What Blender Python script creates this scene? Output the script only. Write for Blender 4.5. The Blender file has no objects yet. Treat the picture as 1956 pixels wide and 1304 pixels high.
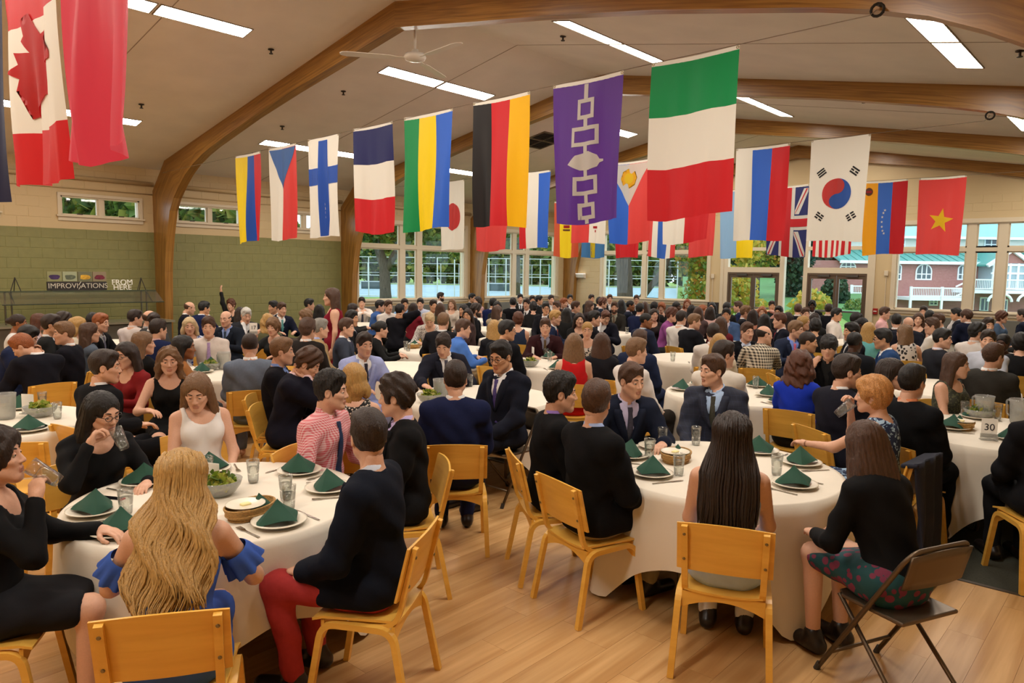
import bpy, bmesh, math, random
import numpy as np
from mathutils import Vector, Matrix
random.seed(7); np.random.seed(7)
scene = bpy.context.scene
COL = scene.collection

# ---------------------------------------------------------------- camera
FPX, YAW, PIT, ROLL, EYE = 1383.1, math.radians(42.313), math.radians(5.549), math.radians(0.781), 2.02
VF = np.array([math.cos(YAW)*math.cos(PIT), math.sin(YAW)*math.cos(PIT), -math.sin(PIT)])
VR = np.array([math.sin(YAW), -math.cos(YAW), 0.0])
VU = np.cross(VR, VF)
cam_data = bpy.data.cameras.new('camera'); cam = bpy.data.objects.new('camera', cam_data); COL.objects.link(cam)
_c, _s = math.cos(ROLL), math.sin(ROLL)
_r, _u = _c*VR + _s*VU, _c*VU - _s*VR
cam.matrix_world = Matrix(((_r[0], _u[0], -VF[0], 0), (_r[1], _u[1], -VF[1], 0), (_r[2], _u[2], -VF[2], EYE), (0, 0, 0, 1)))
cam_data.sensor_width = 36; cam_data.lens = FPX/1956*36; cam_data.clip_start = .05; cam_data.clip_end = 600
scene.camera = cam
# ---------------------------------------------------------------- world (even overcast evening sky) and exposure
world = bpy.data.worlds.new('world'); scene.world = world; world.use_nodes = True
wn = world.node_tree.nodes; wl = world.node_tree.links
bg = wn['Background']; bg.inputs['Strength'].default_value = 1.6
_tc = wn.new('ShaderNodeTexCoord'); _nz = wn.new('ShaderNodeTexNoise'); _nz.inputs['Scale'].default_value = 2.2; _nz.inputs['Detail'].default_value = 6
_rp = wn.new('ShaderNodeValToRGB'); _rp.color_ramp.elements[0].color = (.62, .76, .92, 1); _rp.color_ramp.elements[1].color = (.92, .96, 1, 1)
_rp.color_ramp.elements[0].position = .35; _rp.color_ramp.elements[1].position = .65
wl.new(_tc.outputs['Generated'], _nz.inputs['Vector']); wl.new(_nz.outputs['Fac'], _rp.inputs['Fac']); wl.new(_rp.outputs['Color'], bg.inputs['Color'])
vs = scene.view_settings; vs.view_transform = 'Standard'; vs.look = 'None'; vs.gamma = 1; vs.use_curve_mapping = False
vs.exposure = 0.78
LAMP = 26.0
scene.cycles.max_bounces = 6; scene.cycles.diffuse_bounces = 3; scene.cycles.glossy_bounces = 3; scene.cycles.transmission_bounces = 6; scene.cycles.transparent_max_bounces = 10
scene.cycles.caustics_reflective = False; scene.cycles.caustics_refractive = False; scene.cycles.adaptive_threshold = .03; scene.cycles.sample_clamp_indirect = 6

# ---------------------------------------------------------------- helpers
def lin(h):
    """sRGB hex (3 or 6 digits) or tuple -> linear rgba"""
    if isinstance(h, str):
        if len(h) == 3: h = ''.join(c*2 for c in h)
        v = [int(h[i:i+2], 16)/255 for i in (0, 2, 4)]
    else: v = list(h)
    return tuple((x/12.92 if x <= .04045 else ((x+.055)/1.055)**2.4) for x in v) + (1.0,)
MATS = {}
def nodes_of(m):
    m.use_nodes = True
    return m.node_tree.nodes, m.node_tree.links, m.node_tree.nodes['Principled BSDF']
def mat(name, col, rough=.6, metal=0.0, noise=0.0, nscale=20.0, bump=0.0, bscale=60.0, stretch=None, emit=0.0, spec=None, coords='Object'):
    if name in MATS: return MATS[name]
    m = bpy.data.materials.new(name); n, l, b = nodes_of(m); c = lin(col)
    b.inputs['Base Color'].default_value = c; b.inputs['Roughness'].default_value = rough; b.inputs['Metallic'].default_value = metal
    if spec is not None: b.inputs['Specular IOR Level'].default_value = spec
    if noise or bump:
        if coords == 'World': src = n.new('ShaderNodeNewGeometry').outputs['Position']
        else: src = n.new('ShaderNodeTexCoord').outputs[coords]
        mp = n.new('ShaderNodeMapping'); l.new(src, mp.inputs['Vector'])
        if stretch: mp.inputs['Scale'].default_value = stretch
    if noise:
        t = n.new('ShaderNodeTexNoise'); t.inputs['Scale'].default_value = nscale; t.inputs['Detail'].default_value = 5
        l.new(mp.outputs['Vector'], t.inputs['Vector'])
        r = n.new('ShaderNodeValToRGB'); e = r.color_ramp.elements
        e[0].position = .3; e[1].position = .7
        e[0].color = tuple(x*(1-noise) for x in c[:3])+(1,); e[1].color = tuple(min(1, x*(1+noise)) for x in c[:3])+(1,)
        l.new(t.outputs['Fac'], r.inputs['Fac']); l.new(r.outputs['Color'], b.inputs['Base Color'])
    if bump:
        t2 = n.new('ShaderNodeTexNoise'); t2.inputs['Scale'].default_value = bscale; t2.inputs['Detail'].default_value = 4
        l.new(mp.outputs['Vector'], t2.inputs['Vector'])
        bp = n.new('ShaderNodeBump'); bp.inputs['Strength'].default_value = bump; bp.inputs['Distance'].default_value = .01
        l.new(t2.outputs['Fac'], bp.inputs['Height']); l.new(bp.outputs['Normal'], b.inputs['Normal'])
    if emit:
        b.inputs['Emission Color'].default_value = c; b.inputs['Emission Strength'].default_value = emit
    MATS[name] = m; return m

def tag(o, label=None, cat=None, group=None, kind=None):
    if label: o['label'] = label
    if cat: o['category'] = cat
    if group: o['group'] = group
    if kind: o['kind'] = kind
    return o
def link(name, me, parent=None, loc=None, rot=None):
    o = bpy.data.objects.new(name, me); COL.objects.link(o)
    if parent is not None: o.parent = parent
    if loc is not None: o.location = loc
    if rot is not None: o.rotation_euler = rot
    return o
def empty(name, loc=(0, 0, 0), rz=0.0, label=None, cat=None, group=None, kind=None):
    return tag(link(name, None, None, loc, (0, 0, rz)), label, cat, group, kind)

class MB:
    """collects faces, then becomes ONE mesh"""
    def __init__(s): s.v = []; s.f = []; s.m = []; s.uv = None
    def add(s, vs, fs, mi=0):
        o = len(s.v); s.v += [tuple(map(float, p)) for p in vs]; s.f += [tuple(i+o for i in f) for f in fs]; s.m += [mi]*len(fs)
        return s
    def box(s, x0, x1, y0, y1, z0, z1, mi=0):
        v = [(x, y, z) for z in (z0, z1) for y in (y0, y1) for x in (x0, x1)]
        return s.add(v, [(0, 2, 3, 1), (4, 5, 7, 6), (0, 1, 5, 4), (2, 6, 7, 3), (0, 4, 6, 2), (1, 3, 7, 5)], mi)
    def obox(s, c, ax, ay, az, mi=0):
        """box from centre and three half-axis vectors"""
        c, ax, ay, az = map(Vector, (c, ax, ay, az))
        v = [c+ax*i+ay*j+az*k for k in (-1, 1) for j in (-1, 1) for i in (-1, 1)]
        return s.add(v, [(0, 2, 3, 1), (4, 5, 7, 6), (0, 1, 5, 4), (2, 6, 7, 3), (0, 4, 6, 2), (1, 3, 7, 5)], mi)
    def bar(s, a, b, w, h=None, mi=0, up=(0, 0, 1)):
        """rectangular bar a->b"""
        a, b = Vector(a), Vector(b); h = h or w; d = (b-a); L = d.length; d.normalize(); up = Vector(up)
        if abs(d.dot(up)) > .97: up = Vector((1, 0, 0))
        x = d.cross(up).normalized(); y = x.cross(d)
        return s.obox((a+b)/2, x*w/2, d*L/2, y*h/2, mi)
    def tube(s, pts, r, n=8, mi=0, closed=False, caps=True):
        pts = [Vector(p) for p in pts]; N = len(pts); rr = r if hasattr(r, '__len__') else [r]*N
        vs = []; ref = None
        for i, p in enumerate(pts):
            a = pts[i-1] if (i > 0 or closed) else p; b = pts[(i+1) % N] if (i < N-1 or closed) else p
            d = (b-a).normalized()
            if ref is None: ref = Vector((0, 0, 1)) if abs(d.z) < .9 else Vector((1, 0, 0))
            x = (ref-d*ref.dot(d)).normalized(); ref = x; y = d.cross(x)
            for k in range(n):
                t = 2*math.pi*k/n; vs.append(p+x*rr[i]*math.cos(t)+y*rr[i]*math.sin(t))
        fs = []
        for i in range(N if closed else N-1):
            j = (i+1) % N
            for k in range(n): fs.append((i*n+k, i*n+(k+1) % n, j*n+(k+1) % n, j*n+k))
        if caps and not closed: fs += [tuple(range(n))[::-1], tuple((N-1)*n+k for k in range(n))]
        return s.add(vs, fs, mi)
    def lathe(s, prof, n=24, mi=0, c=(0, 0, 0)):
        vs = []; fs = []
        for r, z in prof:
            for k in range(n): vs.append((c[0]+r*math.cos(2*math.pi*k/n), c[1]+r*math.sin(2*math.pi*k/n), c[2]+z))
        for i in range(len(prof)-1):
            for k in range(n): fs.append((i*n+k, i*n+(k+1) % n, (i+1)*n+(k+1) % n, (i+1)*n+k))
        return s.add(vs, fs, mi)
    def prism(s, poly, y0, y1, mi=0, plane='xz'):
        """polygon (2-D) extruded; plane xz -> along y, yz -> along x, xy -> along z"""
        n = len(poly)
        def P(p, t): return (p[0], t, p[1]) if plane == 'xz' else ((t, p[0], p[1]) if plane == 'yz' else (p[0], p[1], t))
        v = [P(p, y0) for p in poly]+[P(p, y1) for p in poly]
        f = [tuple(range(n)), tuple(range(2*n-1, n-1, -1))]+[(i, (i+1) % n, (i+1) % n+n, i+n) for i in range(n)]
        return s.add(v, f, mi)
    def mesh(s, mats, smooth=False, name='mesh', fixn=True):
        me = bpy.data.meshes.new(name); me.from_pydata(s.v, [], s.f)
        mats = mats if isinstance(mats, (list, tuple)) else [mats]
        for m in mats: me.materials.append(m)
        me.polygons.foreach_set('material_index', s.m)
        if smooth: me.polygons.foreach_set('use_smooth', [True]*len(s.f))
        if fixn and len(s.f) < 20000:
            bm = bmesh.new(); bm.from_mesh(me); bmesh.ops.recalc_face_normals(bm, faces=bm.faces); bm.to_mesh(me); bm.free()
        me.update(); return me
    def build(s, name, mats, parent=None, loc=None, rot=None, smooth=False, bevel=0.0):
        o = link(name, s.mesh(mats, smooth, name), parent, loc, rot)
        if bevel:
            b = o.modifiers.new('b', 'BEVEL'); b.width = bevel; b.segments = 2; b.limit_method = 'ANGLE'
        return o
def copy_tree(o, parent=None):
    c = o.copy(); COL.objects.link(c); c.parent = parent
    for ch in list(o.children): copy_tree(ch, c)
    return c
def struct(o, label=None): 
    o['kind'] = 'structure'
    if label: o['label'] = label
    return o

# ---- shared materials
def wood_material(name, base, dark, sx, sy, sz, coords='World', rough=.4, rand=0.0, uv=False, bump=.05):
    if name in MATS: return MATS[name]
    m = bpy.data.materials.new(name); n, l, b = nodes_of(m)
    b.inputs['Roughness'].default_value = rough
    if uv: src = n.new('ShaderNodeTexCoord').outputs['UV']
    elif coords == 'World': src = n.new('ShaderNodeNewGeometry').outputs['Position']
    else: src = n.new('ShaderNodeTexCoord').outputs['Object']
    mp = n.new('ShaderNodeMapping'); l.new(src, mp.inputs['Vector']); mp.inputs['Scale'].default_value = (sx, sy, sz)
    vec = mp.outputs['Vector']; oi = None
    if rand:
        oi = n.new('ShaderNodeObjectInfo'); ge = n.new('ShaderNodeNewGeometry')
        ad = n.new('ShaderNodeMath'); ad.operation = 'ADD'; l.new(oi.outputs['Random'], ad.inputs[0]); l.new(ge.outputs['Random Per Island'], ad.inputs[1])
        fr = n.new('ShaderNodeMath'); fr.operation = 'FRACT'; l.new(ad.outputs[0], fr.inputs[0])
        ml = n.new('ShaderNodeMath'); ml.operation = 'MULTIPLY'; ml.inputs[1].default_value = 37; l.new(fr.outputs[0], ml.inputs[0])
        va = n.new('ShaderNodeVectorMath'); va.operation = 'ADD'; l.new(vec, va.inputs[0]); l.new(ml.outputs[0], va.inputs[1]); vec = va.outputs[0]
    t = n.new('ShaderNodeTexNoise'); t.inputs['Scale'].default_value = 1; t.inputs['Detail'].default_value = 6; t.inputs['Distortion'].default_value = .6
    l.new(vec, t.inputs['Vector'])
    r = n.new('ShaderNodeValToRGB'); e = r.color_ramp.elements; e[0].position = .32; e[1].position = .68; e[0].color = lin(dark); e[1].color = lin(base)
    l.new(t.outputs['Fac'], r.inputs['Fac']); out = r.outputs['Color']
    if rand:
        h = n.new('ShaderNodeHueSaturation'); mr = n.new('ShaderNodeMapRange'); mr.inputs['To Min'].default_value = 1-rand; mr.inputs['To Max'].default_value = 1+rand
        l.new(fr.outputs[0], mr.inputs['Value']); l.new(mr.outputs[0], h.inputs['Value']); l.new(out, h.inputs['Color']); out = h.outputs['Color']
    l.new(out, b.inputs['Base Color'])
    bp = n.new('ShaderNodeBump'); bp.inputs['Strength'].default_value = bump; bp.inputs['Distance'].default_value = .005
    l.new(t.outputs['Fac'], bp.inputs['Height']); l.new(bp.outputs['Normal'], b.inputs['Normal'])
    MATS[name] = m; return m
def glass_pane():
    if 'pane' in MATS: return MATS['pane']
    m = bpy.data.materials.new('window_glass'); n, l, b = nodes_of(m)
    tr = n.new('ShaderNodeBsdfTransparent'); tr.inputs['Color'].default_value = (.93, .97, .97, 1)
    gl = n.new('ShaderNodeBsdfGlossy'); gl.inputs['Roughness'].default_value = .02
    fr = n.new('ShaderNodeFresnel'); fr.inputs['IOR'].default_value = 1.45; mx = n.new('ShaderNodeMixShader')
    ge = n.new('ShaderNodeNewGeometry'); sb = n.new('ShaderNodeMath'); sb.operation = 'SUBTRACT'; sb.inputs[0].default_value = 1; l.new(ge.outputs['Backfacing'], sb.inputs[1])
    ml = n.new('ShaderNodeMath'); ml.operation = 'MULTIPLY'; l.new(fr.outputs[0], ml.inputs[0]); l.new(sb.outputs[0], ml.inputs[1])
    l.new(ml.outputs[0], mx.inputs[0]); l.new(tr.outputs[0], mx.inputs[1]); l.new(gl.outputs[0], mx.inputs[2])
    l.new(mx.outputs[0], n['Material Output'].inputs['Surface']); MATS['pane'] = m; return m
# ================================================================ THE ROOM
YL, YR_, XE, XN = 16.74, -1.4, 21.375, -3.3          # left wall, right wall, end wall, near wall
RY, RZ, SL = 8.28, 5.72, .188                         # ridge, roof slope
X1, BAY, TH = 6.586, 4.877, .171                      # arch frames
def ceil_z(y): return RZ-SL*abs(y-RY)
M_CREAM = mat('cream_paint', 'cfb68a', .55, bump=.12, bscale=90, coords='World')
M_GREEN = mat('sage_paint', '85814f', .5, noise=.06, nscale=8, bump=.15, bscale=90, coords='World')
M_TRIM = mat('trim_paint', 'd8c8ac', .4)
M_CEIL = mat('ceiling_paint', 'e8dccc', .85, noise=.05, nscale=1.5, bump=.15, bscale=150, coords='World')
M_ARCH = wood_material('glulam_wood', 'a87836', '7e5420', 1.2, 24, 1, uv=True, rough=.35)
M_FLOOR = wood_material('vinyl_plank', 'd8ac74', 'bc8c54', .9, 14, 1, rough=.42, rand=.07, bump=.02)
M_CARPET = mat('carpet', '3a3b30', .95, noise=.25, nscale=60, bump=.6, bscale=300, coords='World')
M_ALU = mat('brown_aluminium', '6a5a4a', .35, .4)
M_DARK = mat('dark_gap', '14120f', .8)

def wall_boxes(mb, u0, u1, z0, z1, holes, t0, t1, axis, mi=0):
    us = sorted({u0, u1, *[h[0] for h in holes], *[h[1] for h in holes]}); zs = sorted({z0, z1, *[h[2] for h in holes], *[h[3] for h in holes]})
    for a, b in zip(us, us[1:]):
        for c, d in zip(zs, zs[1:]):
            um, zm = (a+b)/2, (c+d)/2
            if any(h[0] < um < h[1] and h[2] < zm < h[3] for h in holes): continue
            if axis == 'x': mb.box(a, b, t0, t1, c, d, mi)
            else: mb.box(t0, t1, a, b, c, d, mi)
GZ = 2.757
SMALLW = [(2.12, 3.75), (4.73, 6.36), (7.05, 8.68), (9.55, 11.18)]
BIGL = [(12.02, 16.1), (17.1, 20.72)]
holesL = [(a+.06, b-.06, 3.03, 3.42) for a, b in SMALLW]+[(a, b, 1.15, 3.32) for a, b in BIGL]
mb = MB(); wall_boxes(mb, XN, 11.6, 0, GZ, [], YL, YL+.22, 'x', 1)
wall_boxes(mb, XN, 11.6, GZ, 4.25, holesL[:4], YL, YL+.22, 'x', 0)
wall_boxes(mb, 11.6, XE+.25, 0, 4.25, holesL[4:], YL, YL+.22, 'x', 0)
wall_left = struct(mb.build('wall_left', [M_CREAM, M_GREEN]), 'sage green and cream painted block wall')
# painted concrete blocks: the nearer green ones are objects, the rest one relief
bw, bh = .4064, .2032
def block_mesh(w, m):
    b = MB(); y = -.005; g = .005
    x0, x1, z0, z1 = -w/2+g, w/2-g, -bh/2+g, bh/2-g; e = .005
    v = [(x0, 0, z0), (x1, 0, z0), (x1, 0, z1), (x0, 0, z1), (x0+e, y, z0+e), (x1-e, y, z0+e), (x1-e, y, z1-e), (x0+e, y, z1-e)]
    b.add(v, [(4, 5, 6, 7), (0, 1, 5, 4), (1, 2, 6, 5), (2, 3, 7, 6), (3, 0, 4, 7)]); return b
BLK = block_mesh(bw, M_GREEN).mesh(M_GREEN, name='block')
rest_g, rest_c = MB(), MB(); nblk = 0
tmpl = block_mesh(bw, None)
def put_block(dst, x, z, w=None):
    t = tmpl if w is None else block_mesh(w, None); dst.add([(p[0]+x, p[1]+YL, p[2]+z) for p in t.v], t.f)
for r in range(14):
    z = GZ-bh*(r+.5); off = (r % 2)*bw/2; x = XN+off
    if z < .05: continue
    while x+bw < 11.5:
        xc = x+bw/2; x += bw
        if r < 9 and 2.0 < xc < 11.35 and not (6.45 < xc < 6.9) and nblk < 290:
            link('block', BLK, wall_left, (xc, YL, z)); nblk += 1
        else: put_block(rest_g, xc, z)
for r in range(7):
    z = GZ+bh*(r+.5); off = (r % 2)*bw/2; x = XN+off
    while x+bw < XE:
        xc = x+bw/2; x += bw
        lo = 4.18 if xc < 99 else 0
        if z+bh/2 > lo: continue
        if any(h[0]-bw/2-.1 < xc < h[1]+bw/2+.1 and h[2]-.15 < z+bh/2 and z-bh/2 < h[3]+.12 for h in holesL): continue
        put_block(rest_c, xc, z)
for r in range(14):
    z = GZ-bh*(r+.5); x = 11.6
    while x+bw < XE:
        xc = x+bw/2+(r % 2)*bw/2; x += bw
        if any(h[0]-bw/2-.1 < xc < h[1]+bw/2+.1 and h[2]-.15 < z+bh/2 and z-bh/2 < h[3]+.12 for h in holesL) or xc > XE-.2: continue
        put_block(rest_c, xc, z)
o = rest_g.build('blockwork', M_GREEN, wall_left); o['kind'] = 'stuff'
o = rest_c.build('blockwork', M_CREAM, wall_left); o['kind'] = 'stuff'
# end wall: openings in Y
W1, W2 = (11.06, 15.12), (1.45, 5.55)
D1, SIDE, D2 = (8.72, 10.36), (8.02, 8.58), (6.27, 7.9)
holesE = [(W1[0], W1[1], 1.15, 3.38), (W2[0], W2[1], 1.15, 3.38), (6.17, 10.5, 0, 3.38)]
mb = MB(); wall_boxes(mb, YR_-.2, YL+.22, 0, 3.7, holesE, XE, XE+.22, 'y')
mb.prism([(YR_-.2, 3.7), (YL+.22, 3.7), (YL+.22, ceil_z(YL)+.1), (RY, RZ+.1), (YR_-.2, ceil_z(YR_)+.1)], XE, XE+.22, 0, 'yz')
wall_end = struct(mb.build('wall_end', M_CREAM), 'cream block end wall with large windows and glass doors')
rest_e = MB()
for r in range(20):
    z = bh*(r+.5); y = YR_+(r % 2)*bw/2
    while y+bw < YL:
        yc = y+bw/2; y += bw
        if z+bh/2 > ceil_z(yc)-.45: continue
        if any(h[0]-bw/2-.14 < yc < h[1]+bw/2+.14 and h[2]-.15 < z+bh/2 and z-bh/2 < h[3]+.12 for h in holesE): continue
        rest_e.add([(XE+p[1], yc+p[0], z+p[2]) for p in tmpl.v], tmpl.f)
o = rest_e.build('blockwork', M_CREAM, wall_end); o['kind'] = 'stuff'
mb = MB(); mb.box(XN-.2, XN, YR_-.2, YL+.22, 0, 6); struct(mb.build('wall_near', M_CREAM))
mb = MB(); mb.box(XN, XE, YR_-.2, YR_, 0, 4.4); struct(mb.build('wall_right', M_CREAM))
# ceiling: two slopes
mb = MB(); e = .12
mb.prism([(RY, RZ), (YL+.22, ceil_z(YL+.22)), (YL+.22, ceil_z(YL+.22)+e), (RY, RZ+e), (YR_-.2, ceil_z(YR_-.2)+e), (YR_-.2, ceil_z(YR_-.2))], XN-.2, XE+.22, 0, 'yz')
ceiling = struct(mb.build('ceiling', M_CEIL), 'warm grey sloped ceiling')
# ceiling seams between boards
mb = MB()
for k in range(-2, 4):
    for xx in (X1+BAY*k+BAY*.52,):
        mb.prism([(RY, RZ-.004), (YL, ceil_z(YL)-.004), (YL, ceil_z(YL)+.01), (RY, RZ+.01), (YR_, ceil_z(YR_)+.01), (YR_, ceil_z(YR_)-.004)], xx, xx+.012, 0, 'yz')
mb.build('ceiling_seam', mat('seam', 'a8937b', .8), ceiling)
# arches
ARC_L = [(.42, 0), (.47, 1.0), (.52, 1.9), (.60, 2.35), (.68, 2.66), (.87, 3.2), (1.07, 3.45), (1.34, 3.67), (1.66, 3.89), (2.02, 4.07), (2.45, 4.22), (2.9, 4.34), (4.45, 4.68), (5.76, 4.92), (7.04, 5.13), (8.46, 5.37)]
def arch(xn, label, half=None):
    mb = MB(); uvs = []
    for sgn, wallY in ((1, YL), (-1, -.5 if xn > 5 else YR_)):
        span = abs(wallY-RY); k = span/8.46
        under = [(wallY-sgn*d*(k if d > 1.4 else 1), z) for d, z in ARC_L]; under[-1] = (RY, 5.37)
        top = []
        for i, (y, z) in enumerate(under):
            if z < 3.7 and i < 7: top.append((wallY, min(z*1.06, ceil_z(wallY)-.0)))
            else:
                t = (i-6)/(len(under)-7); top.append((wallY+(RY-wallY)*t**1.15, 0)); top[-1] = (top[-1][0], ceil_z(top[-1][0]))
        n = len(under); v = []; L = 0; ls = []
        for i in range(n):
            if i: L += math.hypot(under[i][0]-under[i-1][0], under[i][1]-under[i-1][1])
            ls.append(L)
        o = len(mb.v)
        for i in range(n):
            for x in (xn, xn+TH):
                v += [(x, *under[i]), (x, *top[i])]
        f = []
        for i in range(n-1):
            a, b = i*4, (i+1)*4
            f += [(a, b, b+1, a+1), (a+2, a+3, b+3, b+2), (a, a+2, b+2, b), (a+1, b+1, b+3, a+3)]
            u0, u1 = ls[i], ls[i+1]
            uvs += [[(u0, 0), (u1, 0), (u1, .45), (u0, .45)], [(u0, 0), (u0, .45), (u1, .45), (u1, 0)], [(u0, 2), (u0, 2.17), (u1, 2.17), (u1, 2)], [(u0, 3), (u1, 3), (u1, 3.17), (u0, 3.17)]]
        mb.add(v, f)
    me = bpy.data.meshes.new('arch'); me.from_pydata(mb.v, [], mb.f); me.materials.append(M_ARCH)
    ul = me.uv_layers.new(name='UVMap'); flat = [c for q in uvs for p in q for c in p]; ul.data.foreach_set('uv', flat)
    me.update()
    o = link('laminated_arch', me); return tag(o, label, None, 'laminated timber arches', 'structure')
arch(X1-2*BAY, 'timber arch behind the camera position')
arch(X1-BAY, 'nearest timber arch of the hall')
arch(X1, 'timber arch holding the ceiling fan and the nearest line of whole flags')
arch(X1+BAY, 'timber arch at the corner where green wall meets windows')
arch(X1+2*BAY, 'timber arch between the two window bays of side wall')
arch(XE-TH-.05, 'timber arch flat against the end wall')
# floor: carpet and planks
XB = 5.5
mb = MB(); mb.box(XN-.2, XE+.2, YR_-.2, YL+.2, -.15, -.012); floor = struct(mb.build('floor', M_DARK), 'hall floor of wood planks and dark carpet')
mb = MB(); mb.box(XB, XE, YR_, YL, -.012, .0); mb.build('carpet', M_CARPET, floor)
pw, pl = .185, 1.22
PLK = MB(); PLK.box(-pl/2+.0006, pl/2-.0006, -pw/2+.0006, pw/2-.0006, -.012, 0); PME = PLK.mesh(M_FLOOR, name='plank')
rest = MB(); npk = 0; row = 0; y = YR_
random.seed(3)
while y < YL:
    x = XN-random.random()*pl; yc = y+pw/2
    while x < XB:
        a, b = max(x, XN), min(x+pl, XB); xc = (a+b)/2
        d = (xc*VF[0]+yc*VF[1]); lat = (xc*VR[0]+yc*VR[1])
        if b-a > pl-.01 and npk < 298 and 1.2 < d < 6.4 and abs(lat) < d*.78:
            link('plank', PME, floor, (xc, yc, 0)); npk += 1
        else: rest.box(a+.0006, b-.0006, y+.0006, y+pw-.0006, -.012, 0)
        x += pl
    y += pw
o = rest.build('plank', M_FLOOR, floor); o['kind'] = 'stuff'
mb = MB(); mb.box(XB-.015, XB+.02, YR_, YL, -.001, .005); mb.build('edge_strip', mat('edge_strip', '4a4034', .5), floor)
# windows -------------------------------------------------------------
PANE = glass_pane()
def window(n, axis, c, u0, u1, z0, z1, mull, trans, label, sill=True, fw=.07, frame=M_TRIM, cas=.11):
    """axis x: wall at y=c (outwards +y); axis y: wall at x=c (outwards +x). mull: (centre,width)"""
    root = struct(empty('window_%d' % n, (0, 0, 0)), label)
    def B(mb, a, b, p, q, za, zb):
        (mb.box(a, b, c+p, c+q, za, zb) if axis == 'x' else mb.box(c+p, c+q, a, b, za, zb))
    m = MB()
    if cas:
        B(m, u0-cas, u0, -.03, .0, z0-cas*.2, z1+cas); B(m, u1, u1+cas, -.03, .0, z0-cas*.2, z1+cas); B(m, u0-cas, u1+cas, -.034, .0, z1, z1+cas)
    for a, b in ((u0, u0+.03), (u1-.03, u1)): B(m, a, b, 0, .16, z0, z1)
    B(m, u0, u1, 0, .16, z1-.03, z1)
    B(m, u0, u1, 0, .16, z0, z0+.02)
    m.build('window_casing', frame, root)
    if sill:
        m = MB(); B(m, u0-cas-.03, u1+cas+.03, -.07, .0, z0-.03, z0+.004); B(m, u0-cas, u1+cas, -.03, .0, z0-.11, z0-.03); m.build('window_sill', frame, root)
    us = [u0]+[mm[0] for mm in mull]+[u1]; ws = [0]+[mm[1] for mm in mull]+[0]
    for cx, w in mull:
        m = MB(); B(m, cx-w/2, cx+w/2, .02, .14, z0, z1); m.build('mullion', frame, root)
    zs = [z0]+[t for t in trans]+[z1]
    for t in trans:
        m = MB(); B(m, u0, u1, .018, .142, t-.05, t+.05); m.build('transom', frame, root)
    for i in range(len(us)-1):
        for j in range(len(zs)-1):
            a, b = us[i]+ws[i]/2, us[i+1]-ws[i+1]/2; za, zb = zs[j]+(.05 if j else 0), zs[j+1]-(.05 if j < len(zs)-2 else 0)
            m = MB(); s = .035
            for q in ((a, a+s, za, zb), (b-s, b, za, zb), (a+s, b-s, za, za+s), (a+s, b-s, zb-s, zb)): B(m, q[0], q[1], .05, .10, q[2], q[3])
            m.build('sash', frame, root)
            m = MB(); B(m, a+s, b-s, .072, .078, za+s, zb-s); m.build('pane', PANE, root)
    return root
for i, (a, b) in enumerate(SMALLW):
    r = window(i+1, 'x', YL, a+.06, b-.06, 3.03, 3.42, [((a+b)/2, .09)], [], 'small high slider window in the green wall, %s' % ('cut by the frame edge', 'just before the first arch post', 'just past the first arch post', 'partly behind hanging flags')[i], cas=.06)
    for s in (-.4, .4):
        m = MB(); m.box((a+b)/2+s-.05, (a+b)/2+s+.05, YL+.02, YL+.05, 3.05, 3.075); m.build('latch', mat('latch', '3a2c20', .5), r)
window(5, 'x', YL, *BIGL[0], 1.15, 3.32, [(13.6, .2), (14.25, .2)], [2.67], 'tall window group between two timber posts, tree trunk behind it')
window(6, 'x', YL, *BIGL[1], 1.15, 3.32, [(18.48, .2), (19.15, .2)], [2.67], 'tall window group beside the white wall corner')
window(7, 'y', XE, *W1, 1.15, 3.38, [(13.43, .16), (12.74, .16)], [2.7], 'end wall window with dark leaning tree behind it')
window(8, 'y', XE, *W2, 1.15, 3.38, [(3.86, .2), (3.2, .2)], [2.72], 'end wall window showing brick house with green roof')
# glass doors with transoms
def B2(mb, a, b, p, q, za, zb): mb.box(XE+p, XE+q, a, b, za, zb)
for n, (a, b) in enumerate((D1, D2)):
    root = struct(empty('door_%d' % (n+1)), ('pair of glazed doors beside sidelight, autumn bushes behind', 'pair of glazed doors showing brick house behind')[n])
    mid = (a+b)/2
    for p, q in ((a+.05, mid-.005), (mid+.005, b-.05)):
        lf = MB()
        for z in ((.0, .25), (1.92, 2.02)): B2(lf, p, q, .02, .07, *z)
        B2(lf, p, p+.07, .02, .07, .25, 1.92); B2(lf, q-.07, q, .02, .07, .25, 1.92)
        leaf = lf.build('door_leaf', M_ALU, root)
        m = MB(); B2(m, p+.07, q-.07, .042, .048, .25, 1.92); m.build('pane', PANE, leaf)
        m = MB(); B2(m, p+.1, q-.1, -.04, .0, .98, 1.03); m.build('push_bar', mat('steel', '9a9a98', .3, .9), leaf)
        m = MB(); B2(m, p+.18, p+.5, -.04, .02, 1.98, 2.04); m.build('door_closer', mat('steel_dark', '5a5650', .4, .5), leaf)
    m = MB(); B2(m, a, a+.05, .0, .1, 0, 2.08); B2(m, b-.05, b, .0, .1, 0, 2.08); B2(m, a+.05, b-.05, .0, .1, 2.02, 2.08); m.build('door_frame', M_ALU, root)
tr = struct(empty('window_9'), 'transom lights and sidelight around the glass doors')
m = MB()
for a, b in ((6.17, 6.27), (7.9, 8.02), (8.58, 8.72), (10.36, 10.5)): B2(m, a, b, -.01, .15, 0, 3.38)
m.build('door_post', M_TRIM, tr)
m = MB()
for a, b in (D1, D2): B2(m, a, b, -.008, .148, 2.08, 2.24); B2(m, a, b, -.008, .148, 2.74, 2.84)
B2(m, SIDE[0], SIDE[1], -.008, .148, 0, .12); B2(m, SIDE[0], SIDE[1], -.008, .148, 2.74, 2.84); B2(m, 6.17, 10.5, -.012, .15, 3.30, 3.38)
m.build('transom', M_TRIM, tr)
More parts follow.
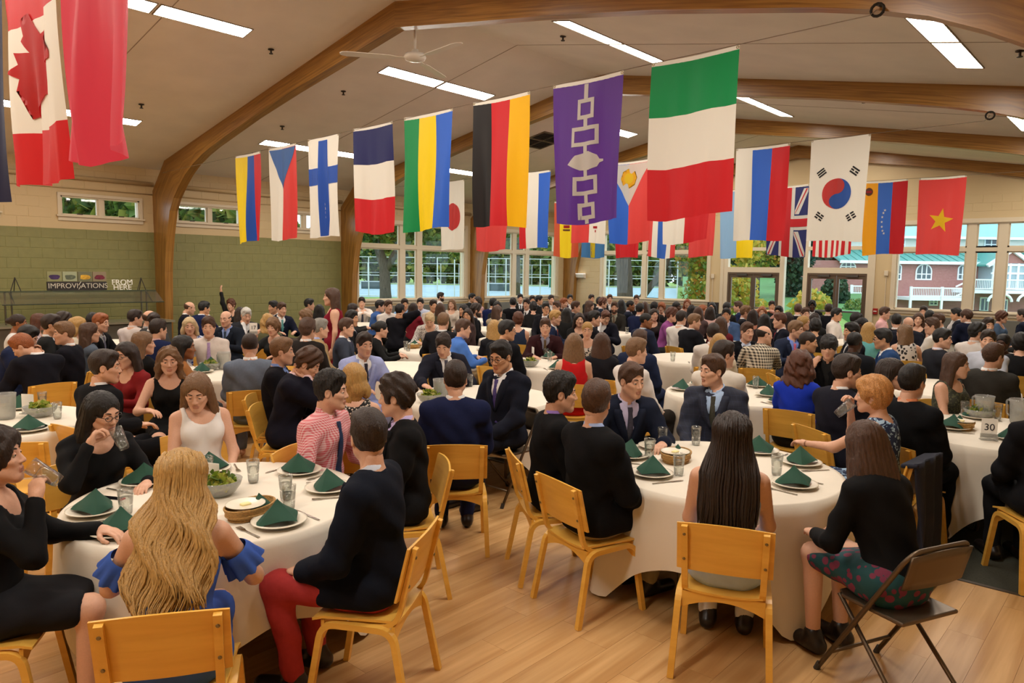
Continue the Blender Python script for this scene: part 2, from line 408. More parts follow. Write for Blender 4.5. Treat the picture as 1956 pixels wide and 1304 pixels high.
for a, b, c, d in ((*D1, 2.24, 2.74), (*D2, 2.24, 2.74), (*D1, 2.84, 3.3), (*D2, 2.84, 3.3), (*SIDE, .12, 2.74), (*SIDE, 2.84, 3.3)):
    m = MB(); B2(m, a, b, .07, .076, c, d); m.build('pane', PANE, tr)
m = MB(); B2(m, 10.5, 10.6, -.03, 0, 0, 3.45); B2(m, 6.07, 6.17, -.03, 0, 0, 3.45); B2(m, 10.5, 6.17, -.032, 0, 3.38, 3.48); m.build('casing', M_TRIM, tr)
# heater cover band under the big windows, conduit pipes on the left wall
for i, (c, a, b) in enumerate((('x', *BIGL[0]), ('x', *BIGL[1]), ('y', *W1), ('y', *W2))):
    m = MB()
    if c == 'x': m.box(a-.1, b+.1, YL-.16, YL-.011, .12, .98)
    else: m.box(XE-.16, XE-.011, a-.1, b+.1, .12, .98)
    o = m.build('trim_%d' % (i+1), mat('heater', '6d6a60', .5), bevel=.01)
    struct(o, 'grey heater cover under window')
def pipe(name, z, r, y, label, segs):
    root = empty(name, (0, y, z), 0, label, 'pipe')
    for a, b in segs:
        m = MB(); m.tube([(a, 0, 0), (b, 0, 0)], r, 10); m.build('pipe_run', M_CREAM, root, smooth=True)
    return root
pipe('ceiling_pipe', 3.80, .045, YL-.055, 'thick cream pipe running high along the green wall', [(XN, X1), (X1+TH, X1+BAY), (X1+BAY+TH, 16.3)])
pipe('conduit', 3.58, .012, YL-.02, 'thin conduit line just above the small windows', [(XN, X1), (X1+TH, X1+BAY)])
# ---------------------------------------------------------------- fluorescent strip fixtures (two panels each)
M_LAMP = mat('lamp_diffuser', 'fff2e0', .5); _b = M_LAMP.node_tree.nodes['Principled BSDF']; _b.inputs['Emission Color'].default_value = (1, .93, .83, 1); _b.inputs['Emission Strength'].default_value = LAMP
M_LFR = mat('lamp_frame', '8a7a66', .5)
def fixture(x0, y, label):
    s = -SL if y > RY else SL; ang = math.atan(s)
    root = empty('ceiling_light', (x0, y, ceil_z(y)), 0, label, 'ceiling light', 'fluorescent ceiling strips'); root.rotation_euler = (ang, 0, 0)
    for k in range(2):
        a = k*1.31
        m = MB()
        for q in ((a, a+1.28, -.155, -.14), (a, a+1.28, .14, .155), (a, a+.015, -.14, .14), (a+1.265, a+1.28, -.14, .14)): m.box(*q, -.012, .004)
        m.build('frame', M_LFR, root)
        m = MB(); m.add([(a+.015, -.14, -.006), (a+1.265, -.14, -.006), (a+1.265, .14, -.006), (a+.015, .14, -.006)], [(0, 3, 2, 1)]); m.build('diffuser', M_LAMP, root)
rows = [(14.17, 'row above small windows'), (10.12, 'row between fan and green wall'), (6.3, 'row just past the ridge'), (2.02, 'outermost row opposite green wall')]
bays = [(-1.95, 'nearest bay'), (2.8, 'bay before the fan'), (7.79, 'bay past the fan'), (12.85, 'third bay from end wall'), (17.6, 'last bay at end wall')]
for y, a in rows:
    for x, b in bays: fixture(x, y, 'bright strip light %s, %s' % (b, a))
# sprinklers
M_SPR = mat('sprinkler', '3c3026', .5, .5)
spr = [(5.9, 10.4), (5.1, 13.3), (7.75, 11.2), (8.0, 14.9), (7.7, 13.2), (8.6, 6.9), (12.9, 4.0), (13.4, 10.0), (9.5, 1.4), (14.8, 8.9)]
for i, (x, y) in enumerate(spr):
    m = MB(); m.lathe([(.001, 0), (.045, 0), (.045, -.012), (.014, -.02), (.014, -.06), (.03, -.062), (.03, -.07), (.001, -.072)], 12)
    o = m.build('sprinkler', M_SPR, None, (x, y, ceil_z(y))); tag(o, 'small dark sprinkler head on ceiling, ' + ('above nearest strip light', 'beside red hanging flag', 'behind the arch below fan', 'near small windows', 'over the yellow blue red flag', 'between fan and far strip', 'over last window', 'beside ceiling vent', 'at upper frame corner', 'beyond the purple flag')[i], 'sprinkler')
# ceiling vent
root = empty('ceiling_vent', (13.5, 11.4, ceil_z(11.4)), 0, 'dark square ceiling vent beside the black red gold flag', 'vent'); root.rotation_euler = (math.atan(-SL), 0, 0)
m = MB(); m.box(-.45, .45, -.45, .45, -.004, .004); m.build('backing', mat('vent_dark', '332a22', .7), root)
m = MB()
for q in ((-.48, .48, -.48, -.44), (-.48, .48, .44, .48), (-.48, -.44, -.44, .44), (.44, .48, -.44, .44), (-.02, .02, -.44, .44), (-.44, .44, -.02, .02)): m.box(*q, -.02, .0)
m.build('frame', mat('vent_frame', '6a5a48', .6), root)
for k in range(-7, 8):
    if k == 0: continue
    m = MB(); m.obox((0, k*.058, -.012), (.43, 0, 0), (0, .02, .012), (0, -.001, .002)); m.build('slat', mat('vent_slat', '4a3e32', .6), root)
# ceiling fan
root = empty('ceiling_fan', (6.95, 8.28, 5.36), 0, 'white three-blade ceiling fan hanging below the timber ridge', 'fan')
M_WH = mat('white_enamel', 'e6ddd0', .35)
m = MB(); m.lathe([(.001, .3), (.1, .3), (.105, .27), (.05, .12), (.02, .10)], 20); m.build('canopy', M_WH, root, smooth=True)
m = MB(); m.tube([(0, 0, .12), (0, 0, -.26)], .018, 10); m.build('downrod', M_WH, root, smooth=True)
m = MB(); m.lathe([(.02, -.2), (.05, -.21), (.05, -.25), (.14, -.27), (.16, -.31), (.14, -.35), (.05, -.37), (.001, -.37)], 24); m.build('motor', M_WH, root, smooth=True)
for k in range(3):
    a = math.radians(25+120*k); d = Vector((math.cos(a), math.sin(a), 0)); s = Vector((-d.y, d.x, .12)).normalized()
    m = MB(); m.obox(d*.22+Vector((0, 0, -.33)), d*.1, s*.02, (0, 0, .003)); b = m.build('blade_arm', M_WH, root)
    vs = []
    for t, w in ((.28, .05), (.36, .07), (.95, .08), (1.02, .06), (1.05, .02)):
        for q in (-1, 1):
            for h in (-.004, .004): vs.append(d*t+s*w*q+Vector((0, 0, -.335+h)))
    fs = []
    for i in range(4):
        a0, b0 = i*4, i*4+4; fs += [(a0, b0, b0+2, a0+2), (a0+1, a0+3, b0+3, b0+1), (a0, a0+1, b0+1, b0), (a0+2, b0+2, b0+3, a0+3)]
    fs += [(0, 2, 3, 1), (16, 17, 19, 18)]
    m = MB(); m.add(vs, fs); m.build('blade', M_WH, root)
# fittings on the end wall
root = empty('exit_sign', (XE-.25, 8.28, 2.66), 0, 'small red and white exit sign hanging over the sidelight', 'sign')
m = MB(); m.box(-.02, .02, -.17, .17, -.1, .1); m.build('housing', mat('exit_white', 'f0e4dc', .5, emit=.25), root, bevel=.005)
def text_mesh(txt, size, ext=.003):
    cu = bpy.data.curves.new('t', 'FONT'); cu.body = txt; cu.size = size; cu.extrude = ext; cu.align_x = 'CENTER'; cu.align_y = 'CENTER'
    ob = bpy.data.objects.new('t', cu); COL.objects.link(ob); dg = bpy.context.evaluated_depsgraph_get(); dg.update()
    me = bpy.data.meshes.new_from_object(ob.evaluated_get(dg)); bpy.data.objects.remove(ob); bpy.data.curves.remove(cu); return me
def letters(txt, size, material, parent, loc, rot, name='lettering', ext=.003):
    me = text_mesh(txt, size, ext); me.materials.clear(); me.materials.append(material); return link(name, me, parent, loc, rot)
letters('EXIT', .17, mat('exit_red', 'ff4030', .5, emit=.7), root, (-.023, 0, 0), (math.pi/2, 0, -math.pi/2))
m = MB(); m.box(-.01, .245, -.1, .1, .09, .115); m.build('bracket', M_TRIM, root)
root = empty('emergency_light', (XE, 16.05, 1.88), 0, 'white wall box lamp on the cream wall corner', 'lamp')
m = MB(); m.prism([(-.13, -.06), (-.011, -.1), (-.011, .07), (-.17, .07)], -.2, .2, 0, 'xz'); m.build('housing', M_WH, root, bevel=.01)
m = MB(); m.box(-.165, -.02, -.18, .18, .07, .085); m.build('lens', mat('lens_white', 'ffffff', .3, emit=.5), root)
root = empty('fire_alarm', (XE, 6.0, 1.06), 0, 'small red fire alarm pull box on cream pillar', 'alarm')
m = MB(); m.box(-.05, -.011, -.06, .06, -.08, .08); m.build('box', mat('alarm_red', '9c2018', .4), root, bevel=.006)
m = MB(); m.box(-.062, -.05, -.04, .04, -.01, .015); m.build('pull_bar', M_WH, root)
for y, z, lb in ((10.85, 1.95, 'small cream sensor box beside first glass door'), (5.78, 2.1, 'small cream sensor box beside the big end window')):
    root = empty('wall_sensor', (XE, y, z), 0, lb, 'sensor')
    m = MB(); m.box(-.06, -.011, -.05, .05, -.07, .07); m.build('box', M_TRIM, root, bevel=.008)
    m = MB(); m.tube([(-.02, 0, -.07), (-.02, 0, -1.2)], .01, 6); m.build('conduit', M_TRIM, root)
mb = MB(); mb.box(XE-.06, XE-.011, 10.62, 10.98, .35, 1.12); o = mb.build('notice_board', mat('board_dark', '241a18', .6)); tag(o, 'dark framed board on wall beside first glass door', 'board')
# ================================================================ OUTDOORS (seen through the windows)
GROUND = -.35
M_GRASS = mat('lawn', '6c8c34', .9, noise=.3, nscale=1.2, bump=.6, bscale=40, coords='World')
def out(px, depth, z=None, py=None):
    """point at a given depth on the viewing ray of a column, at height z (or of a row)"""
    x = (px-978); y = (py-652) if py is not None else 0
    a, b = _c*x+_s*y, -_s*x+_c*y
    d = VF+VR*a/FPX-VU*b/FPX; t = depth/(d[0]*math.cos(YAW)+d[1]*math.sin(YAW))
    return Vector((d[0]*t, d[1]*t, (EYE+d[2]*t) if z is None else z))
def sm(t): t = min(1, max(0, t)); return t*t*(3-2*t)
def ground_z(a, dep): return GROUND-2.15*sm((a*FPX+978-1570)/130)*sm((dep-26)/26)
mb = MB(); AA = np.linspace(-.95, 1.05, 81); DD = [6, 16, 22, 26, 30, 34, 38, 42, 46, 50, 54, 60, 70, 90, 120, 190]; n = len(AA)
fw = np.array([math.cos(YAW), math.sin(YAW)])
vs = [(fw[0]*d+VR[0]*a*d, fw[1]*d+VR[1]*a*d, ground_z(a, d)) for d in DD for a in AA]
mb.add(vs, [(j*n+i, j*n+i+1, (j+1)*n+i+1, (j+1)*n+i) for j in range(len(DD)-1) for i in range(n-1)])
o = mb.build('lawn', M_GRASS, smooth=True); struct(o, 'green lawn outside the windows')
# blue tennis court with net fence
M_COURT = mat('court_blue', '86a0a8', .8, noise=.08, nscale=.3, coords='World')
a, b_, c_, d_ = out(560, 62, GROUND+.02), out(1290, 62, GROUND+.02), out(1290, 116, GROUND+.02), out(560, 116, GROUND+.02)
mb = MB(); mb.add([a, b_, c_, d_]+[v-Vector((0, 0, .1)) for v in (a, b_, c_, d_)], [(0, 1, 2, 3), (4, 7, 6, 5), (0, 4, 5, 1), (1, 5, 6, 2), (2, 6, 7, 3), (3, 7, 4, 0)])
tag(mb.build('tennis_court', M_COURT), 'blue tennis court beyond the lawn', 'court')
M_POST = mat('fence_metal', 'c4cccc', .4, .3)
def court_fence(px0, px1, dep, h, n, label):
    root = empty('court_fence', out(px0, dep, GROUND), 0, label, 'fence'); p0 = out(px0, dep, GROUND); e = out(px1, dep, GROUND)-p0
    for i in range(n+1):
        q = e*(i/n); m = MB(); m.tube([q, q+Vector((0, 0, h))], .05, 6); m.build('post', M_POST, root)
    for z in (h, h*.55, .15):
        m = MB(); m.tube([Vector((0, 0, z)), e+Vector((0, 0, z))], .03, 6); m.build('rail', M_POST, root)
court_fence(575, 1290, 61.4, 3.4, 22, 'tall thin wire fence posts before the blue court')
court_fence(600, 1290, 118, 3.4, 20, 'far fence on the other side of blue court')
def court_net(px0, px1, dep, label):
    root = empty('tennis_net', out(px0, dep, GROUND), 0, label, 'net'); e = out(px1, dep, GROUND)-out(px0, dep, GROUND)
    m = MB(); m.add([Vector((0, 0, .15)), e+Vector((0, 0, .15)), e+Vector((0, 0, 1.0)), Vector((0, 0, 1.0))], [(0, 1, 2, 3)]); m.build('mesh', mat('net_dark', '405050', .8), root)
    m = MB(); m.bar(Vector((0, 0, 1.0)), e+Vector((0, 0, 1.0)), .06, .1); m.build('tape', M_POST, root)
    for q in (Vector((0, 0, 0)), e): m = MB(); m.tube([q, q+Vector((0, 0, 1.1))], .06, 8); m.build('post', M_POST, root)
court_net(930, 985, 80, 'low tennis net behind the third arch post')
court_net(690, 740, 82, 'low tennis net beside the big tree trunk')
# trees ----------------------------------------------------------------
M_BARK = mat('bark', '5a5048', .95, noise=.35, nscale=6, bump=1.0, bscale=10, stretch=(3, 3, .6))
def leaf_mat(name, cols):
    m = bpy.data.materials.new(name); n, l, b = nodes_of(m); ge = n.new('ShaderNodeNewGeometry'); r = n.new('ShaderNodeValToRGB'); r.color_ramp.interpolation = 'CONSTANT'
    for i, c in enumerate(cols):
        e = r.color_ramp.elements[i] if i < 2 else r.color_ramp.elements.new(i/len(cols))
        e.position = i/len(cols); e.color = lin(c)
    l.new(ge.outputs['Random Per Island'], r.inputs['Fac']); l.new(r.outputs['Color'], b.inputs['Base Color']); b.inputs['Roughness'].default_value = .7
    b.inputs['Subsurface Weight'].default_value = 0
    tr = n.new('ShaderNodeBsdfTranslucent'); l.new(r.outputs['Color'], tr.inputs['Color']); mx = n.new('ShaderNodeMixShader'); mx.inputs[0].default_value = .35
    l.new(b.outputs[0], mx.inputs[1]); l.new(tr.outputs[0], mx.inputs[2]); l.new(mx.outputs[0], n['Material Output'].inputs['Surface'])
    return m
L_GREEN = leaf_mat('leaf_green', ['4f6b2c', '6d8038', '3e5826', '8a8c3c', '5a7430'])
L_AUT = leaf_mat('leaf_autumn', ['a0a03a', '7c8a34', 'b8a03c', '5c7a30', 'c8883c', '8c9838'])
L_DARK = leaf_mat('leaf_dark', ['2f4a34', '26402c', '3c5a3c', '34503a'])
L_YEL = leaf_mat('leaf_yellow', ['c8b848', 'b0b050', 'd8b04a', '98a848', 'e0c060'])
rng = np.random.default_rng(5)
def leaves(blobs, n, size):
    """blobs: (centre, radii); n leaf quads spread through them"""
    mb = MB(); tot = sum(r[0]*r[1]*r[2] for _, r in blobs)
    for c, r in blobs:
        k = int(n*r[0]*r[1]*r[2]/tot)
        P = rng.normal(size=(k, 3)); P /= np.linalg.norm(P, axis=1)[:, None]; P *= (rng.random((k, 1))**.4)
        for p in P:
            q = np.array(c)+p*np.array(r); a = rng.normal(size=3); a /= np.linalg.norm(a); b = np.cross(a, rng.normal(size=3)); b /= np.linalg.norm(b); s = size*(.6+.8*rng.random())
            mb.v += [tuple(q-a*s-b*s*.6), tuple(q+a*s-b*s*.6), tuple(q+a*s+b*s*.6), tuple(q-a*s+b*s*.6)]; i = len(mb.v)-4; mb.f.append((i, i+1, i+2, i+3)); mb.m.append(0)
    return mb
def tree(px, dep, r, forks, blobs, nleaf, lsize, lm, label, ground=GROUND, name='broadleaf_tree'):
    base = out(px, dep, ground); root = empty(name, base, 0, label, 'tree')
    for i, path in enumerate(forks):
        pts = [Vector((VR[0]*u+VF[0]*w, VR[1]*u+VF[1]*w, z)) for u, w, z, _ in path]; m = MB(); m.tube(pts, [q[3]*r for q in path], 10)
        m.build('trunk' if i == 0 else 'branch', M_BARK, root, smooth=True)
    bl = [(np.array([VR[0]*u+VF[0]*w, VR[1]*u+VF[1]*w, z]), rr) for u, w, z, rr in blobs]
    o = leaves(bl, nleaf, lsize).build('foliage', lm, root); o['kind'] = 'stuff'; return root
tree(738, 42, .32, [[(0, 0, -.2, 1.25), (-.05, 0, 1.2, 1), (-.1, 0, 2.6, .95), (-.6, 0, 4, .7), (-1.2, 0, 6, .4)], [(-.1, 0, 2.2, .8), (.7, 0, 3.6, .55), (1.6, .3, 5.5, .35)]],
     [(0, 0, 5.6, (4.4, 3, 1.9)), (2.8, .5, 4.2, (2.4, 2, 1.1)), (-2, 0, 4.6, (1.6, 2, .9)), (4.4, -1, 3.5, (1.2, 1, .6)), (1.9, 0, 2.6, (.6, .6, .5))], 9000, .11, L_GREEN, 'big grey tree with forked trunk behind side window')
tree(985, 50, .3, [[(0, 0, -.2, 1), (0, 0, 4, .7), (.2, 0, 6, .4)]], [(0, 0, 5.6, (4, 3, 1.7)), (3.4, 0, 4.0, (1.8, 1, .8)), (-3.2, 0, 3.4, (1.1, 1, 1.0))], 5000, .11, L_GREEN, 'tree with drooping branches behind the post by the court')
tree(1192, 30, .33, [[(0, 0, -.3, 1.25), (.02, 0, .6, 1.05), (-.05, 0, 2.2, 1), (-.2, 0, 3.6, .95), (-.6, 0, 5.5, .6)], [(.15, 0, .6, .5), (.8, 0, 1.5, .42), (1.6, 0, 2.6, .36), (2.0, .2, 3.8, .3), (2.4, .3, 5, .2)], [(.1, 0, 3.2, .5), (.35, 0, 4.5, .35)]],
     [(0, 0, 5.2, (3.2, 2, 1.2)), (3.1, 0, 3.2, (1.3, 1.2, 1.1)), (3.3, -.4, 1.6, (1.3, 1, .9)), (1.5, 1.5, 3.9, (1, .7, .5)), (2.8, 0, .6, (1.5, .9, .7))], 9000, .075, L_AUT, 'dark leaning tree with yellowing leaves at the end window')
tree(1408, 33, .12, [[(0, 0, -.2, 1), (.05, 0, 2.5, .6)]], [(0, 0, 1.6, (1.0, .8, 1.5)), (.9, 0, .6, (1.1, .8, .7)), (.2, 0, 3.8, (1.2, 1, .9))], 2600, .09, L_YEL, 'slender yellow autumn tree behind first glass door')
tree(1440, 60, .3, [[(0, 0, -.2, 1), (0, 0, 5, .6)]], [(0, 0, 5.4, (4.5, 2, 2.6))], 4000, .14, L_AUT, 'tall autumn tree above the first glass door')
tree(1508, 62, .3, [[(0, 0, -.2, 1), (0, 0, 8, .4)]], [(0, 0, 4.0, (2.2, 1.6, 4.2)), (1, 0, 6, (2, 1.4, 2))], 4200, .15, L_DARK, 'dark evergreen seen through the sidelight')
tree(1590, 56, .2, [[(0, 0, -1.5, 1), (0, 0, 2.6, .4)]], [(0, 0, .6, (1.3, 1.0, 1.9))], 1600, .15, L_DARK, 'dark rounded evergreen bush-tree by the brick house')
def bush(px, dep, py, r, n, lm, label):
    p = out(px, dep, ground_z((px-978)/FPX, dep)-.02); root = empty('garden_bush', p, 0, label, 'bush')
    m = MB(); 
    for k in range(4): m.tube([(0, 0, -.1), (r[0]*.4*math.cos(k*1.6), r[0]*.4*math.sin(k*1.6), r[2])], .03, 5)
    m.build('stem', M_BARK, root)
    o = leaves([(np.array([0, 0, r[2]*.8]), r)], n, .08).build('foliage', lm, root); o['kind'] = 'stuff'
bush(1545, 26, 604, (1.0, .8, 1.05), 1500, L_YEL, 'yellow green bush in front of second glass door')
bush(1735, 55, 592, (1.6, .8, .75), 900, L_GREEN, 'low green shrub under white railing')
bush(1806, 54, 592, (1.0, .8, .75), 800, L_GREEN, 'second low green shrub beside the house steps')
bush(1630, 50, 590, (1.2, .8, 1.0), 800, L_GREEN, 'green shrub behind second glass door')
# distant tree line and hedge bank
def treeline(px0, px1, dep, h, n, lm, label):
    root = empty('distant_trees', out(px0, dep, GROUND), 0, label, 'tree line', None, 'stuff'); e = out(px1, dep, GROUND)-out(px0, dep, GROUND)
    bl = []
    for i in range(n):
        q = e*((i+.5)/n); hh = h*(.7+.5*rng.random()); bl.append((np.array([q.x, q.y, hh*.5]), (e.length/n*.8, 2.5, hh*.55)))
    o = leaves(bl, 15000, .5).build('foliage', lm, root); o['kind'] = 'stuff'
treeline(540, 1330, 128, 9, 16, L_GREEN, 'distant trees beyond the court')
treeline(40, 530, 58, 12, 14, L_GREEN, 'trees seen through the small high windows')
treeline(1330, 1620, 105, 10, 8, L_DARK, 'dark trees behind glass doors')
# green slope behind doors
mb = MB(); p = [out(1300, 48, GROUND), out(1640, 48, GROUND), out(1640, 100, 1.6), out(1300, 100, 1.6)]; mb.add(p+[q-Vector((0, 0, 3)) for q in p], [(0, 1, 2, 3), (0, 4, 5, 1), (1, 5, 6, 2), (2, 6, 7, 3), (3, 7, 4, 0)])
struct(mb.build('hill', mat('slope_green', '4c7c40', .9, noise=.15, nscale=1, coords='World')), 'green grass slope')
# ------------------------------------------------ houses, built in a frame turned to face the hall
def house_frame(px, dep): 
    o = out(px, dep, 0); return o, YAW-math.pi/2
BD = 70.0
def hp(px, py, dep=BD):
    """local (x, z) of a facade point"""
    q = out(px, dep, None, py); return (q.x*VR[0]+q.y*VR[1], q.z)
bo = Vector((VF[0], VF[1], 0)).normalized()*BD
house = empty('brick_house', bo, YAW-math.pi/2, 'long red brick house with green metal roof and white decks', 'building')
M_BRICK = bpy.data.materials.new('brick_wall'); n_, l_, b_ = nodes_of(M_BRICK); bt = n_.new('ShaderNodeTexBrick'); tc = n_.new('ShaderNodeTexCoord'); mp = n_.new('ShaderNodeMapping'); mp.inputs['Rotation'].default_value = (math.pi/2, 0, 0)
l_.new(tc.outputs['Object'], mp.inputs['Vector']); l_.new(mp.outputs['Vector'], bt.inputs['Vector']); bt.inputs['Scale'].default_value = 4; bt.inputs['Color1'].default_value = lin('a86a62'); bt.inputs['Color2'].default_value = lin('96584f'); bt.inputs['Mortar'].default_value = lin('b09088'); l_.new(bt.outputs['Color'], b_.inputs['Base Color'])
M_GROOF = mat('green_metal_roof', '4f9288', .5, .1); M_WTRIM = mat('white_trim', 'eef4f8', .5); M_HGL = mat('house_glass', '4a5a60', .15, spec=.6); M_SIDING = mat('siding', 'dcdcd4', .6)
X0, X1_ = hp(1555, 500)[0], hp(2060, 500)[0]; ze = hp(1800, 500)[1]; zb = hp(1800, 606)[1]-.4
m = MB(); m.box(X0, X1_, 0, 9, zb, ze); m.build('wall', M_BRICK, house)
zr2 = hp(1800, 474)[1]; zs2 = hp(1800, 449)[1]; zt2 = hp(1800, 405)[1]
m = MB(); m.prism([(-.7, ze), (3.2, zr2), (3.2, zr2-.2), (-.7, ze-.15)], X0+2.2, X1_, 0, 'yz'); rf = m.build('roof', M_GROOF, house)
x = X0+2.3
while x < X1_:
    m = MB(); m.obox((x, 1.25, (ze+zr2)/2+.03), (.03, 0, 0), Vector((0, 3.9, zr2-ze))/2, (0, -.01, .03)); m.build('roof_seam', M_GROOF, rf); x += .8
m = MB(); m.box(X0+2.2, X1_, -.75, -.6, ze-.25, ze+.03); m.build('fascia', M_WTRIM, house)
m = MB(); m.box(X0+3, X1_, 3.2, 9, zr2-.3, zs2); m.build('upper_wall', M_SIDING, house)
m = MB(); m.prism([(2.6, zs2), (9, zt2), (9, zt2-.2), (2.6, zs2-.15)], X0+2.6, X1_, 0, 'yz'); rf = m.build('roof', mat('pale_roof', '7fb4b4', .5), house)
m = MB(); m.box(X0+2.6, X1_, 2.5, 2.65, zs2-.22, zs2+.03); m.build('fascia', M_WTRIM, house)
def hwin(px, py0, py1, wpx, arched, panes=3, y=0.0):
    cx, z1 = hp(px, py0); _, z0 = hp(px, py1); w = wpx/FPX*BD/2
    def outl(g):
        q = [(cx-w-g, z0-g), (cx+w+g, z0-g)]
        if arched: q += [(cx+(w+g)*math.cos(t), z1-.45*w*2+(w*.9+g)*math.sin(t)) for t in np.linspace(0, math.pi, 9)]
        else: q += [(cx+w+g, z1+g), (cx-w-g, z1+g)]
        return q
    m = MB(); m.prism(outl(.13), y-.08, y+.02); f = m.build('window', M_WTRIM, house)
    m = MB(); m.prism(outl(0), y-.10, y-.078); m.build('pane', M_HGL, f)
    for k in range(1, panes): m = MB(); xx = cx-w+2*w*k/panes; m.box(xx-.05, xx+.05, y-.125, y-.09, z0, z1-.05); m.build('muntin', M_WTRIM, f)
    m = MB(); m.box(cx-w, cx+w, y-.122, y-.09, z0+(z1-z0)*.3, z0+(z1-z0)*.3+.09); m.build('muntin', M_WTRIM, f)
for a in ((1765, 506, 532, 26, True, 3), (1715, 506, 532, 10, True, 2), (1838, 508, 532, 12, True, 2), (1947, 510, 534, 14, True, 2), (1990, 510, 534, 14, True, 2), (1620, 500, 514, 26, True, 3), (1783, 569, 581, 12, False, 2), (1640, 570, 582, 12, False, 2), (1915, 574, 600, 14, False, 2), (1880, 570, 604, 12, False, 2)): hwin(*a)
for px in (1750, 1840, 1935): 
    hwin(px, 455, 470, 22, False, 2, 3.2)
# gabled porch
gx0, gx1 = hp(1866, 500)[0], hp(1934, 500)[0]; gm = (gx0+gx1)/2; gz = hp(1905, 481)[1]; ez = hp(1870, 503)[1]; dz = hp(1870, 552)[1]
por = m = MB(); m.box(gx0+.2, gx1-.2, -2.2, 0, dz, ez); pb = m.build('porch_wall', mat('porch_glass', '9fb4bc', .2), house)
for k in range(5):
    xx = gx0+.2+(gx1-gx0-.4)*k/4; m = MB(); m.box(xx-.09, xx+.09, -2.32, -2.15, dz, ez); m.build('porch_post', M_WTRIM, house)
for z in (dz+.1, (dz+ez)/2+.3, ez-.15): m = MB(); m.box(gx0, gx1, -2.3, -2.16, z-.09, z+.09); m.build('porch_beam', M_WTRIM, house)
m = MB(); m.prism([(gx0, ez), (gx1, ez), (gm, gz)], -2.2, -.2); m.build('gable_wall', M_BRICK, house)
for s, xx in ((1, gx0-.5), (-1, gx1+.5)):
    m = MB(); m.bar((xx, -2.4, ez-.25), (gm, -2.4, gz+.12), .3, .28, up=(0, 1, 0)); m.build('bargeboard', M_WTRIM, house)
    m = MB(); m.add([(xx, -2.5, ez-.15), (gm, -2.5, gz+.25), (gm, 2.5, gz+.25), (xx, 2.5, ez-.15)]+[(xx, -2.5, ez-.3), (gm, -2.5, gz+.1), (gm, 2.5, gz+.1), (xx, 2.5, ez-.3)], [(0, 1, 2, 3), (4, 7, 6, 5), (0, 4, 5, 1), (1, 5, 6, 2), (2, 6, 7, 3), (3, 7, 4, 0)]); m.build('gable_roof', M_GROOF, house)
# decks with railings
def deck(pxa, pxb, pyr, pyd, y0, label):
    xa, zt = hp(pxa, pyr); xb, _ = hp(pxb, pyr); zd = hp(pxa, pyd)[1]
    m = MB(); m.box(xa, xb, y0, 0, zd-.3, zd); dk = m.build('deck', M_WTRIM, house)
    m = MB(); m.bar((xa, y0, zt), (xb, y0, zt), .12, .12); m.build('rail', M_WTRIM, dk)
    m = MB(); m.bar((xa, y0, zd+.12), (xb, y0, zd+.12), .1, .1); m.build('rail', M_WTRIM, dk)
    m = MB(); x = xa
    while x < xb: m.box(x, x+.035, y0-.02, y0+.02, zd+.1, zt); x += .16
    o = m.build('balusters', M_WTRIM, dk); o['kind'] = 'stuff'
    k = max(2, int((xb-xa)/2.6)); 
    for i in range(k+1): xx = xa+(xb-xa)*i/k; m = MB(); m.box(xx-.09, xx+.09, y0-.09, y0+.09, zb, zt+.12); m.build('post', M_WTRIM, dk)
deck(1708, 1822, 548, 565, -3.0, '')
deck(1820, 1990, 533, 552, -3.2, '')
deck(1603, 1652, 545, 560, -2.6, '')
# stair rail between decks
xa, za = hp(1790, 546); xb, zbb = hp(1818, 533)
for dzz in (0, -.9): m = MB(); m.bar((xa, -3.0, za+dzz), (xb, -3.0, zbb+dzz), .12, .12); m.build('stair_rail', M_WTRIM, house)
# arches under the upper deck
for pa, pb in ((1846, 1890), (1900, 1946), (1946, 1992)):
    xa, zc = hp(pa, 573); xb, zt = hp(pb, 559); r = (xb-xa)/2; cx = (xa+xb)/2
    pts = [(cx+r*math.cos(t), -3.2, zc+(zt-zc)*math.sin(t)) for t in np.linspace(0, math.pi, 13)]
    m = MB(); m.tube(pts, .13, 6); m.build('deck_arch', M_WTRIM, house)
# pale house across the court
PD = 135.0
ho = empty('pale_house', Vector((VF[0], VF[1], 0)).normalized()*PD, YAW-math.pi/2, 'pale house with white gable beyond tennis court', 'building')
xa, z1 = hp(930, 500, PD); xb, z0 = hp(1045, 528, PD)
m = MB(); m.box(xa, xb, 0, 8, GROUND, z1); m.build('wall', mat('house_brick_pale', 'b09a8c', .8), ho)
m = MB(); m.prism([(xa-.5, z1), ((xa+xb)/2-4, z1+3.4), (xb-3, z1)], -.5, 8); m.build('roof', mat('house_roof', 'd8dce0', .7), ho)
for k in range(6):
    xx = xa+1+(xb-xa-2)*k/5; m = MB(); m.box(xx-.5, xx+.5, -.08, .02, z0+.4, z1-.6); w = m.build('window', M_WTRIM, ho); m = MB(); m.box(xx-.38, xx+.38, -.1, -.08, z0+.5, z1-.7); m.build('pane', M_HGL, w)
root = empty('court_screen', out(1060, 100, GROUND), YAW-math.pi/2, 'dark green windscreen panel at the court corner', 'screen')
m = MB(); m.box(-1.0, 1.0, -.03, .03, .2, 3.3); m.build('panel', mat('screen_green', '1f6a50', .8), root); 
for s in (-1, 1): m = MB(); m.tube([(s, 0, 0), (s, 0, 3.4)], .05, 6); m.build('post', M_POST, root)
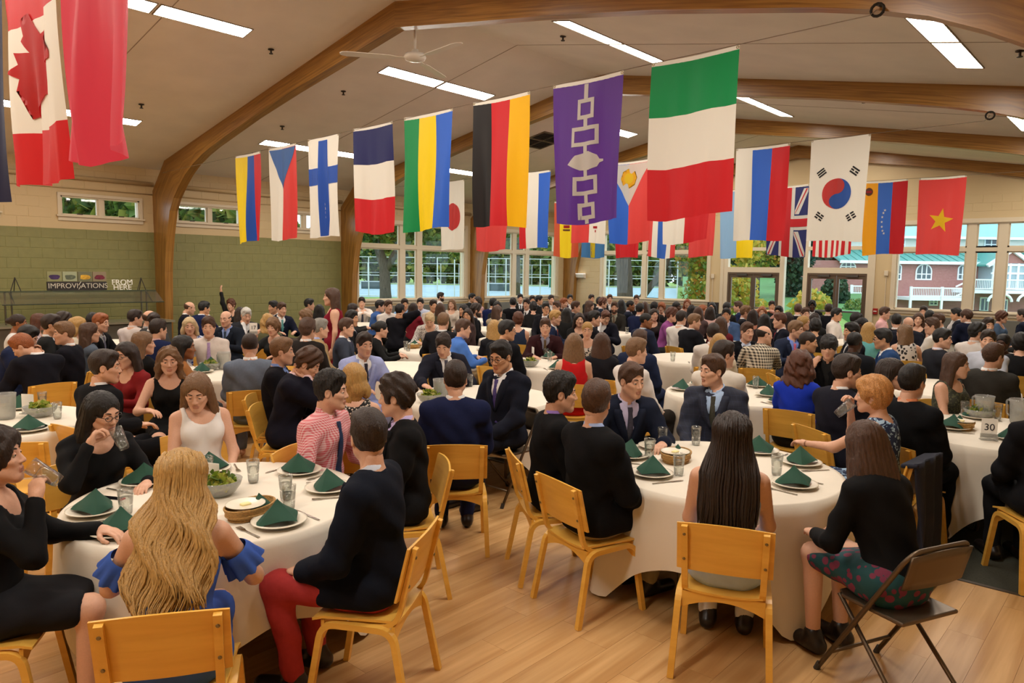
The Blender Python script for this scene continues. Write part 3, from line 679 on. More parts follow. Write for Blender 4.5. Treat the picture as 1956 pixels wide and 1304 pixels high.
# ================================================================ FLAGS
def fabric(name, col):
    if 'fab_'+name in MATS: return MATS['fab_'+name]
    m = bpy.data.materials.new('flag_'+name); n, l, b = nodes_of(m); c = lin(col); b.inputs['Base Color'].default_value = c; b.inputs['Roughness'].default_value = .55
    tr = n.new('ShaderNodeBsdfTranslucent'); tr.inputs['Color'].default_value = c; mx = n.new('ShaderNodeMixShader'); mx.inputs[0].default_value = .4
    l.new(b.outputs[0], mx.inputs[1]); l.new(tr.outputs[0], mx.inputs[2]); l.new(mx.outputs[0], n['Material Output'].inputs['Surface'])
    MATS['fab_'+name] = m; return m
FC = {'white': 'e9e2d4', 'red': 'cc1f26', 'blue': '1b4ba8', 'navy': '20245a', 'green': '0a8a4a', 'yellow': 'f2cf12', 'gold': 'f5b800', 'black': '1e1a1a', 'purple': '5a2c8c', 'pinkred': 'd83a50', 'lred': 'd8403c', 'lblue': '8ab0d4', 'sblue': '2e62c8', 'orange': 'd8601c', 'dred': 'b8141c', 'ogold': 'e89c10', 'rust': 'c8502c', 'cyb': '3060b8', 'swed': '3d74a8', 'skyb': '4a78c0', 'darkblue': '141a3c', 'brown': '6a3a20'}
def FM(c): return fabric(c, FC[c])
def flag(X, ya, yb, zt, zb, stripes, vertical, label, overlays=(), seed=0, amp=.035, taper=.94, hang=None):
    """hangs in the plane x=X, from y=ya (image left) to y=yb; s across 0..1, t down 0..1"""
    rg = np.random.default_rng(abs(seed)+11); ph = rg.random(6)*6.28; w = abs(ya-yb); h = zt-zb
    sagd = rg.uniform(-.02, .03); skew = rg.uniform(-.03, .03)
    def F(s, t, off=0.0):
        k = 1-(1-taper)*t**1.3
        y = ya+(yb-ya)*(.5+(s-.5)*k+skew*t)
        x = X+t**.8*amp*(math.sin(9*s+2.2*t+ph[0])+.6*math.sin(17*s-1.5*t+ph[1])+.35*math.sin(29*s+3*t+ph[2]))+amp*.8*math.sin(2.5*t+ph[3])*t+off
        z = zt-h*t-.015*math.sin(math.pi*s)+(.02*math.sin(5*s+ph[4])+sagd*(s-.5)*2)*t
        if hang: 
            dx, dz = hang(s, t); x += dx; z += dz
        return (x, y, z)
    root = empty('hanging_flag', (0, 0, 0), 0, label, 'flag', 'flags hanging from the arches')
    P = Vector(F(.5, 0)); root.location = P
    def G(s, t, off=0.0): q = F(s, t, off); return (q[0]-P.x, q[1]-P.y, q[2]-P.z)
    mats = []; mb = MB(); a = 0.0; tot = sum(x[1] for x in stripes)
    for c, wd in stripes:
        b = a+wd/tot; 
        if FM(c) not in mats: mats.append(FM(c))
        mi = mats.index(FM(c))
        if vertical: ns, nt, s0, s1, t0, t1 = max(3, int(18*(b-a))), 22, a, b, .025, 1
        else: ns, nt, s0, s1, t0, t1 = 16, max(4, int(22*(b-a))), 0, 1, .025+.975*a, .025+.975*b
        vs = [G(s0+(s1-s0)*i/ns, t0+(t1-t0)*j/nt) for j in range(nt+1) for i in range(ns+1)]
        mb.add(vs, [(j*(ns+1)+i, j*(ns+1)+i+1, (j+1)*(ns+1)+i+1, (j+1)*(ns+1)+i) for j in range(nt) for i in range(ns)], mi); a = b
    me = mb.mesh(mats, True, 'cloth', False); link('cloth', me, root)
    hm = MB(); vs = [G(i/16, t) for t in (0, .026) for i in range(17)]; hm.add(vs, [(i, i+1, i+18, i+17) for i in range(16)]); link('heading', hm.mesh(FM('white'), True, 'heading', False), root)
    for s in (.02, .98):
        q = G(s, .012); m = MB(); m.tube([(q[0], q[1]+.012*math.cos(t), q[2]+.012*math.sin(t)) for t in np.linspace(0, 2*math.pi, 9)[:-1]], .004, 5, closed=True); m.build('grommet', mat('brass', '8a7440', .4, .8), root)
    for nm, col, poly in overlays:
        # polygon (s,t) -> triangulated, cut finely, laid on both faces
        bm = bmesh.new(); f = bm.faces.new([bm.verts.new((p[0], p[1], 0)) for p in poly]); bmesh.ops.triangulate(bm, faces=[f])
        for _ in range(4):
            ed = [e for e in bm.edges if e.calc_length() > .055]
            if not ed: break
            bmesh.ops.subdivide_edges(bm, edges=ed, cuts=1, use_grid_fill=False); bmesh.ops.triangulate(bm, faces=bm.faces[:])
        vs = [(v.co.x, v.co.y) for v in bm.verts]; bm.verts.index_update(); fs = [[v.index for v in f.verts] for f in bm.faces]; bm.free()
        m = MB()
        lay = {'sun': 1, 'sun_disc': 2, 'saltire_stripe': 1, 'crest_band': 1, 'crest_shield': 1, 'cross_red': 2, 'cross_red_arm': 2, 'swirl': 1}.get(nm, 0); ov_ = (.004 if amp < .045 else .008)+.003*lay
        for off in (-ov_, ov_): m.add([G(p[0], p[1], off) for p in vs], fs)
        link(nm, m.mesh(FM(col), True, nm, False), root)
    return root
def R4(s0, s1, t0, t1): return [(s0, t0), (s1, t0), (s1, t1), (s0, t1)]
def star(cs, ct, r, rot=0, asp=.6, n=5):
    return [(cs+(r if i % 2 == 0 else r*.4)*math.sin(rot+i*math.pi/n), ct-(r if i % 2 == 0 else r*.4)*math.cos(rot+i*math.pi/n)*asp) for i in range(2*n)]
def disc(cs, ct, r, asp=.6, n=28, a0=0, a1=2*math.pi):
    return [(cs+r*math.cos(t), ct+r*math.sin(t)*asp) for t in np.linspace(a0, a1, n)[:None if a1-a0 < 6 else -1]]
def px_y(px, X):
    d = VF+VR*(_c*(px-978)+_s*(-330))/FPX-VU*(-_s*(px-978)+_c*(-330))/FPX; return d[1]*X/d[0]
XA, XB_, XC, XD = X1-.12, X1+BAY-.12, X1+2*BAY-.12, X1-BAY-.12
def fl(X, p0, p1, zt, zb, st, vert, label, ov=(), **k): return flag(X, px_y(p0, X), px_y(p1, X), zt, zb, st, vert, label, ov, seed=int(p0), **k)
# row on the arch with the fan
fl(XA, 450, 498, 4.02, 2.48, [('yellow', 2), ('blue', 1), ('red', 1)], True, 'flag with wide yellow, blue and red upright stripes')
fl(XA, 514, 566, 4.04, 2.50, [('white', 1), ('lred', 1)], True, 'white and red flag with blue triangle', [('triangle', 'skyb', [(.02, .03), (.98, .03), (.5, .45)])])
fl(XA, 589, 648, 4.05, 2.52, [('white', 1)], True, 'white flag with blue cross', [('cross', 'sblue', R4(.36, .64, .03, .99)), ('cross_arm', 'sblue', R4(.0, .355, .30, .47)), ('cross_arm', 'sblue', R4(.645, 1, .30, .47))])
fl(XA, 675, 750, 4.07, 2.55, [('navy', 1), ('white', 1), ('red', 1)], False, 'flag with stacked navy, white and red bands')
fl(XA, 772, 864, 4.08, 2.56, [('green', 1), ('yellow', 1), ('sblue', 1)], True, 'flag with green, yellow and blue upright stripes')
fl(XA, 903, 1010, 4.09, 2.56, [('black', 1), ('red', 1), ('gold', 1)], True, 'flag with black, red and gold upright stripes')
sq = []
def ring(s0, s1, t0, t1, w=.045): 
    h = w*.62; return [('square', 'white', R4(s0, s1, t0, t0+h)), ('square', 'white', R4(s0, s1, t1-h, t1)), ('square', 'white', R4(s0, s0+w, t0+h, t1-h)), ('square', 'white', R4(s1-w, s1, t0+h, t1-h))]
pov = ring(.38, .62, .13, .27)+ring(.30, .68, .32, .455)+ring(.34, .66, .665, .795)+ring(.39, .62, .85, .965)+[('link', 'white', R4(.47, .53, a, b)) for a, b in ((.03, .13), (.27, .32), (.455, .51), (.60, .665), (.795, .85), (.965, .995))]
pov += [('tree_emblem', 'white', [(.24, .575), (.36, .515), (.55, .495), (.66, .53), (.69, .56), (.74, .565), (.74, .58), (.69, .585), (.66, .61), (.55, .625), (.42, .62)])]
fl(XA, 1054, 1186, 4.10, 2.57, [('purple', 1)], True, 'purple flag with white linked squares and leaf-shaped tree', pov)
fl(XA, 1239, 1403, 4.115, 2.58, [('green', 1), ('white', 1), ('red', 1)], False, 'largest hanging flag with stacked green, white and red bands', taper=.97)
# nearest row, cut by the frame edge
maple = [(.5, .16), (.56, .235), (.66, .215), (.63, .34), (.74, .275), (.77, .31), (.9, .29), (.86, .35), (.93, .375), (.73, .47), (.76, .52), (.53, .50), (.53, .63), (.47, .63), (.47, .50), (.24, .52), (.27, .47), (.07, .375), (.14, .35), (.1, .29), (.23, .31), (.26, .275), (.37, .34), (.34, .215), (.44, .235)]
fl(XD, -80, 22, 4.14, 2.52, [('darkblue', 1)], True, 'dark blue flag with small crest at frame edge', [('crest', 'green', disc(.66, .80, .06, .8)), ('crest_shield', 'ogold', R4(.62, .7, .77, .8))], amp=.05)
fl(XD, 24, 124, 4.14, 2.60, [('red', 1), ('white', 2), ('red', 1)], False, 'white and red flag with large red maple leaf', [('maple_leaf', 'red', [(.5+(p[1]-.395)*1.62, .47-(p[0]-.5)*.56) for p in maple])], amp=.05)
fl(XD, 136, 262, 4.14, 2.60, [('pinkred', 1)], True, 'rosy red flag with yellow stars hanging folded', [('star', 'gold', star(.25, .2, .16, .5))]+[('star', 'gold', star(a, b, .06, .3)) for a, b in ((.45, .1), (.55, .17), (.55, .26), (.45, .33))], amp=.06, hang=lambda s, t: (0, max(0, t-.75)*.9*abs(s-.45)))
# row on the second arch
fl(XB_, 842, 887, 4.03, 2.50, [('white', 1)], True, 'white flag with red disc', [('disc', 'lred', disc(.5, .52, .34))])
fl(XB_, 908, 970, 4.03, 2.46, [('lred', 1)], True, 'plain light red flag hanging below the black red gold flag')
fl(XB_, 992, 1052, 4.04, 2.50, [('red', 1), ('white', 1.4), ('sblue', 1.4)], True, 'flag with red, white and blue upright stripes behind gold edge', [])
fl(XB_, 1092, 1160, 4.04, 2.58, [('lred', 1), ('white', 1)], True, 'red and white halved flag below the purple flag', [('crest', 'dred', R4(.62, .8, .78, .81)), ('crest', 'dred', R4(.68, .74, .83, .86))])
fl(XB_, 1163, 1243, 4.04, 2.57, [('sblue', 1), ('lred', 1)], True, 'blue and red flag with white triangle and yellow sun', [('triangle', 'white', [(0, .03), (1, .03), (.5, .53)]), ('sun', 'gold', star(.5, .2, .2, 0, .6, 8)), ('sun_disc', 'yellow', disc(.5, .2, .11))])
fl(XB_, 1270, 1362, 4.04, 2.56, [('white', 1), ('red', 1)], True, 'white and red upright halved flag below the largest flag')
fl(XB_, 1405, 1507, 4.05, 2.57, [('white', 1), ('sblue', 1.15), ('red', 1)], True, 'flag with white, blue and red upright stripes')
tri = []
def bars(cs, ct, rot, pat):
    out_ = []
    for k, br in zip((-1, 0, 1), pat):
        for a, b in (((-.075, .075),) if not br else ((-.075, -.012), (.012, .075))):
            q = []
            for u, v in ((a, k*.04-.013), (b, k*.04-.013), (b, k*.04+.013), (a, k*.04+.013)):
                q.append((cs+u*math.cos(rot)-v*math.sin(rot), ct+(u*math.sin(rot)+v*math.cos(rot))*.6))
            out_.append(('trigram_bar', 'black', q))
    return out_
kov = [('disc_half', 'lred', disc(.5, .54, .25, .6, 20, math.pi*.5, math.pi*1.5)), ('disc_half', 'cyb', disc(.5, .54, .25, .6, 20, -math.pi*.5, math.pi*.5))]
kov[0] = ('disc_half', 'lred', disc(.5, .54, .25, .6, 18, math.pi*.5, math.pi*1.5)+disc(.5, .465, .125, .6, 10, -math.pi*.5, math.pi*.5)+disc(.5, .615, .125, .6, 10, math.pi*1.5, math.pi*.5)[0:])
kov[1] = ('disc_half', 'cyb', disc(.5, .54, .25, .6, 18, -math.pi*.5, math.pi*.5)+disc(.5, .615, .125, .6, 10, math.pi*.5, math.pi*1.5)+disc(.5, .465, .125, .6, 10, math.pi*.5, -math.pi*.5))
kov = [('disc_half', 'lred', disc(.5, .54, .25, .6, 18, math.pi*.5, math.pi*1.5)), ('disc_half', 'cyb', disc(.5, .54, .25, .6, 18, -math.pi*.5, math.pi*.5)), ('swirl', 'lred', disc(.5, .465, .125)), ('swirl', 'cyb', disc(.5, .615, .125))]
kov += bars(.22, .33, -.6, (0, 0, 0))+bars(.78, .33, .6, (0, 1, 0))+bars(.22, .76, .6, (1, 0, 1))+bars(.78, .76, -.6, (1, 1, 1))
fl(XB_, 1547, 1660, 4.06, 2.54, [('white', 1)], True, 'white flag with red and blue disc and black bars', kov, amp=.025)
# row on the third arch
fl(XC, 1060, 1108, 4.0, 2.44, [('rust', 1), ('yellow', 2), ('rust', 1)], True, 'orange and yellow striped flag with crest below purple flag', [('crest', 'dred', R4(.4, .62, .42, .47)), ('crest', 'brown', R4(.38, .64, .49, .52))])
fl(XC, 1113, 1162, 4.0, 2.42, [('swed', 1)], True, 'blue flag with yellow cross', [('cross', 'yellow', R4(.38, .58, .03, .99)), ('cross_arm', 'yellow', R4(0, .375, .34, .46)), ('cross_arm', 'yellow', R4(.585, 1, .34, .46))])
fl(XC, 1176, 1224, 4.0, 2.42, [('red', 1)], True, 'plain bright red flag end below the blue and red flag')
fl(XC, 1243, 1299, 4.0, 2.42, [('lred', 1), ('white', 1), ('cyb', 2), ('white', 1), ('lred', 1)], True, 'flag with red, white and blue five stripes behind largest flag')
fl(XC, 1318, 1370, 4.0, 2.44, [('lred', 1)], True, 'plain soft red flag beside largest flag')
fl(XC, 1378, 1446, 4.0, 2.40, [('lblue', 1.1), ('yellow', 1)], True, 'pale blue and yellow halved flag')
uk = [('cross', 'white', R4(.32, .68, .03, 1)), ('cross_arm', 'white', R4(0, .318, .42, .62)), ('cross_arm', 'white', R4(.682, 1, .42, .62)), ('cross_red', 'red', R4(.4, .6, .028, 1))]
for sx, sy in ((0, 0), (1, 0), (0, 1), (1, 1)):
    cs, ct = (.02 if sx == 0 else .98), (.05 if sy == 0 else .99); e0, e1 = (.31 if sx == 0 else .69), (.40 if sy == 0 else .64); d = .1 if sx == 0 else -.1; d2 = .05 if sy == 0 else -.05
    uk.append(('saltire', 'white', [(cs, ct), (cs+d, ct), (e0, e1-d2), (e0, e1), (e0-d, e1), (cs, ct+d2)])); uk.append(('saltire_stripe', 'red', [(cs+d*.1, ct+d2*.1), (cs+d*.45, ct+d2*.1), (e0-d*.1, e1-d2*.35), (e0-d*.1, e1-d2*.05)]))
uk += [('cross_red_arm', 'red', R4(0, .398, .465, .575)), ('cross_red_arm', 'red', R4(.602, 1, .465, .575))]
ukf = []
for i, q in enumerate(uk): ukf.append(q)
fl(XC, 1468, 1548, 4.0, 2.44, [('navy', 1)], True, 'navy flag with red and white union crosses', ukf, amp=.02)
fl(XC, 1560, 1636, 3.99, 2.44, [(('red', 'white')[i % 2], 1) for i in range(13)], True, 'red and white striped flag mostly hidden behind white disc flag', [('canton', 'navy', R4(0, .46, .03, .4))])
fl(XC, 1652, 1736, 3.97, 2.47, [('ogold', 1), ('cyb', 1), ('dred', 1)], True, 'gold, blue and red upright striped flag with arc of stars', [('crest', 'brown', disc(.13, .14, .09)), ('crest_band', 'dred', R4(.07, .19, .13, .155))]+[('star', 'white', star(.5-.1*math.cos(t)+.06, .56+.17*math.sin(t), .035)) for t in np.linspace(-1.2, 1.2, 7)], amp=.025)
fl(XC, 1757, 1848, 3.965, 2.46, [('lred', 1)], True, 'red flag with large yellow star', [('star', 'yellow', star(.52, .56, .27, .15))], amp=.03)
# lines
def wire(X, y0, y1, zf, zh, label):
    m = MB(); pts = [(X, y0+(y1-y0)*t, zf(y0+(y1-y0)*t)) for t in np.linspace(0, 1, 40)]; pts += [(X+.02, y1-.05, zh)]
    root = empty('flag_line', (X, y0, zf(y0)), 0, label, 'wire'); O = (X, y0, zf(y0)); L_ = lambda p: (p[0]-O[0], p[1]-O[1], p[2]-O[2])
    m.tube([L_(p) for p in pts], .004, 5); m.tube([L_((X, y0, zf(y0))), L_((X+.2, y0+.1, zf(y0)+.02))], .004, 5); m.build('cable', mat('cable', '7a6a58', .5, .5), root)
    m = MB(); m.tube([L_((X+.03, y1-.05+.05*math.cos(t), zh+.05*math.sin(t))) for t in np.linspace(0, 2*math.pi, 13)[:-1]], .012, 6, closed=True); m.tube([L_((X+.03, y1-.05, zh+.04)), L_((X+.2, y1-.05, zh+.07))], .012, 6); m.build('hook', mat('hook_iron', '2a241e', .5, .6), root)
wire(XA, 15.9, 2.0, lambda y: 4.152-.011*y, 4.17, 'line holding the row of flags with black red gold flag')
wire(XB_, 15.9, 2.0, lambda y: 4.07-.0034*y, 4.13, 'line holding the white disc flag with black bars')
wire(XC, 15.9, 1.9, lambda y: 3.947+.0045*y, 4.09, 'line holding the yellow star flag')
wire(XD, 15.9, 2.0, lambda y: 4.138, 4.2, 'line holding the maple leaf flag')
# ================================================================ FIGURES (implicit surfaces -> one continuous mesh)
def V3(*a): return np.array(a, np.float32)
class Field:
    def __init__(s, lo, hi, h):
        s.lo = np.array(lo, np.float32); s.h = h; n = np.ceil((np.array(hi)-s.lo)/h).astype(int)+1; s.n = n
        ax = [s.lo[i]+h*np.arange(n[i], dtype=np.float32) for i in range(3)]
        s.X, s.Y, s.Z = np.meshgrid(*ax, indexing='ij', copy=False)
        s.d = np.full(n, 9.0, np.float32)
def cone_d(F, a, b, r1, r2, sy=1.0):
    ax, ay, az = a; bx, by, bz = b[0]-ax, b[1]-ay, b[2]-az; L = bx*bx+by*by+bz*bz+1e-9
    X, Y, Z = F.X-ax, F.Y-ay, F.Z-az; t = np.clip((X*bx+Y*by+Z*bz)/L, 0, 1)
    return np.sqrt((X-t*bx)**2+((Y-t*by)/sy)**2+(Z-t*bz)**2)-(r1+(r2-r1)*t)
def ell_d(F, c, r):
    X, Y, Z = F.X-c[0], F.Y-c[1], F.Z-c[2]
    k0 = np.sqrt((X/r[0])**2+(Y/r[1])**2+(Z/r[2])**2); k1 = np.sqrt((X/r[0]**2)**2+(Y/r[1]**2)**2+(Z/r[2]**2)**2)+1e-6
    return k0*(k0-1)/k1
def smin(a, b, k):
    h = np.maximum(k-np.abs(a-b), 0)/k; return np.minimum(a, b)-h*h*k*.25
def smax(a, b, k): return -smin(-a, -b, k)
_E = [(0, 1), (2, 3), (4, 5), (6, 7), (0, 2), (1, 3), (4, 6), (5, 7), (0, 4), (1, 5), (2, 6), (3, 7)]
def surfnet(F, d=None):
    d = F.d if d is None else d; ins = d < 0
    s = lambda i, j, k: (slice(i, d.shape[0]-1+i), slice(j, d.shape[1]-1+j), slice(k, d.shape[2]-1+k))
    C = [(i, j, k) for k in (0, 1) for j in (0, 1) for i in (0, 1)]
    cnt = sum(ins[s(*c)].astype(np.int8) for c in C); act = (cnt > 0) & (cnt < 8)
    idx = np.full(act.shape, -1, np.int64); ii = np.argwhere(act); idx[act] = np.arange(len(ii))
    v = np.stack([d[s(*c)][act] for c in C], 1); off = np.array(C, np.float32)
    acc = np.zeros((len(ii), 3), np.float32); n = np.zeros(len(ii), np.float32)
    for a, b in _E:
        va, vb = v[:, a], v[:, b]; m = (va < 0) != (vb < 0); t = np.where(m, va/np.where(m, va-vb, 1), 0)
        p = off[a]+(off[b]-off[a])*t[:, None]; acc += p*m[:, None]; n += m
    P = F.lo+(ii+acc/n[:, None])*F.h
    quads = []
    for ax in range(3):
        u, w = (ax+1) % 3, (ax+2) % 3
        sl0 = [slice(None)]*3; sl1 = [slice(None)]*3; sl0[ax] = slice(0, -1); sl1[ax] = slice(1, None)
        A, B = ins[tuple(sl0)], ins[tuple(sl1)]; ch = A != B
        e = np.argwhere(ch); e = e[(e[:, u] > 0) & (e[:, w] > 0) & (e[:, u] < idx.shape[u]) & (e[:, w] < idx.shape[w])]
        if not len(e): continue
        fl_ = A[tuple(e.T)]
        def g(du, dw): q = e.copy(); q[:, u] += du; q[:, w] += dw; return idx[tuple(q.T)]
        q = np.stack([g(-1, -1), g(0, -1), g(0, 0), g(-1, 0)], 1); q[~fl_] = q[~fl_][:, ::-1]; quads.append(q)
    return P.astype(np.float64), np.concatenate(quads)
class NM:
    """numpy mesh parts, joined into one mesh"""
    def __init__(s): s.V = []; s.Q = []; s.M = []; s.n = 0
    def add(s, V, Q, mi=0):
        V = np.asarray(V, float); Q = np.asarray(Q); s.V.append(V); s.Q.append(Q+s.n); s.M.append(np.full(len(Q), mi) if np.isscalar(mi) else mi); s.n += len(V); return s
    def mb(s, m, mi=0, T=None):
        V = np.array(m.v, float); V = V if T is None else T(V); q = []
        for f in m.f:
            f = list(f)
            if len(f) == 4: q.append(f)
            else:
                for i in range(1, len(f)-1): q.append([f[0], f[i], f[i+1], f[i+1]])
        return s.add(V, np.array(q), mi)
    def mesh(s, mats, name='body', smooth=True):
        V = np.concatenate(s.V); Q = np.concatenate(s.Q); M = np.concatenate(s.M)
        tri = Q[:, 2] == Q[:, 3]; me = bpy.data.meshes.new(name)
        cnt = np.where(tri, 3, 4); start = np.concatenate([[0], np.cumsum(cnt)[:-1]]); mask = np.ones(Q.shape, bool); mask[tri, 3] = False; loops = Q[mask]
        me.vertices.add(len(V)); me.vertices.foreach_set('co', V.ravel()); me.loops.add(len(loops)); me.loops.foreach_set('vertex_index', loops.astype(np.int32))
        me.polygons.add(len(Q)); me.polygons.foreach_set('loop_start', start.astype(np.int32)); me.polygons.foreach_set('material_index', M.astype(np.int32))
        me.polygons.foreach_set('use_smooth', np.full(len(Q), smooth))
        for m in (mats if isinstance(mats, (list, tuple)) else [mats]): me.materials.append(m)
        me.update(); me.validate(); return me
# ---- materials that take the colour of the object
def objcol(name, rough, bump=.0, bscale=200., mul=None, sheen=0.0, stretch=(1, 1, 1), nz=.0, sss=0.0, detail=3, spec=.4):
    m = bpy.data.materials.new(name); n, l, b = nodes_of(m); oi = n.new('ShaderNodeObjectInfo'); c = oi.outputs['Color']
    b.inputs['Roughness'].default_value = rough; b.inputs['Specular IOR Level'].default_value = spec
    tc = n.new('ShaderNodeTexCoord'); mp = n.new('ShaderNodeMapping'); mp.inputs['Scale'].default_value = stretch; l.new(tc.outputs['Object'], mp.inputs['Vector'])
    if mul:
        mx = n.new('ShaderNodeMix'); mx.data_type = 'RGBA'; mx.blend_type = 'MIX'; mx.inputs['Factor'].default_value = mul[1]; l.new(c, mx.inputs['A']); mx.inputs['B'].default_value = lin(mul[0]); c = mx.outputs['Result']
    if nz:
        t = n.new('ShaderNodeTexNoise'); t.inputs['Scale'].default_value = bscale; t.inputs['Detail'].default_value = detail; l.new(mp.outputs['Vector'], t.inputs['Vector'])
        mr = n.new('ShaderNodeMapRange'); mr.inputs['From Min'].default_value = .3; mr.inputs['From Max'].default_value = .7; mr.inputs['To Min'].default_value = 1-nz; mr.inputs['To Max'].default_value = 1+nz; l.new(t.outputs['Fac'], mr.inputs['Value'])
        h = n.new('ShaderNodeHueSaturation'); l.new(mr.outputs[0], h.inputs['Value']); l.new(c, h.inputs['Color']); c = h.outputs['Color']
    l.new(c, b.inputs['Base Color'])
    if bump:
        t2 = n.new('ShaderNodeTexNoise'); t2.inputs['Scale'].default_value = bscale; t2.inputs['Detail'].default_value = detail; l.new(mp.outputs['Vector'], t2.inputs['Vector'])
        bp = n.new('ShaderNodeBump'); bp.inputs['Strength'].default_value = bump; bp.inputs['Distance'].default_value = .01; l.new(t2.outputs['Fac'], bp.inputs['Height']); l.new(bp.outputs['Normal'], b.inputs['Normal'])
    if sheen: b.inputs['Sheen Weight'].default_value = sheen
    return m
M_SKIN = objcol('skin', .5, .03, 120, nz=.04); M_LIP = objcol('lips', .4, mul=('a04038', .45)); M_BROW = mat('brow_hair', '2c1e14', .8)
M_EYEW = mat('eye_white', 'd8d0c8', .25); M_IRIS = mat('iris', '2a1c12', .15)
M_CLOTH = objcol('cloth_wool', .9, .12, 40, nz=.06, detail=4, spec=.12); M_SHIRT = objcol('cloth_shirt', .8, .15, 22, nz=.04, spec=.15); M_TIE = objcol('tie_silk', .45, .05, 90, nz=.25)
M_HAIR = objcol('hair', .42, .5, 60, stretch=(5, 5, .5), nz=.35, detail=4); M_HAIRS = objcol('hair_short', .5, .5, 110, stretch=(1.5, 1.5, .8), nz=.35, detail=4); M_SHOE = mat('shoe_leather', '1a1210', .35)
SKIN = {'a': 'd9a88c', 'b': 'd09c78', 'c': '94603e', 'd': '4a2c1c'}
HAIRC = {'k': '15110f', 'd': '2a1c14', 'b': '493020', 'l': '76573a', 'y': 'b48c50', 'p': 'cdb48a', 'r': '8f4f28', 'a': '56301e', 'g': '88847c', 'w': 'c4c0b8', 's': 'b9824a'}
# ---------------------------------------------------------------- head (local: centre of skull, face +y, crown z=.125, chin z=-.118)
def head_field(h, female):
    F = Field((-.11, -.125, -.235), (.11, .135, .14), h); g = .95 if female else 1.0
    d = ell_d(F, (0, -.012, .037), (.076, .096, .088))
    d = smin(d, ell_d(F, (0, .028, -.035), (.061*g, .066, .082)), .03)
    for s in (-1, 1):
        d = smin(d, cone_d(F, (s*.053*g, .0, -.05), (s*.016*g, .064, -.1), .02, .017), .03)
        d = smin(d, cone_d(F, (s*.05, .045, -.012), (s*.036, .07, -.022), .018, .016), .02)
    d = smin(d, cone_d(F, (-.008*g, .070, -.1), (.008*g, .070, -.1), .017, .017), .02)
    d = smin(d, cone_d(F, (-.034, .074, .026), (.034, .074, .026), .014, .014), .02)
    for s in (-1, 1): d = smax(d, -(ell_d(F, (s*.031, .099, .006), (.019, .016, .0125))), .012)
    d = smin(d, cone_d(F, (0, .085, .016), (0, .106, -.028), .0075, .0115), .012)
    for s in (-1, 1): d = smin(d, ell_d(F, (s*.0115, .097, -.033), (.0075, .01, .0075)), .006)
    d = smin(d, ell_d(F, (0, .088, -.06), (.023, .012, .0075)), .008); d = smin(d, ell_d(F, (0, .087, -.072), (.02, .0115, .008)), .006)
    d = smax(d, -ell_d(F, (0, .1015, -.0655), (.024, .006, .0022)), .004)
    for s in (-1, 1):
        e = ell_d(F, (s*.078, -.008, -.002), (.0095, .019, .031)); e = smax(e, -ell_d(F, (s*.086, -.003, .0), (.007, .011, .02)), .004); d = smin(d, e, .008)
    nr = .044 if female else .051
    d = smin(d, cone_d(F, (0, -.028, -.06), (0, -.05, -.25), nr, nr*1.06), .035)
    F.d = d; return F
_HEAD = {}
def head_part(female, lod):
    k = (female, lod)
    if k in _HEAD: return _HEAD[k]
    F = head_field((.0058, .012)[lod], female); V, Q = surfnet(F); c = V[Q].mean(1); mi = np.zeros(len(Q), int)
    mi[(np.abs(c[:, 0]) < .0225) & (c[:, 2] < -.053) & (c[:, 2] > -.0805) & (c[:, 1] > .087)] = 1
    nm = NM().add(V, Q, mi)
    for s in (-1, 1):
        n = 10 if lod == 0 else 6; m = MB(); m.lathe([(max(.0004, .0125*math.sin(t)), .0125*math.cos(t)) for t in np.linspace(0, math.pi, n)], n)
        E = np.array(m.v); V2 = np.stack([E[:, 0], E[:, 2], -E[:, 1]], 1)+np.array([s*.031, .0795, .006]); q = []; mm = []
        for f in m.f: q.append(f); mm.append(3 if np.mean([V2[i][1] for i in f]) > .0795+.0105 else 2)
        nm.add(V2, np.array(q), np.array(mm))
        # upper lid and brow
        m = MB(); n = 8; pts = []
        for j in range(5):
            for i in range(n+1):
                a = math.pi*i/n; e = math.radians(8+j*17); pts.append((s*.031+.0142*math.cos(a)*math.cos(e), .0790+.0142*math.sin(a)*math.cos(e), .006+.0142*math.sin(e)))
        m.add(pts, [(j*(n+1)+i, j*(n+1)+i+1, (j+1)*(n+1)+i+1, (j+1)*(n+1)+i) for j in range(4) for i in range(n)]); nm.mb(m, 0)
        m = MB(); m.tube([(s*(.013+.034*t), .0925-.0125*t*t, .0285+.005*math.sin(t*2.4)) for t in np.linspace(0, 1, 5)], [.0028, .004, .004, .0035, .0015], 6); nm.mb(m, 4)
    _HEAD[k] = (np.concatenate(nm.V), np.concatenate(nm.Q), np.concatenate(nm.M)); return _HEAD[k]
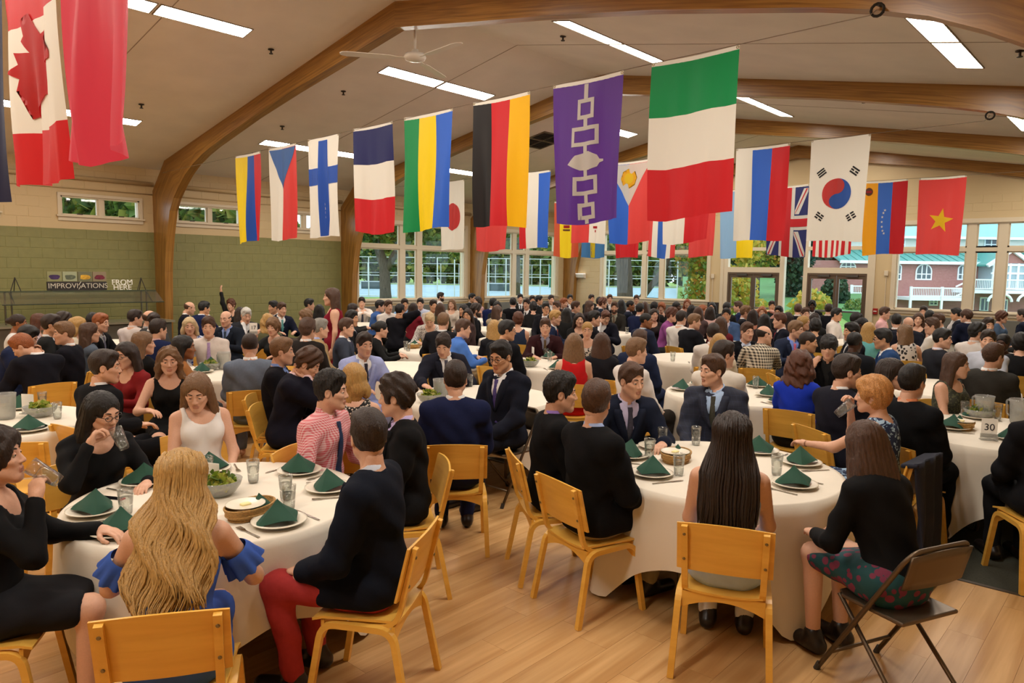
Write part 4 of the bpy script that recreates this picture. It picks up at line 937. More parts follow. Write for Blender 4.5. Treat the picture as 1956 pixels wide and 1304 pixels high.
# ---------------------------------------------------------------- hands (local: wrist at origin, fingers +x, back of hand +z, thumb +y)
_HAND = {}
def hand_part(kind, lod):
    k = (kind, lod)
    if k in _HAND: return _HAND[k]
    curl = {'rest': (.25, .45, .35), 'grip': (.75, .95, .6), 'fist': (1.2, 1.4, .8)}[kind]
    F = Field((-.03, -.09, -.11), (.21, .09, .05), (.0045, .0105)[lod])
    d = smin(cone_d(F, (-.02, 0, 0), (.02, 0, 0), .026, .026), ell_d(F, (.05, -.002, 0), (.052, .042, .0165)), .02)
    for i, (y, L, x0) in enumerate(((.028, .95, .086), (.0095, 1.05, .092), (-.0095, .98, .089), (-.027, .78, .080))):
        a = 0; p = np.array([x0-.012, y, .002]); r = .0095 if i < 3 else .0082; dd = None; sp = (y*.6)
        for c, l in zip(curl, (.046, .03, .023)):
            a += c; q = p+np.array([math.cos(a)*l*L, sp*l, -math.sin(a)*l*L]); e = cone_d(F, p, q, r, r*.93); dd = e if dd is None else np.minimum(dd, e); p = q; r *= .93
        d = smin(d, dd, .007)
    th = [(.018, .028, -.006), (.045, .05, -.018), (.072, .056, -.03), (.094, .05, -.038)] if kind == 'rest' else [(.018, .026, -.008), (.04, .046, -.03), (.062, .042, -.056), (.08, .03, -.068)]
    for a, b, r in zip(th, th[1:], (.0135, .0115, .0105)): d = smin(d, cone_d(F, a, b, r, r*.93), .008)
    _HAND[k] = surfnet(F, d); return _HAND[k]
# ---------------------------------------------------------------- skeleton
def rotx(p, piv, a): 
    y, z = p[1]-piv[1], p[2]-piv[2]; return np.array([p[0], piv[1]+y*math.cos(a)+z*math.sin(a), piv[2]-y*math.sin(a)+z*math.cos(a)])
def ik(S, W, l1, l2, pole):
    S, W, pole = map(np.array, (S, W, pole)); d = W-S; L = np.linalg.norm(d)
    if L > (l1+l2)*.995: W = S+d/L*(l1+l2)*.995; d = W-S; L = np.linalg.norm(d)
    u = d/L; a = (l1*l1-l2*l2+L*L)/(2*L); h = math.sqrt(max(l1*l1-a*a, 1e-6)); p = pole-u*pole.dot(u); p = p/(np.linalg.norm(p)+1e-9)
    return S+u*a+p*h, W
POSES = {'r': dict(lean=4, w=[(-.13, .30, .60), (.13, .30, .60)]), 't': dict(lean=13, w=[(-.17, .42, .795), (.17, .42, .795)]), 'c': dict(lean=15, w=[(-.15, .40, .795), (.05, .215, 1.06)]), 'd': dict(lean=6, w=[(-.16, .40, .795), (.085, .22, 1.03)]), 's': dict(lean=2, w=[(-.24, .04, .80), (.24, .04, .80)])}
def skeleton(fem, pose, ov=None):
    P = dict(POSES[pose]); P.update(ov or {}); J = {}; st = pose == 's'; k = .95 if fem else 1.0
    hz = .545 if not st else (.87 if fem else .93)
    piv = np.array([0, 0, hz]); a = math.radians(P['lean']); sw = (.152 if fem else .178)
    U = lambda x, y, z: rotx(np.array([x, y, hz+z*k]), piv, a)
    J['pel'] = np.array([0, -.01, hz]); J['wai'] = U(0, -.02, .19); J['che'] = U(0, -.015, .36); J['nek'] = U(0, -.025, .515); J['hd0'] = U(0, .0, .655)
    J['sh'] = [U(-sw, -.025, .455), U(sw, -.025, .455)]; J['fem'] = fem; J['lean'] = a; J['st'] = st
    J['el'] = []; J['wr'] = []
    for i, s in enumerate((-1, 1)):
        w = np.array(P['w'][i], float); pole = P.get('pole', [(-.6, -.5, -.7), (.6, -.5, -.7)])[i] if not (pose in 'cd' and i == 1) else P.get('pole2', (.5, .1, -1))
        e, w = ik(J['sh'][i], w, .29*k, .255*k, pole); J['el'].append(e); J['wr'].append(w)
    if st: J['hip'] = [np.array([s*.085, 0, hz-.02]) for s in (-1, 1)]; J['kne'] = [np.array([s*.09, .02, hz*.53]) for s in (-1, 1)]; J['ank'] = [np.array([s*.09, -.02, .09]) for s in (-1, 1)]
    else:
        kd = P.get('knee', (.43, .10)); J['hip'] = [np.array([s*.09, .0, .535]) for s in (-1, 1)]; J['kne'] = [np.array([s*kd[1], kd[0]*k, .535]) for s in (-1, 1)]
        an = P.get('ank', (.40, .10)); J['ank'] = [np.array([s*an[1], an[0]*k, .10]) for s in (-1, 1)]
    return J
def torso_d(F, J, g=0.0, top=True):
    """g: inflation"""
    fem = J['fem']; a = J['lean']; w = .92 if fem else 1.0; p, wa, c = J['pel'], J['wai'], J['che']
    d = ell_d(F, p+np.array([0, 0, .01]), (.17*(1.04 if fem else 1)+g, .125+g, .13+g))
    d = smin(d, ell_d(F, wa, (.142*w*(.92 if fem else 1)+g, .108+g, .17+g)), .08)
    d = smin(d, ell_d(F, c, (.168*w+g, .118+g, .17+g)), .07)
    if fem:
        for s in (-1, 1): d = smin(d, ell_d(F, c+np.array([s*.07, .085, -.01-.03*math.sin(a)]), (.062+g, .058+g, .062+g)), .035)
    s0, s1 = J['sh']; i0, i1 = s0*.78+s1*.22, s1*.78+s0*.22
    d = smin(d, cone_d(F, i0, i1, .066*w+g, .066*w+g), .06)
    if top:
        n = J['nek']
        for q in (i0, i1): d = smin(d, cone_d(F, n+np.array([0, -.012, -.028]), q+np.array([0, 0, .012]), .040+g*.6, .045+g*.8), .05)
    return d
def arm_d(F, J, i, g=0.0, upto='wr', frac=1.0):
    w = .82 if J['fem'] else 1.0; s, e, r = J['sh'][i], J['el'][i], J['wr'][i]
    d = cone_d(F, s, e, .058*w+g, .043*w+g)
    if upto == 'wr': d = smin(d, cone_d(F, e, e+(r-e)*frac, .043*w+g, (.027+.016*(1-frac))*w+g), .03)
    return d
def leg_d(F, J, i, g=0.0, foot=False, full=True):
    w = .95 if J['fem'] else 1.0; d = cone_d(F, J['hip'][i], J['kne'][i], .088*w+g, .058*w+g)
    if full: d = smin(d, cone_d(F, J['kne'][i], J['ank'][i], .058*w+g, .038*w+g), .04)
    if foot: a = J['ank'][i]; d = smin(d, cone_d(F, a+np.array([0, -.03, -.055]), a+np.array([0, .15, -.068]), .036, .03), .03)
    return d
def fig_field(J, h, lo=None, hi=None):
    pts = np.array([J['pel'], J['nek'], *J['sh'], *J['el'], *J['wr'], *J['kne'], *J['ank']]); m = .2
    L = pts.min(0)-m; Hh = pts.max(0)+m; L[2] = -.02; Hh[2] = max(J['nek'][2]+.1, max(J['wr'][0][2], J['wr'][1][2], J['el'][0][2], J['el'][1][2])+.07)
    if not J['st']: Hh[1] += .06
    return Field(L if lo is None else lo, Hh if hi is None else hi, h)
def frame_from(x, up):
    x = x/np.linalg.norm(x); y = np.cross(up, x); y /= np.linalg.norm(y)+1e-9; z = np.cross(x, y); return np.stack([x, y, z], 1)
_BODY = {}
def body_arrays(fem, pose, lod, ov=None, okey=None):
    k = (fem, pose, lod, okey)
    if k in _BODY: return _BODY[k]
    J = skeleton(fem, pose, ov); F = fig_field(J, (.0165, .031)[lod])
    d = torso_d(F, J, -.004); d = smin(d, cone_d(F, J['nek']+np.array([0, .0, -.05]), J['hd0']+np.array([0, -.04, -.06]), .056*(.84 if fem else 1), .048*(.9 if fem else 1)), .05)
    for i in (0, 1): d = smin(d, arm_d(F, J, i), .035); d = smin(d, leg_d(F, J, i, 0, True), .05)
    V, Q = surfnet(F, d); nm = NM().add(V, Q, 0)
    hk = (ov or {}).get('hands', {'c': ('rest', 'rest'), 'd': ('rest', 'grip')}.get(pose, ('rest', 'rest')))
    for i in (0, 1):
        HV, HQ = hand_part(hk[i], lod); hv = HV.copy()
        x = J['wr'][i]-J['el'][i]; x = x/np.linalg.norm(x); up = np.array((0, 0, 1.0))
        raised = pose in 'cd' and i == 1
        if pose == 's': up = np.array(((-1, 1)[i], 0, 0.)); 
        elif raised: up = np.array((.9, -.3, .2)) if pose == 'd' else np.array((.5, .8, 0))
        else: x = x*np.array([1, 1, .25])+np.array([-.35*(-1, 1)[i], .1, -.05]); x /= np.linalg.norm(x)
        R = frame_from(x, up)
        # thumb side: +y of the hand; flip for mirror (thumbs point inwards)
        want = np.array([-(-1, 1)[i], 0, 0.]) if not raised else np.array([-.4, -1.0, .3])
        HQ2 = HQ
        if R[:, 1].dot(want) < 0: hv[:, 1] *= -1; HQ2 = HQ[:, ::-1]
        sc = .9 if fem else 1.0; nm.add(hv*sc@R.T+J['wr'][i], HQ2, 0)
    _BODY[k] = (nm, J); return _BODY[k]
def head_matrix(J, yaw, pitch, roll=0):
    b = J['nek']+np.array([0, .0, .0]); M = Matrix.Translation(Vector(b)) @ Matrix.Rotation(-J['lean']*.4, 4, 'X') @ Matrix.Rotation(-yaw, 4, 'Z') @ Matrix.Rotation(-pitch, 4, 'X') @ Matrix.Rotation(roll, 4, 'Y') @ Matrix.Translation(Vector((0, .045, .165 if not J['fem'] else .158)))
    return M
_BM = {}
def body_mesh(fem, pose, lod, yaw, pitch, ov=None, okey=None):
    k = (fem, pose, lod, yaw, pitch, okey)
    if k in _BM: return _BM[k]
    nm0, J = body_arrays(fem, pose, lod, ov, okey); nm = NM(); nm.V = list(nm0.V); nm.Q = list(nm0.Q); nm.M = list(nm0.M); nm.n = nm0.n
    M = head_matrix(J, math.radians(yaw), math.radians(pitch)); HV, HQ, HM = head_part(fem, lod); s = .96 if fem else 1.0
    A = np.array(M); nm.add(HV*s@A[:3, :3].T+A[:3, 3], HQ, HM)
    me = nm.mesh([M_SKIN, M_LIP, M_EYEW, M_IRIS, M_BROW], 'person'); _BM[k] = (me, J, M); return _BM[k]
# ---------------------------------------------------------------- garments
_GM = {}
def front_y(F, d, x, zs):
    """front surface y of a field at column x for heights zs"""
    ix = int(round((x-F.lo[0])/F.h)); out_ = []
    for z in zs:
        iz = int(np.clip(round((z-F.lo[2])/F.h), 0, d.shape[2]-1)); col = d[ix, :, iz]; ins = np.where(col < 0)[0]
        if len(ins) == 0: out_.append(.1); continue
        j = ins[-1]; a, b = col[j], col[min(j+1, len(col)-1)]; t = a/(a-b) if a != b else 0; out_.append(F.lo[1]+(j+t)*F.h)
    return out_
def collar(J, r=.066, h=.056, g=0.0, gap=.5):
    """standing shirt collar around the neck"""
    m = MB(); n = 22; b = J['nek']+np.array([0, .008, -.005]); til = .25+J['lean']; vs = []
    for j, (rr, zz) in enumerate(((r, -.012), (r*.95, .022), (r*.96+.004, h*.95), (r+.008, h*.9), (r+.013, .002))):
        for i in range(n+1):
            a = math.radians(-90+gap*30)+(2*math.pi-math.radians(gap*60))*i/n; x, y = rr*math.cos(a+math.pi), rr*math.sin(a+math.pi)*1.02
            z = zz
            f = max(0, y/rr)
            if j == 4: z -= .022*f**4
            vs.append((b[0]+x, b[1]+y+ (zz)*.15, b[2]+z-f*.028*(1+til)+(.012 if y < 0 else 0)))
    m.add(vs, [(j*(n+1)+i, j*(n+1)+i+1, (j+1)*(n+1)+i+1, (j+1)*(n+1)+i) for j in range(4) for i in range(n)]); return m
def wrinkle(F, amp=.004, s=0.0):
    return amp*(np.sin(F.X*38+F.Z*31+s)+np.sin(F.Y*33-F.Z*27+1.3+s)+.6*np.sin(F.X*17-F.Y*45+F.Z*52+s))
def garment(kind, fem, pose, lod, ov=None, okey=None):
    k = (kind, fem, pose, lod, okey)
    if k in _GM: return _GM[k]
    _, J = body_arrays(fem, pose, lod, ov, okey); h = ((.0112 if kind in ('jacket', 'shirt') else .0145), .0235)[lod]; F = fig_field(J, h); a = J['lean']; hz = J['pel'][2]
    # torso-frame vertical coordinate
    tz = hz+((F.Z-hz)*math.cos(a)+(F.Y)*math.sin(a)); ty = F.Y*math.cos(a)-(F.Z-hz)*math.sin(a); nm = NM(); M = M_CLOTH
    zsh = J['sh'][0][2]; kk = .95 if fem else 1
    if kind in ('shirt', 'jacket', 'top'):
        g = {'shirt': .010, 'jacket': .021, 'top': .010}[kind]
        d = torso_d(F, J, g)
        for i in (0, 1): d = smin(d, arm_d(F, J, i, g+.004, 'wr', {'shirt': .97, 'jacket': .93, 'top': .9}[kind]), .04)
        d = d+wrinkle(F, .0034)
        if kind == 'jacket':
            sk = cone_d(F, J['hip'][0]+np.array([.0, .02, .0]), J['hip'][1]+np.array([0, .02, 0]), .135, .135)
            if not J['st']:
                for i in (0, 1): d = smin(d, cone_d(F, J['hip'][i], J['hip'][i]*.62+J['kne'][i]*.38, .108, .098), .05)
                d = smax(d, -(F.Z-(hz-.075)), .02)
            else: d = smin(d, sk, .06); d = smax(d, -(F.Z-(hz-.11)), .02)
            # V opening
            z0, z1 = hz+.22*kk, hz+.50*kk; hw = np.clip((tz-z0)/(z1-z0), 0, 1.4)*.072
            cut = np.maximum(np.abs(F.X)-hw, -(ty-.035)); cut = np.maximum(cut, z0-tz); deep = torso_d(F, J, .006); cut = np.maximum(cut, -deep)
            d = smax(d, -cut, .006)
            # neck hole
            d = smax(d, -cone_d(F, J['nek']+np.array([0, .01, -.03]), J['nek']+np.array([0, .03, .2]), .064, .072), .006)
            # lapels: folded cloth along the opening
            rz = lambda x, z: None
            M = M_CLOTH
        elif kind == 'shirt':
            d = smax(d, -(F.Z-(hz-.06)), .02); d = smax(d, -cone_d(F, J['nek']+np.array([0, .005, .012]), J['nek']+np.array([0, .02, .2]), .05, .064), .01); M = M_SHIRT
        else:
            d = smax(d, -(F.Z-(hz-.08)), .02); c = J['nek']+np.array([0, .06, -.0]); d = smax(d, -ell_d(F, c, (.085, .11, .10)), .012); M = M_SHIRT
        V, Q = surfnet(F, d); nm.add(V, Q)
        if kind == 'shirt': nm.mb(collar(J, .060 if not fem else .054))
        if kind == 'jacket':
            zz = np.linspace(z0+.01, z1, 9); body = torso_d(F, J, g); 
            for s in (-1, 1):
                inn, outt = [], []
                for t in np.linspace(0, 1, 9):
                    z = z0+(z1-z0)*t; x = s*.072*t; wx = s*(.012+.052*math.sin(min(1, t*1.25)*math.pi*.62)*(1 if t < .93 else .75))
                    for lst, xx in ((inn, x), (outt, x+wx)):
                        # world z of torso-frame height (front surface)
                        wz = hz+(z-hz)*math.cos(a)-.10*math.sin(a)
                        yy = front_y(F, body, xx, [wz])[0]; lst.append((xx, yy+.012, wz))
                m = MB(); vs = inn+outt+[(p[0]*.98, p[1]-.016, p[2]) for p in inn]+[(p[0], p[1]-.016, p[2]) for p in outt]; n = 9
                fs = []
                for i in range(n-1): fs += [(i, i+1, n+i+1, n+i), (n+i, n+i+1, 3*n+i+1, 3*n+i), (i, 2*n+i, 2*n+i+1, i+1)]
                fs += [(0, n, 3*n, 2*n), (n-1, 3*n-1, 4*n-1, 2*n-1)]
                m.add(vs, fs); nm.mb(m)
            # collar at the back of the neck
            m = MB(); n = 14; vs = []; b = J['nek']
            for rr, zz in ((.068, -.03), (.070, .030), (.080, .034), (.100, -.022)):
                for i in range(n+1):
                    t = math.radians(200+140*i/n); vs.append((b[0]+rr*math.cos(t)*1.05, b[1]+.012+rr*math.sin(t), b[2]+zz-.01*abs(math.cos(t))))
            m.add(vs, [(j*(n+1)+i, j*(n+1)+i+1, (j+1)*(n+1)+i+1, (j+1)*(n+1)+i) for j in range(3) for i in range(n)]); nm.mb(m)
    elif kind == 'tie':
        body = torso_d(F, J, .012); z1, z0 = J['nek'][2]-.03, hz+.12; m = MB(); n = 16; vs = []
        for i in range(n+1):
            t = i/n; z = z1+(z0-z1)*t; w = .019 if t < .08 else .014+.022*t; yy = max(front_y(F, body, 0, [z])[0], front_y(F, body, .02, [z])[0])+(.014 if t < .08 else .008)
            for x, dy in ((-w, -.004), (0, .003), (w, -.004)): vs.append((x, yy+dy, z))
        m.add(vs, [(i*3+j, i*3+j+1, i*3+j+4, i*3+j+3) for i in range(n) for j in range(2)])
        vb = [(v[0]*.9, v[1]-.008, v[2]) for v in vs]; o = len(m.v); m.add(vb, [(i*3+j, i*3+j+3, i*3+j+4, i*3+j+1) for i in range(n) for j in range(2)]); nm.mb(m)
        M = M_TIE
    elif kind == 'trousers':
        d = ell_d(F, J['pel'], (.178, .132, .125))
        for i in (0, 1): d = smin(d, leg_d(F, J, i, .013), .045)
        d = d+wrinkle(F, .003); d = smax(d, F.Z-(hz+.11), .02); d = smax(d, .075-F.Z, .01); V, Q = surfnet(F, d); nm.add(V, Q)
    elif kind in ('skirt', 'dress'):
        if J['st']:
            d = smin(ell_d(F, J['pel'], (.18, .135, .14)), cone_d(F, J['pel'], J['pel']*np.array([1, 1, .62]), .15, .2), .05); d = smax(d, .5-F.Z, .01)
        else:
            d = ell_d(F, J['pel'], (.185, .135, .125))
            for i in (0, 1): d = smin(d, leg_d(F, J, i, .016, False, False), .09)
            d = smin(d, cone_d(F, J['pel']+np.array([0, .1, 0]), (J['kne'][0]+J['kne'][1])/2+np.array([0, -.08, 0]), .09, .075), .06)
            d = smax(d, F.Y-(J['kne'][0][1]-.02), .015)
        d = d+wrinkle(F, .003)
        if kind == 'dress':
            b = torso_d(F, J, .008)+wrinkle(F, .002); n = J['nek']
            b = smax(b, -ell_d(F, n+np.array([0, .045, .02]), (.098, .14, .125)), .012)
            for i, s in enumerate((-1, 1)): b = smax(b, -ell_d(F, J['sh'][i]+np.array([s*.022, 0, -.0]), (.058, .1, .095)), .015)
            d = smin(d, b, .03)
        else: d = smax(d, tz-(hz+.14), .02)
        V, Q = surfnet(F, d); nm.add(V, Q); M = M_SHIRT
    elif kind == 'shoe':
        for i in (0, 1):
            A = J['ank'][i]; F2 = Field(A+np.array([-.08, -.12, -.11]), A+np.array([.08, .24, .06]), h*.8)
            d = smin(cone_d(F2, A+np.array([0, -.04, -.052]), A+np.array([0, .17, -.062]), .045, .038), cone_d(F2, A+np.array([0, 0, .0]), A+np.array([0, .01, -.04]), .05, .046), .03); d = smax(d, -(F2.Z-(A[2]-.098)), .006); V, Q = surfnet(F2, d); nm.add(V, Q)
        M = M_SHOE
    _GM[k] = nm.mesh(M, kind); return _GM[k]
# ---------------------------------------------------------------- hair (in head space)
_HM = {}
def grooves(F, amp, fr, zf=3.0):
    th = np.arctan2(F.X, -(F.Y+.01)); return amp*(np.sin(th*fr+F.Z*zf)+.6*np.sin(th*fr*1.73+F.Z*zf*1.7+1)+.4*np.sin(th*fr*2.9-F.Z*zf*2))
def hair_mesh(style, lod):
    k = (style, lod)
    if k in _HM: return _HM[k]
    h = (.0068, .0115)[lod]; longs = style in ('long', 'wavy', 'curlylong')
    lo = (-.19, -.20, -.46) if longs else ((-.16, -.17, -.24) if style in ('bob',) else (-.15, -.19, -.13)); F = Field(lo, (-lo[0], .17, .20), h)
    def cap(g, gt=None): return ell_d(F, (0, -.014, .04), (.076+g, .097+g, .088+(gt if gt is not None else g)))
    face = ell_d(F, (0, .118, -.075), (.086, .082, .156)); ears = [ell_d(F, (s*.088, .0, -.012), (.03, .027, .04)) for s in (-1, 1)]
    wob = .5*(np.sin(F.X*95+F.Z*40)+np.sin(F.Y*90-F.Z*60+1)+np.sin(F.X*60-F.Y*75+F.Z*85+2))
    lowline = -.045-.55*np.clip(-F.Y-.02, 0, .05)*1.0   # nape
    M = M_HAIRS
    if style in ('short', 'swept', 'buzz', 'curly', 'bowl'):
        g, gt = {'short': (.010, .024), 'swept': (.012, .034), 'buzz': (.0055, .008), 'curly': (.019, .04), 'bowl': (.02, .03)}[style]
        d = cap(g, gt)
        if style in ('short', 'swept', 'curly'): d = smin(d, ell_d(F, (0.012 if style == 'swept' else 0, .045, .105), (.06, .05, .03 if style == 'short' else .04)), .03)
        if style == 'bowl': d = smin(d, ell_d(F, (0, .05, .06), (.078, .055, .045)), .02); face = ell_d(F, (0, .125, -.10), (.08, .07, .115))
        d = d+wob*{'short': .0025, 'swept': .003, 'buzz': .0006, 'curly': .0075, 'bowl': .002}[style]+grooves(F, {'swept': .003, 'bowl': .003, 'short': .0012}.get(style, 0), 26, 30)
        d = smax(d, -face, .012)
        for e in ears: d = smax(d, -e, .008)
        d = smax(d, -(F.Z+.075), .01)
        side = np.abs(F.X)-.0; d = smax(d, np.where((F.Y > -.035) & (F.Z < -.03), .02, -.05).astype(np.float32), .01)
    elif style == 'bald':
        d = cap(.006)+wob*.001; d = smax(d, -face, .01)
        for e in ears: d = smax(d, -e, .008)
        d = smax(d, F.Z-(.045-.55*F.Y*.6), .008); d = smax(d, -(F.Z+.07), .01); d = smax(d, np.where((F.Y > -.035) & (F.Z < -.03), .02, -.05).astype(np.float32), .01)
    elif style == 'shortw':
        d = smin(cap(.026, .03), ell_d(F, (0, -.04, -.02), (.088, .075, .085)), .03); d = smin(d, ell_d(F, (.0, .055, .09), (.062, .045, .034)), .02)+wob*.005+grooves(F, .002, 18, 25); d = smax(d, -ell_d(F, (0, .125, -.06), (.07, .085, .125)), .012)
        for s in (-1, 1): d = smax(d, -ell_d(F, (s*.095, .012, -.03), (.03, .025, .03)), .008)
        d = smax(d, -(F.Z+.10), .01)
    elif style == 'updo':
        d = cap(.010, .012)+grooves(F, .0012, 40, 5); d = smax(d, -face, .012)
        for e in ears: d = smax(d, -e, .008)
        d = smax(d, -(F.Z+.06), .01); d = smin(d, ell_d(F, (0, -.125, .035), (.05, .042, .045))+wob*.004, .012)
    else:
        L = {'long': -.40, 'wavy': -.40, 'bob': -.15, 'curlylong': -.30}[style]; M = M_HAIR
        d = cap(.013, .014)
        wv = .012*np.sin(F.Z*42+np.sign(F.X)*1.0) if style != 'long' else .0
        c = ell_d(F, (0, -.085, (L+.06)/2+.0), (.115 if style != 'bob' else .098, .052, (.10-L)/2+.02)); d = smin(d, c+wv*.5, .05)
        for s in (-1, 1):
            d = smin(d, cone_d(F, (s*.072, -.015, .03), (s*(.098+.02*(style != 'bob')), -.03 if style == 'bob' else -.045, L*.75), .034, .036)+wv*.6, .03)
        if style == 'curlylong': d = d-.012+wob*.011
        if style == 'wavy': d = d+wob*.005
        d = d+grooves(F, .0026, 34, 6); d = smax(d, -ell_d(F, (0, .118, -.085), (.072, .085, .172)), .012)
        d = smax(d, -cone_d(F, (0, .02, -.12), (0, .03, -.45), .07, .09), .02)
    V, Q = surfnet(F, d); _HM[k] = NM().add(V, Q).mesh(M, 'hair'); return _HM[k]

def glasses_mesh():
    if 'gl' in _HM: return _HM['gl']
    m = MB()
    for s in (-1, 1):
        m.tube([(s*.032+.023*math.cos(t)*(1 if abs(math.cos(t)) < .9 else 1), .104-.004*abs(math.cos(t)), .004+.016*math.sin(t)) for t in np.linspace(0, 2*math.pi, 15)[:-1]], .0022, 5, closed=True)
        m.tube([(s*.055, .101, .008), (s*.078, .06, .010), (s*.082, .0, .008)], .002, 5)
    m.tube([(-.01, .106, .007), (0, .108, .009), (.01, .106, .007)], .002, 5)
    _HM['gl'] = m.mesh(mat('glasses_frame', '14100e', .3), True, 'glasses'); return _HM['gl']
def beard_mesh(lod):
    if ('be', lod) in _HM: return _HM[('be', lod)]
    F = Field((-.09, -.05, -.14), (.09, .12, .0), .008); d = head_field_on(F)-.006+.0015*np.sin(F.X*300)*np.sin(F.Z*280)
    d = smax(d, F.Z+.035+.25*np.clip(.05-F.Y, 0, .1)*-1.6, .01); d = smax(d, -ell_d(F, (0, .1, -.066), (.022, .03, .011)), .004); d = smax(d, -(F.Y+.01), .01); d = smax(d, np.where((np.abs(F.X) < .02) & (F.Z > -.048), .02, -.05).astype(np.float32), .005)
    V, Q = surfnet(F, d); _HM[('be', lod)] = NM().add(V, Q).mesh(M_HAIRS, 'beard'); return _HM[('be', lod)]
def head_field_on(F):
    d = ell_d(F, (0, -.012, .037), (.076, .096, .088)); d = smin(d, ell_d(F, (0, .028, -.035), (.061, .066, .082)), .03)
    for s in (-1, 1): d = smin(d, cone_d(F, (s*.053, .0, -.05), (s*.016, .064, -.1), .02, .017), .03)
    return smin(d, cone_d(F, (-.008, .070, -.1), (.008, .070, -.1), .017, .017), .02)
def locks_mesh(length, wavy, n, seed, back=-.135, slope=.22):
    """long loose hair: a cap and many separate tapering locks running down the back"""
    rg = np.random.default_rng(seed); nm = NM(); h = .0065; F = Field((-.12, -.14, -.12), (.12, .15, .16), h)
    d = ell_d(F, (0, -.014, .04), (.087, .108, .099))+grooves(F, .002, 40, 6); d = smax(d, -ell_d(F, (0, .118, -.085), (.074, .085, .172)), .012); d = smax(d, -(F.Z+.05), .02); V, Q = surfnet(F, d); nm.add(V, Q)
    for i in range(n):
        th = rg.uniform(-2.0, 2.0); x0, y0 = math.sin(th), -math.cos(th); z = .085+rg.uniform(-.03, .035); L = length*rg.uniform(.78, 1.0)*(1-.12*abs(th)/2); pts = []; rad = []; ph = 2.6*th+rg.normal()*.35; wv = rg.uniform(.8, 1.2); rr = rg.uniform(.0042, .0085); off = rg.uniform(0, .016)
        steps = 13
        for k in range(steps+1):
            t = k/steps; zz = z-(z+L)*t
            if zz > -.02: e = math.sqrt(max(.02, 1-((zz-.04)/.102)**2)); px_, py_ = x0*(.086+off)*e, -.014+y0*(.107+off)*e; lx, ly = px_, py_
            else:
                u = min(1, (-.02-zz)/.16); tx = x0*(.115+.02*abs(math.sin(th*3)))*(1 if abs(th) < 1.6 else 1.12); ty = (back-off*1.2)+.05*(1-math.cos(th))*.8-slope*max(0, -zz-.08)
                px_, py_ = lx*(1-u)+tx*u, ly*(1-u)+ty*u
            am = wavy*wv*min(1, max(0, (-.0-zz)/.12)); px_ += am*math.sin(zz*27+ph); py_ += am*.7*math.cos(zz*27+ph)
            pts.append((px_, py_, zz)); rad.append(rr*(1.0 if t < .75 else 1-.75*(t-.75)/.25))
        m = MB(); m.tube(pts, rad, 5); nm.mb(m)
    return nm.mesh(M_HAIR, 'hair')
# ================================================================ FURNITURE
M_CHAIR = wood_material('blond_beech', 'f0bc56', 'e2aa46', 2, 2, 18, coords='Object', rough=.32, bump=.02)
M_BOLT = mat('bolt_steel', '8a7a58', .3, .9)
def fillet(pts, r, n=5):
    out_ = [Vector(pts[0])]
    for a, b, c in zip(pts, pts[1:], pts[2:]):
        a, b, c = Vector(a), Vector(b), Vector(c); u = (a-b).normalized(); v = (c-b).normalized(); L = min(r, (a-b).length*.48, (c-b).length*.48)
        p, q = b+u*L, b+v*L
        for i in range(n+1): t = i/n; out_.append(p*(1-t)**2+b*2*t*(1-t)+q*t*t)
    return out_+[Vector(pts[-1])]
def strip(pts, w, th, xdir=(1, 0, 0)):
    """bent laminated strip: width along xdir, thickness in the bend plane"""
    m = MB(); X = Vector(xdir); vs = []
    for i, p in enumerate(pts):
        d = (pts[min(i+1, len(pts)-1)]-pts[max(i-1, 0)]).normalized(); nrm = d.cross(X).normalized(); x2 = X-d*X.dot(d); x2.normalize()
        vs += [p-x2*w/2-nrm*th/2, p+x2*w/2-nrm*th/2, p+x2*w/2+nrm*th/2, p-x2*w/2+nrm*th/2]
    fs = []
    for i in range(len(pts)-1):
        a = i*4; fs += [(a+k, a+(k+1) % 4, a+4+(k+1) % 4, a+4+k) for k in range(4)]
    n = len(pts)*4; fs += [(0, 3, 2, 1), (n-4, n-3, n-2, n-1)]; return m.add(vs, fs)
_CH = {}
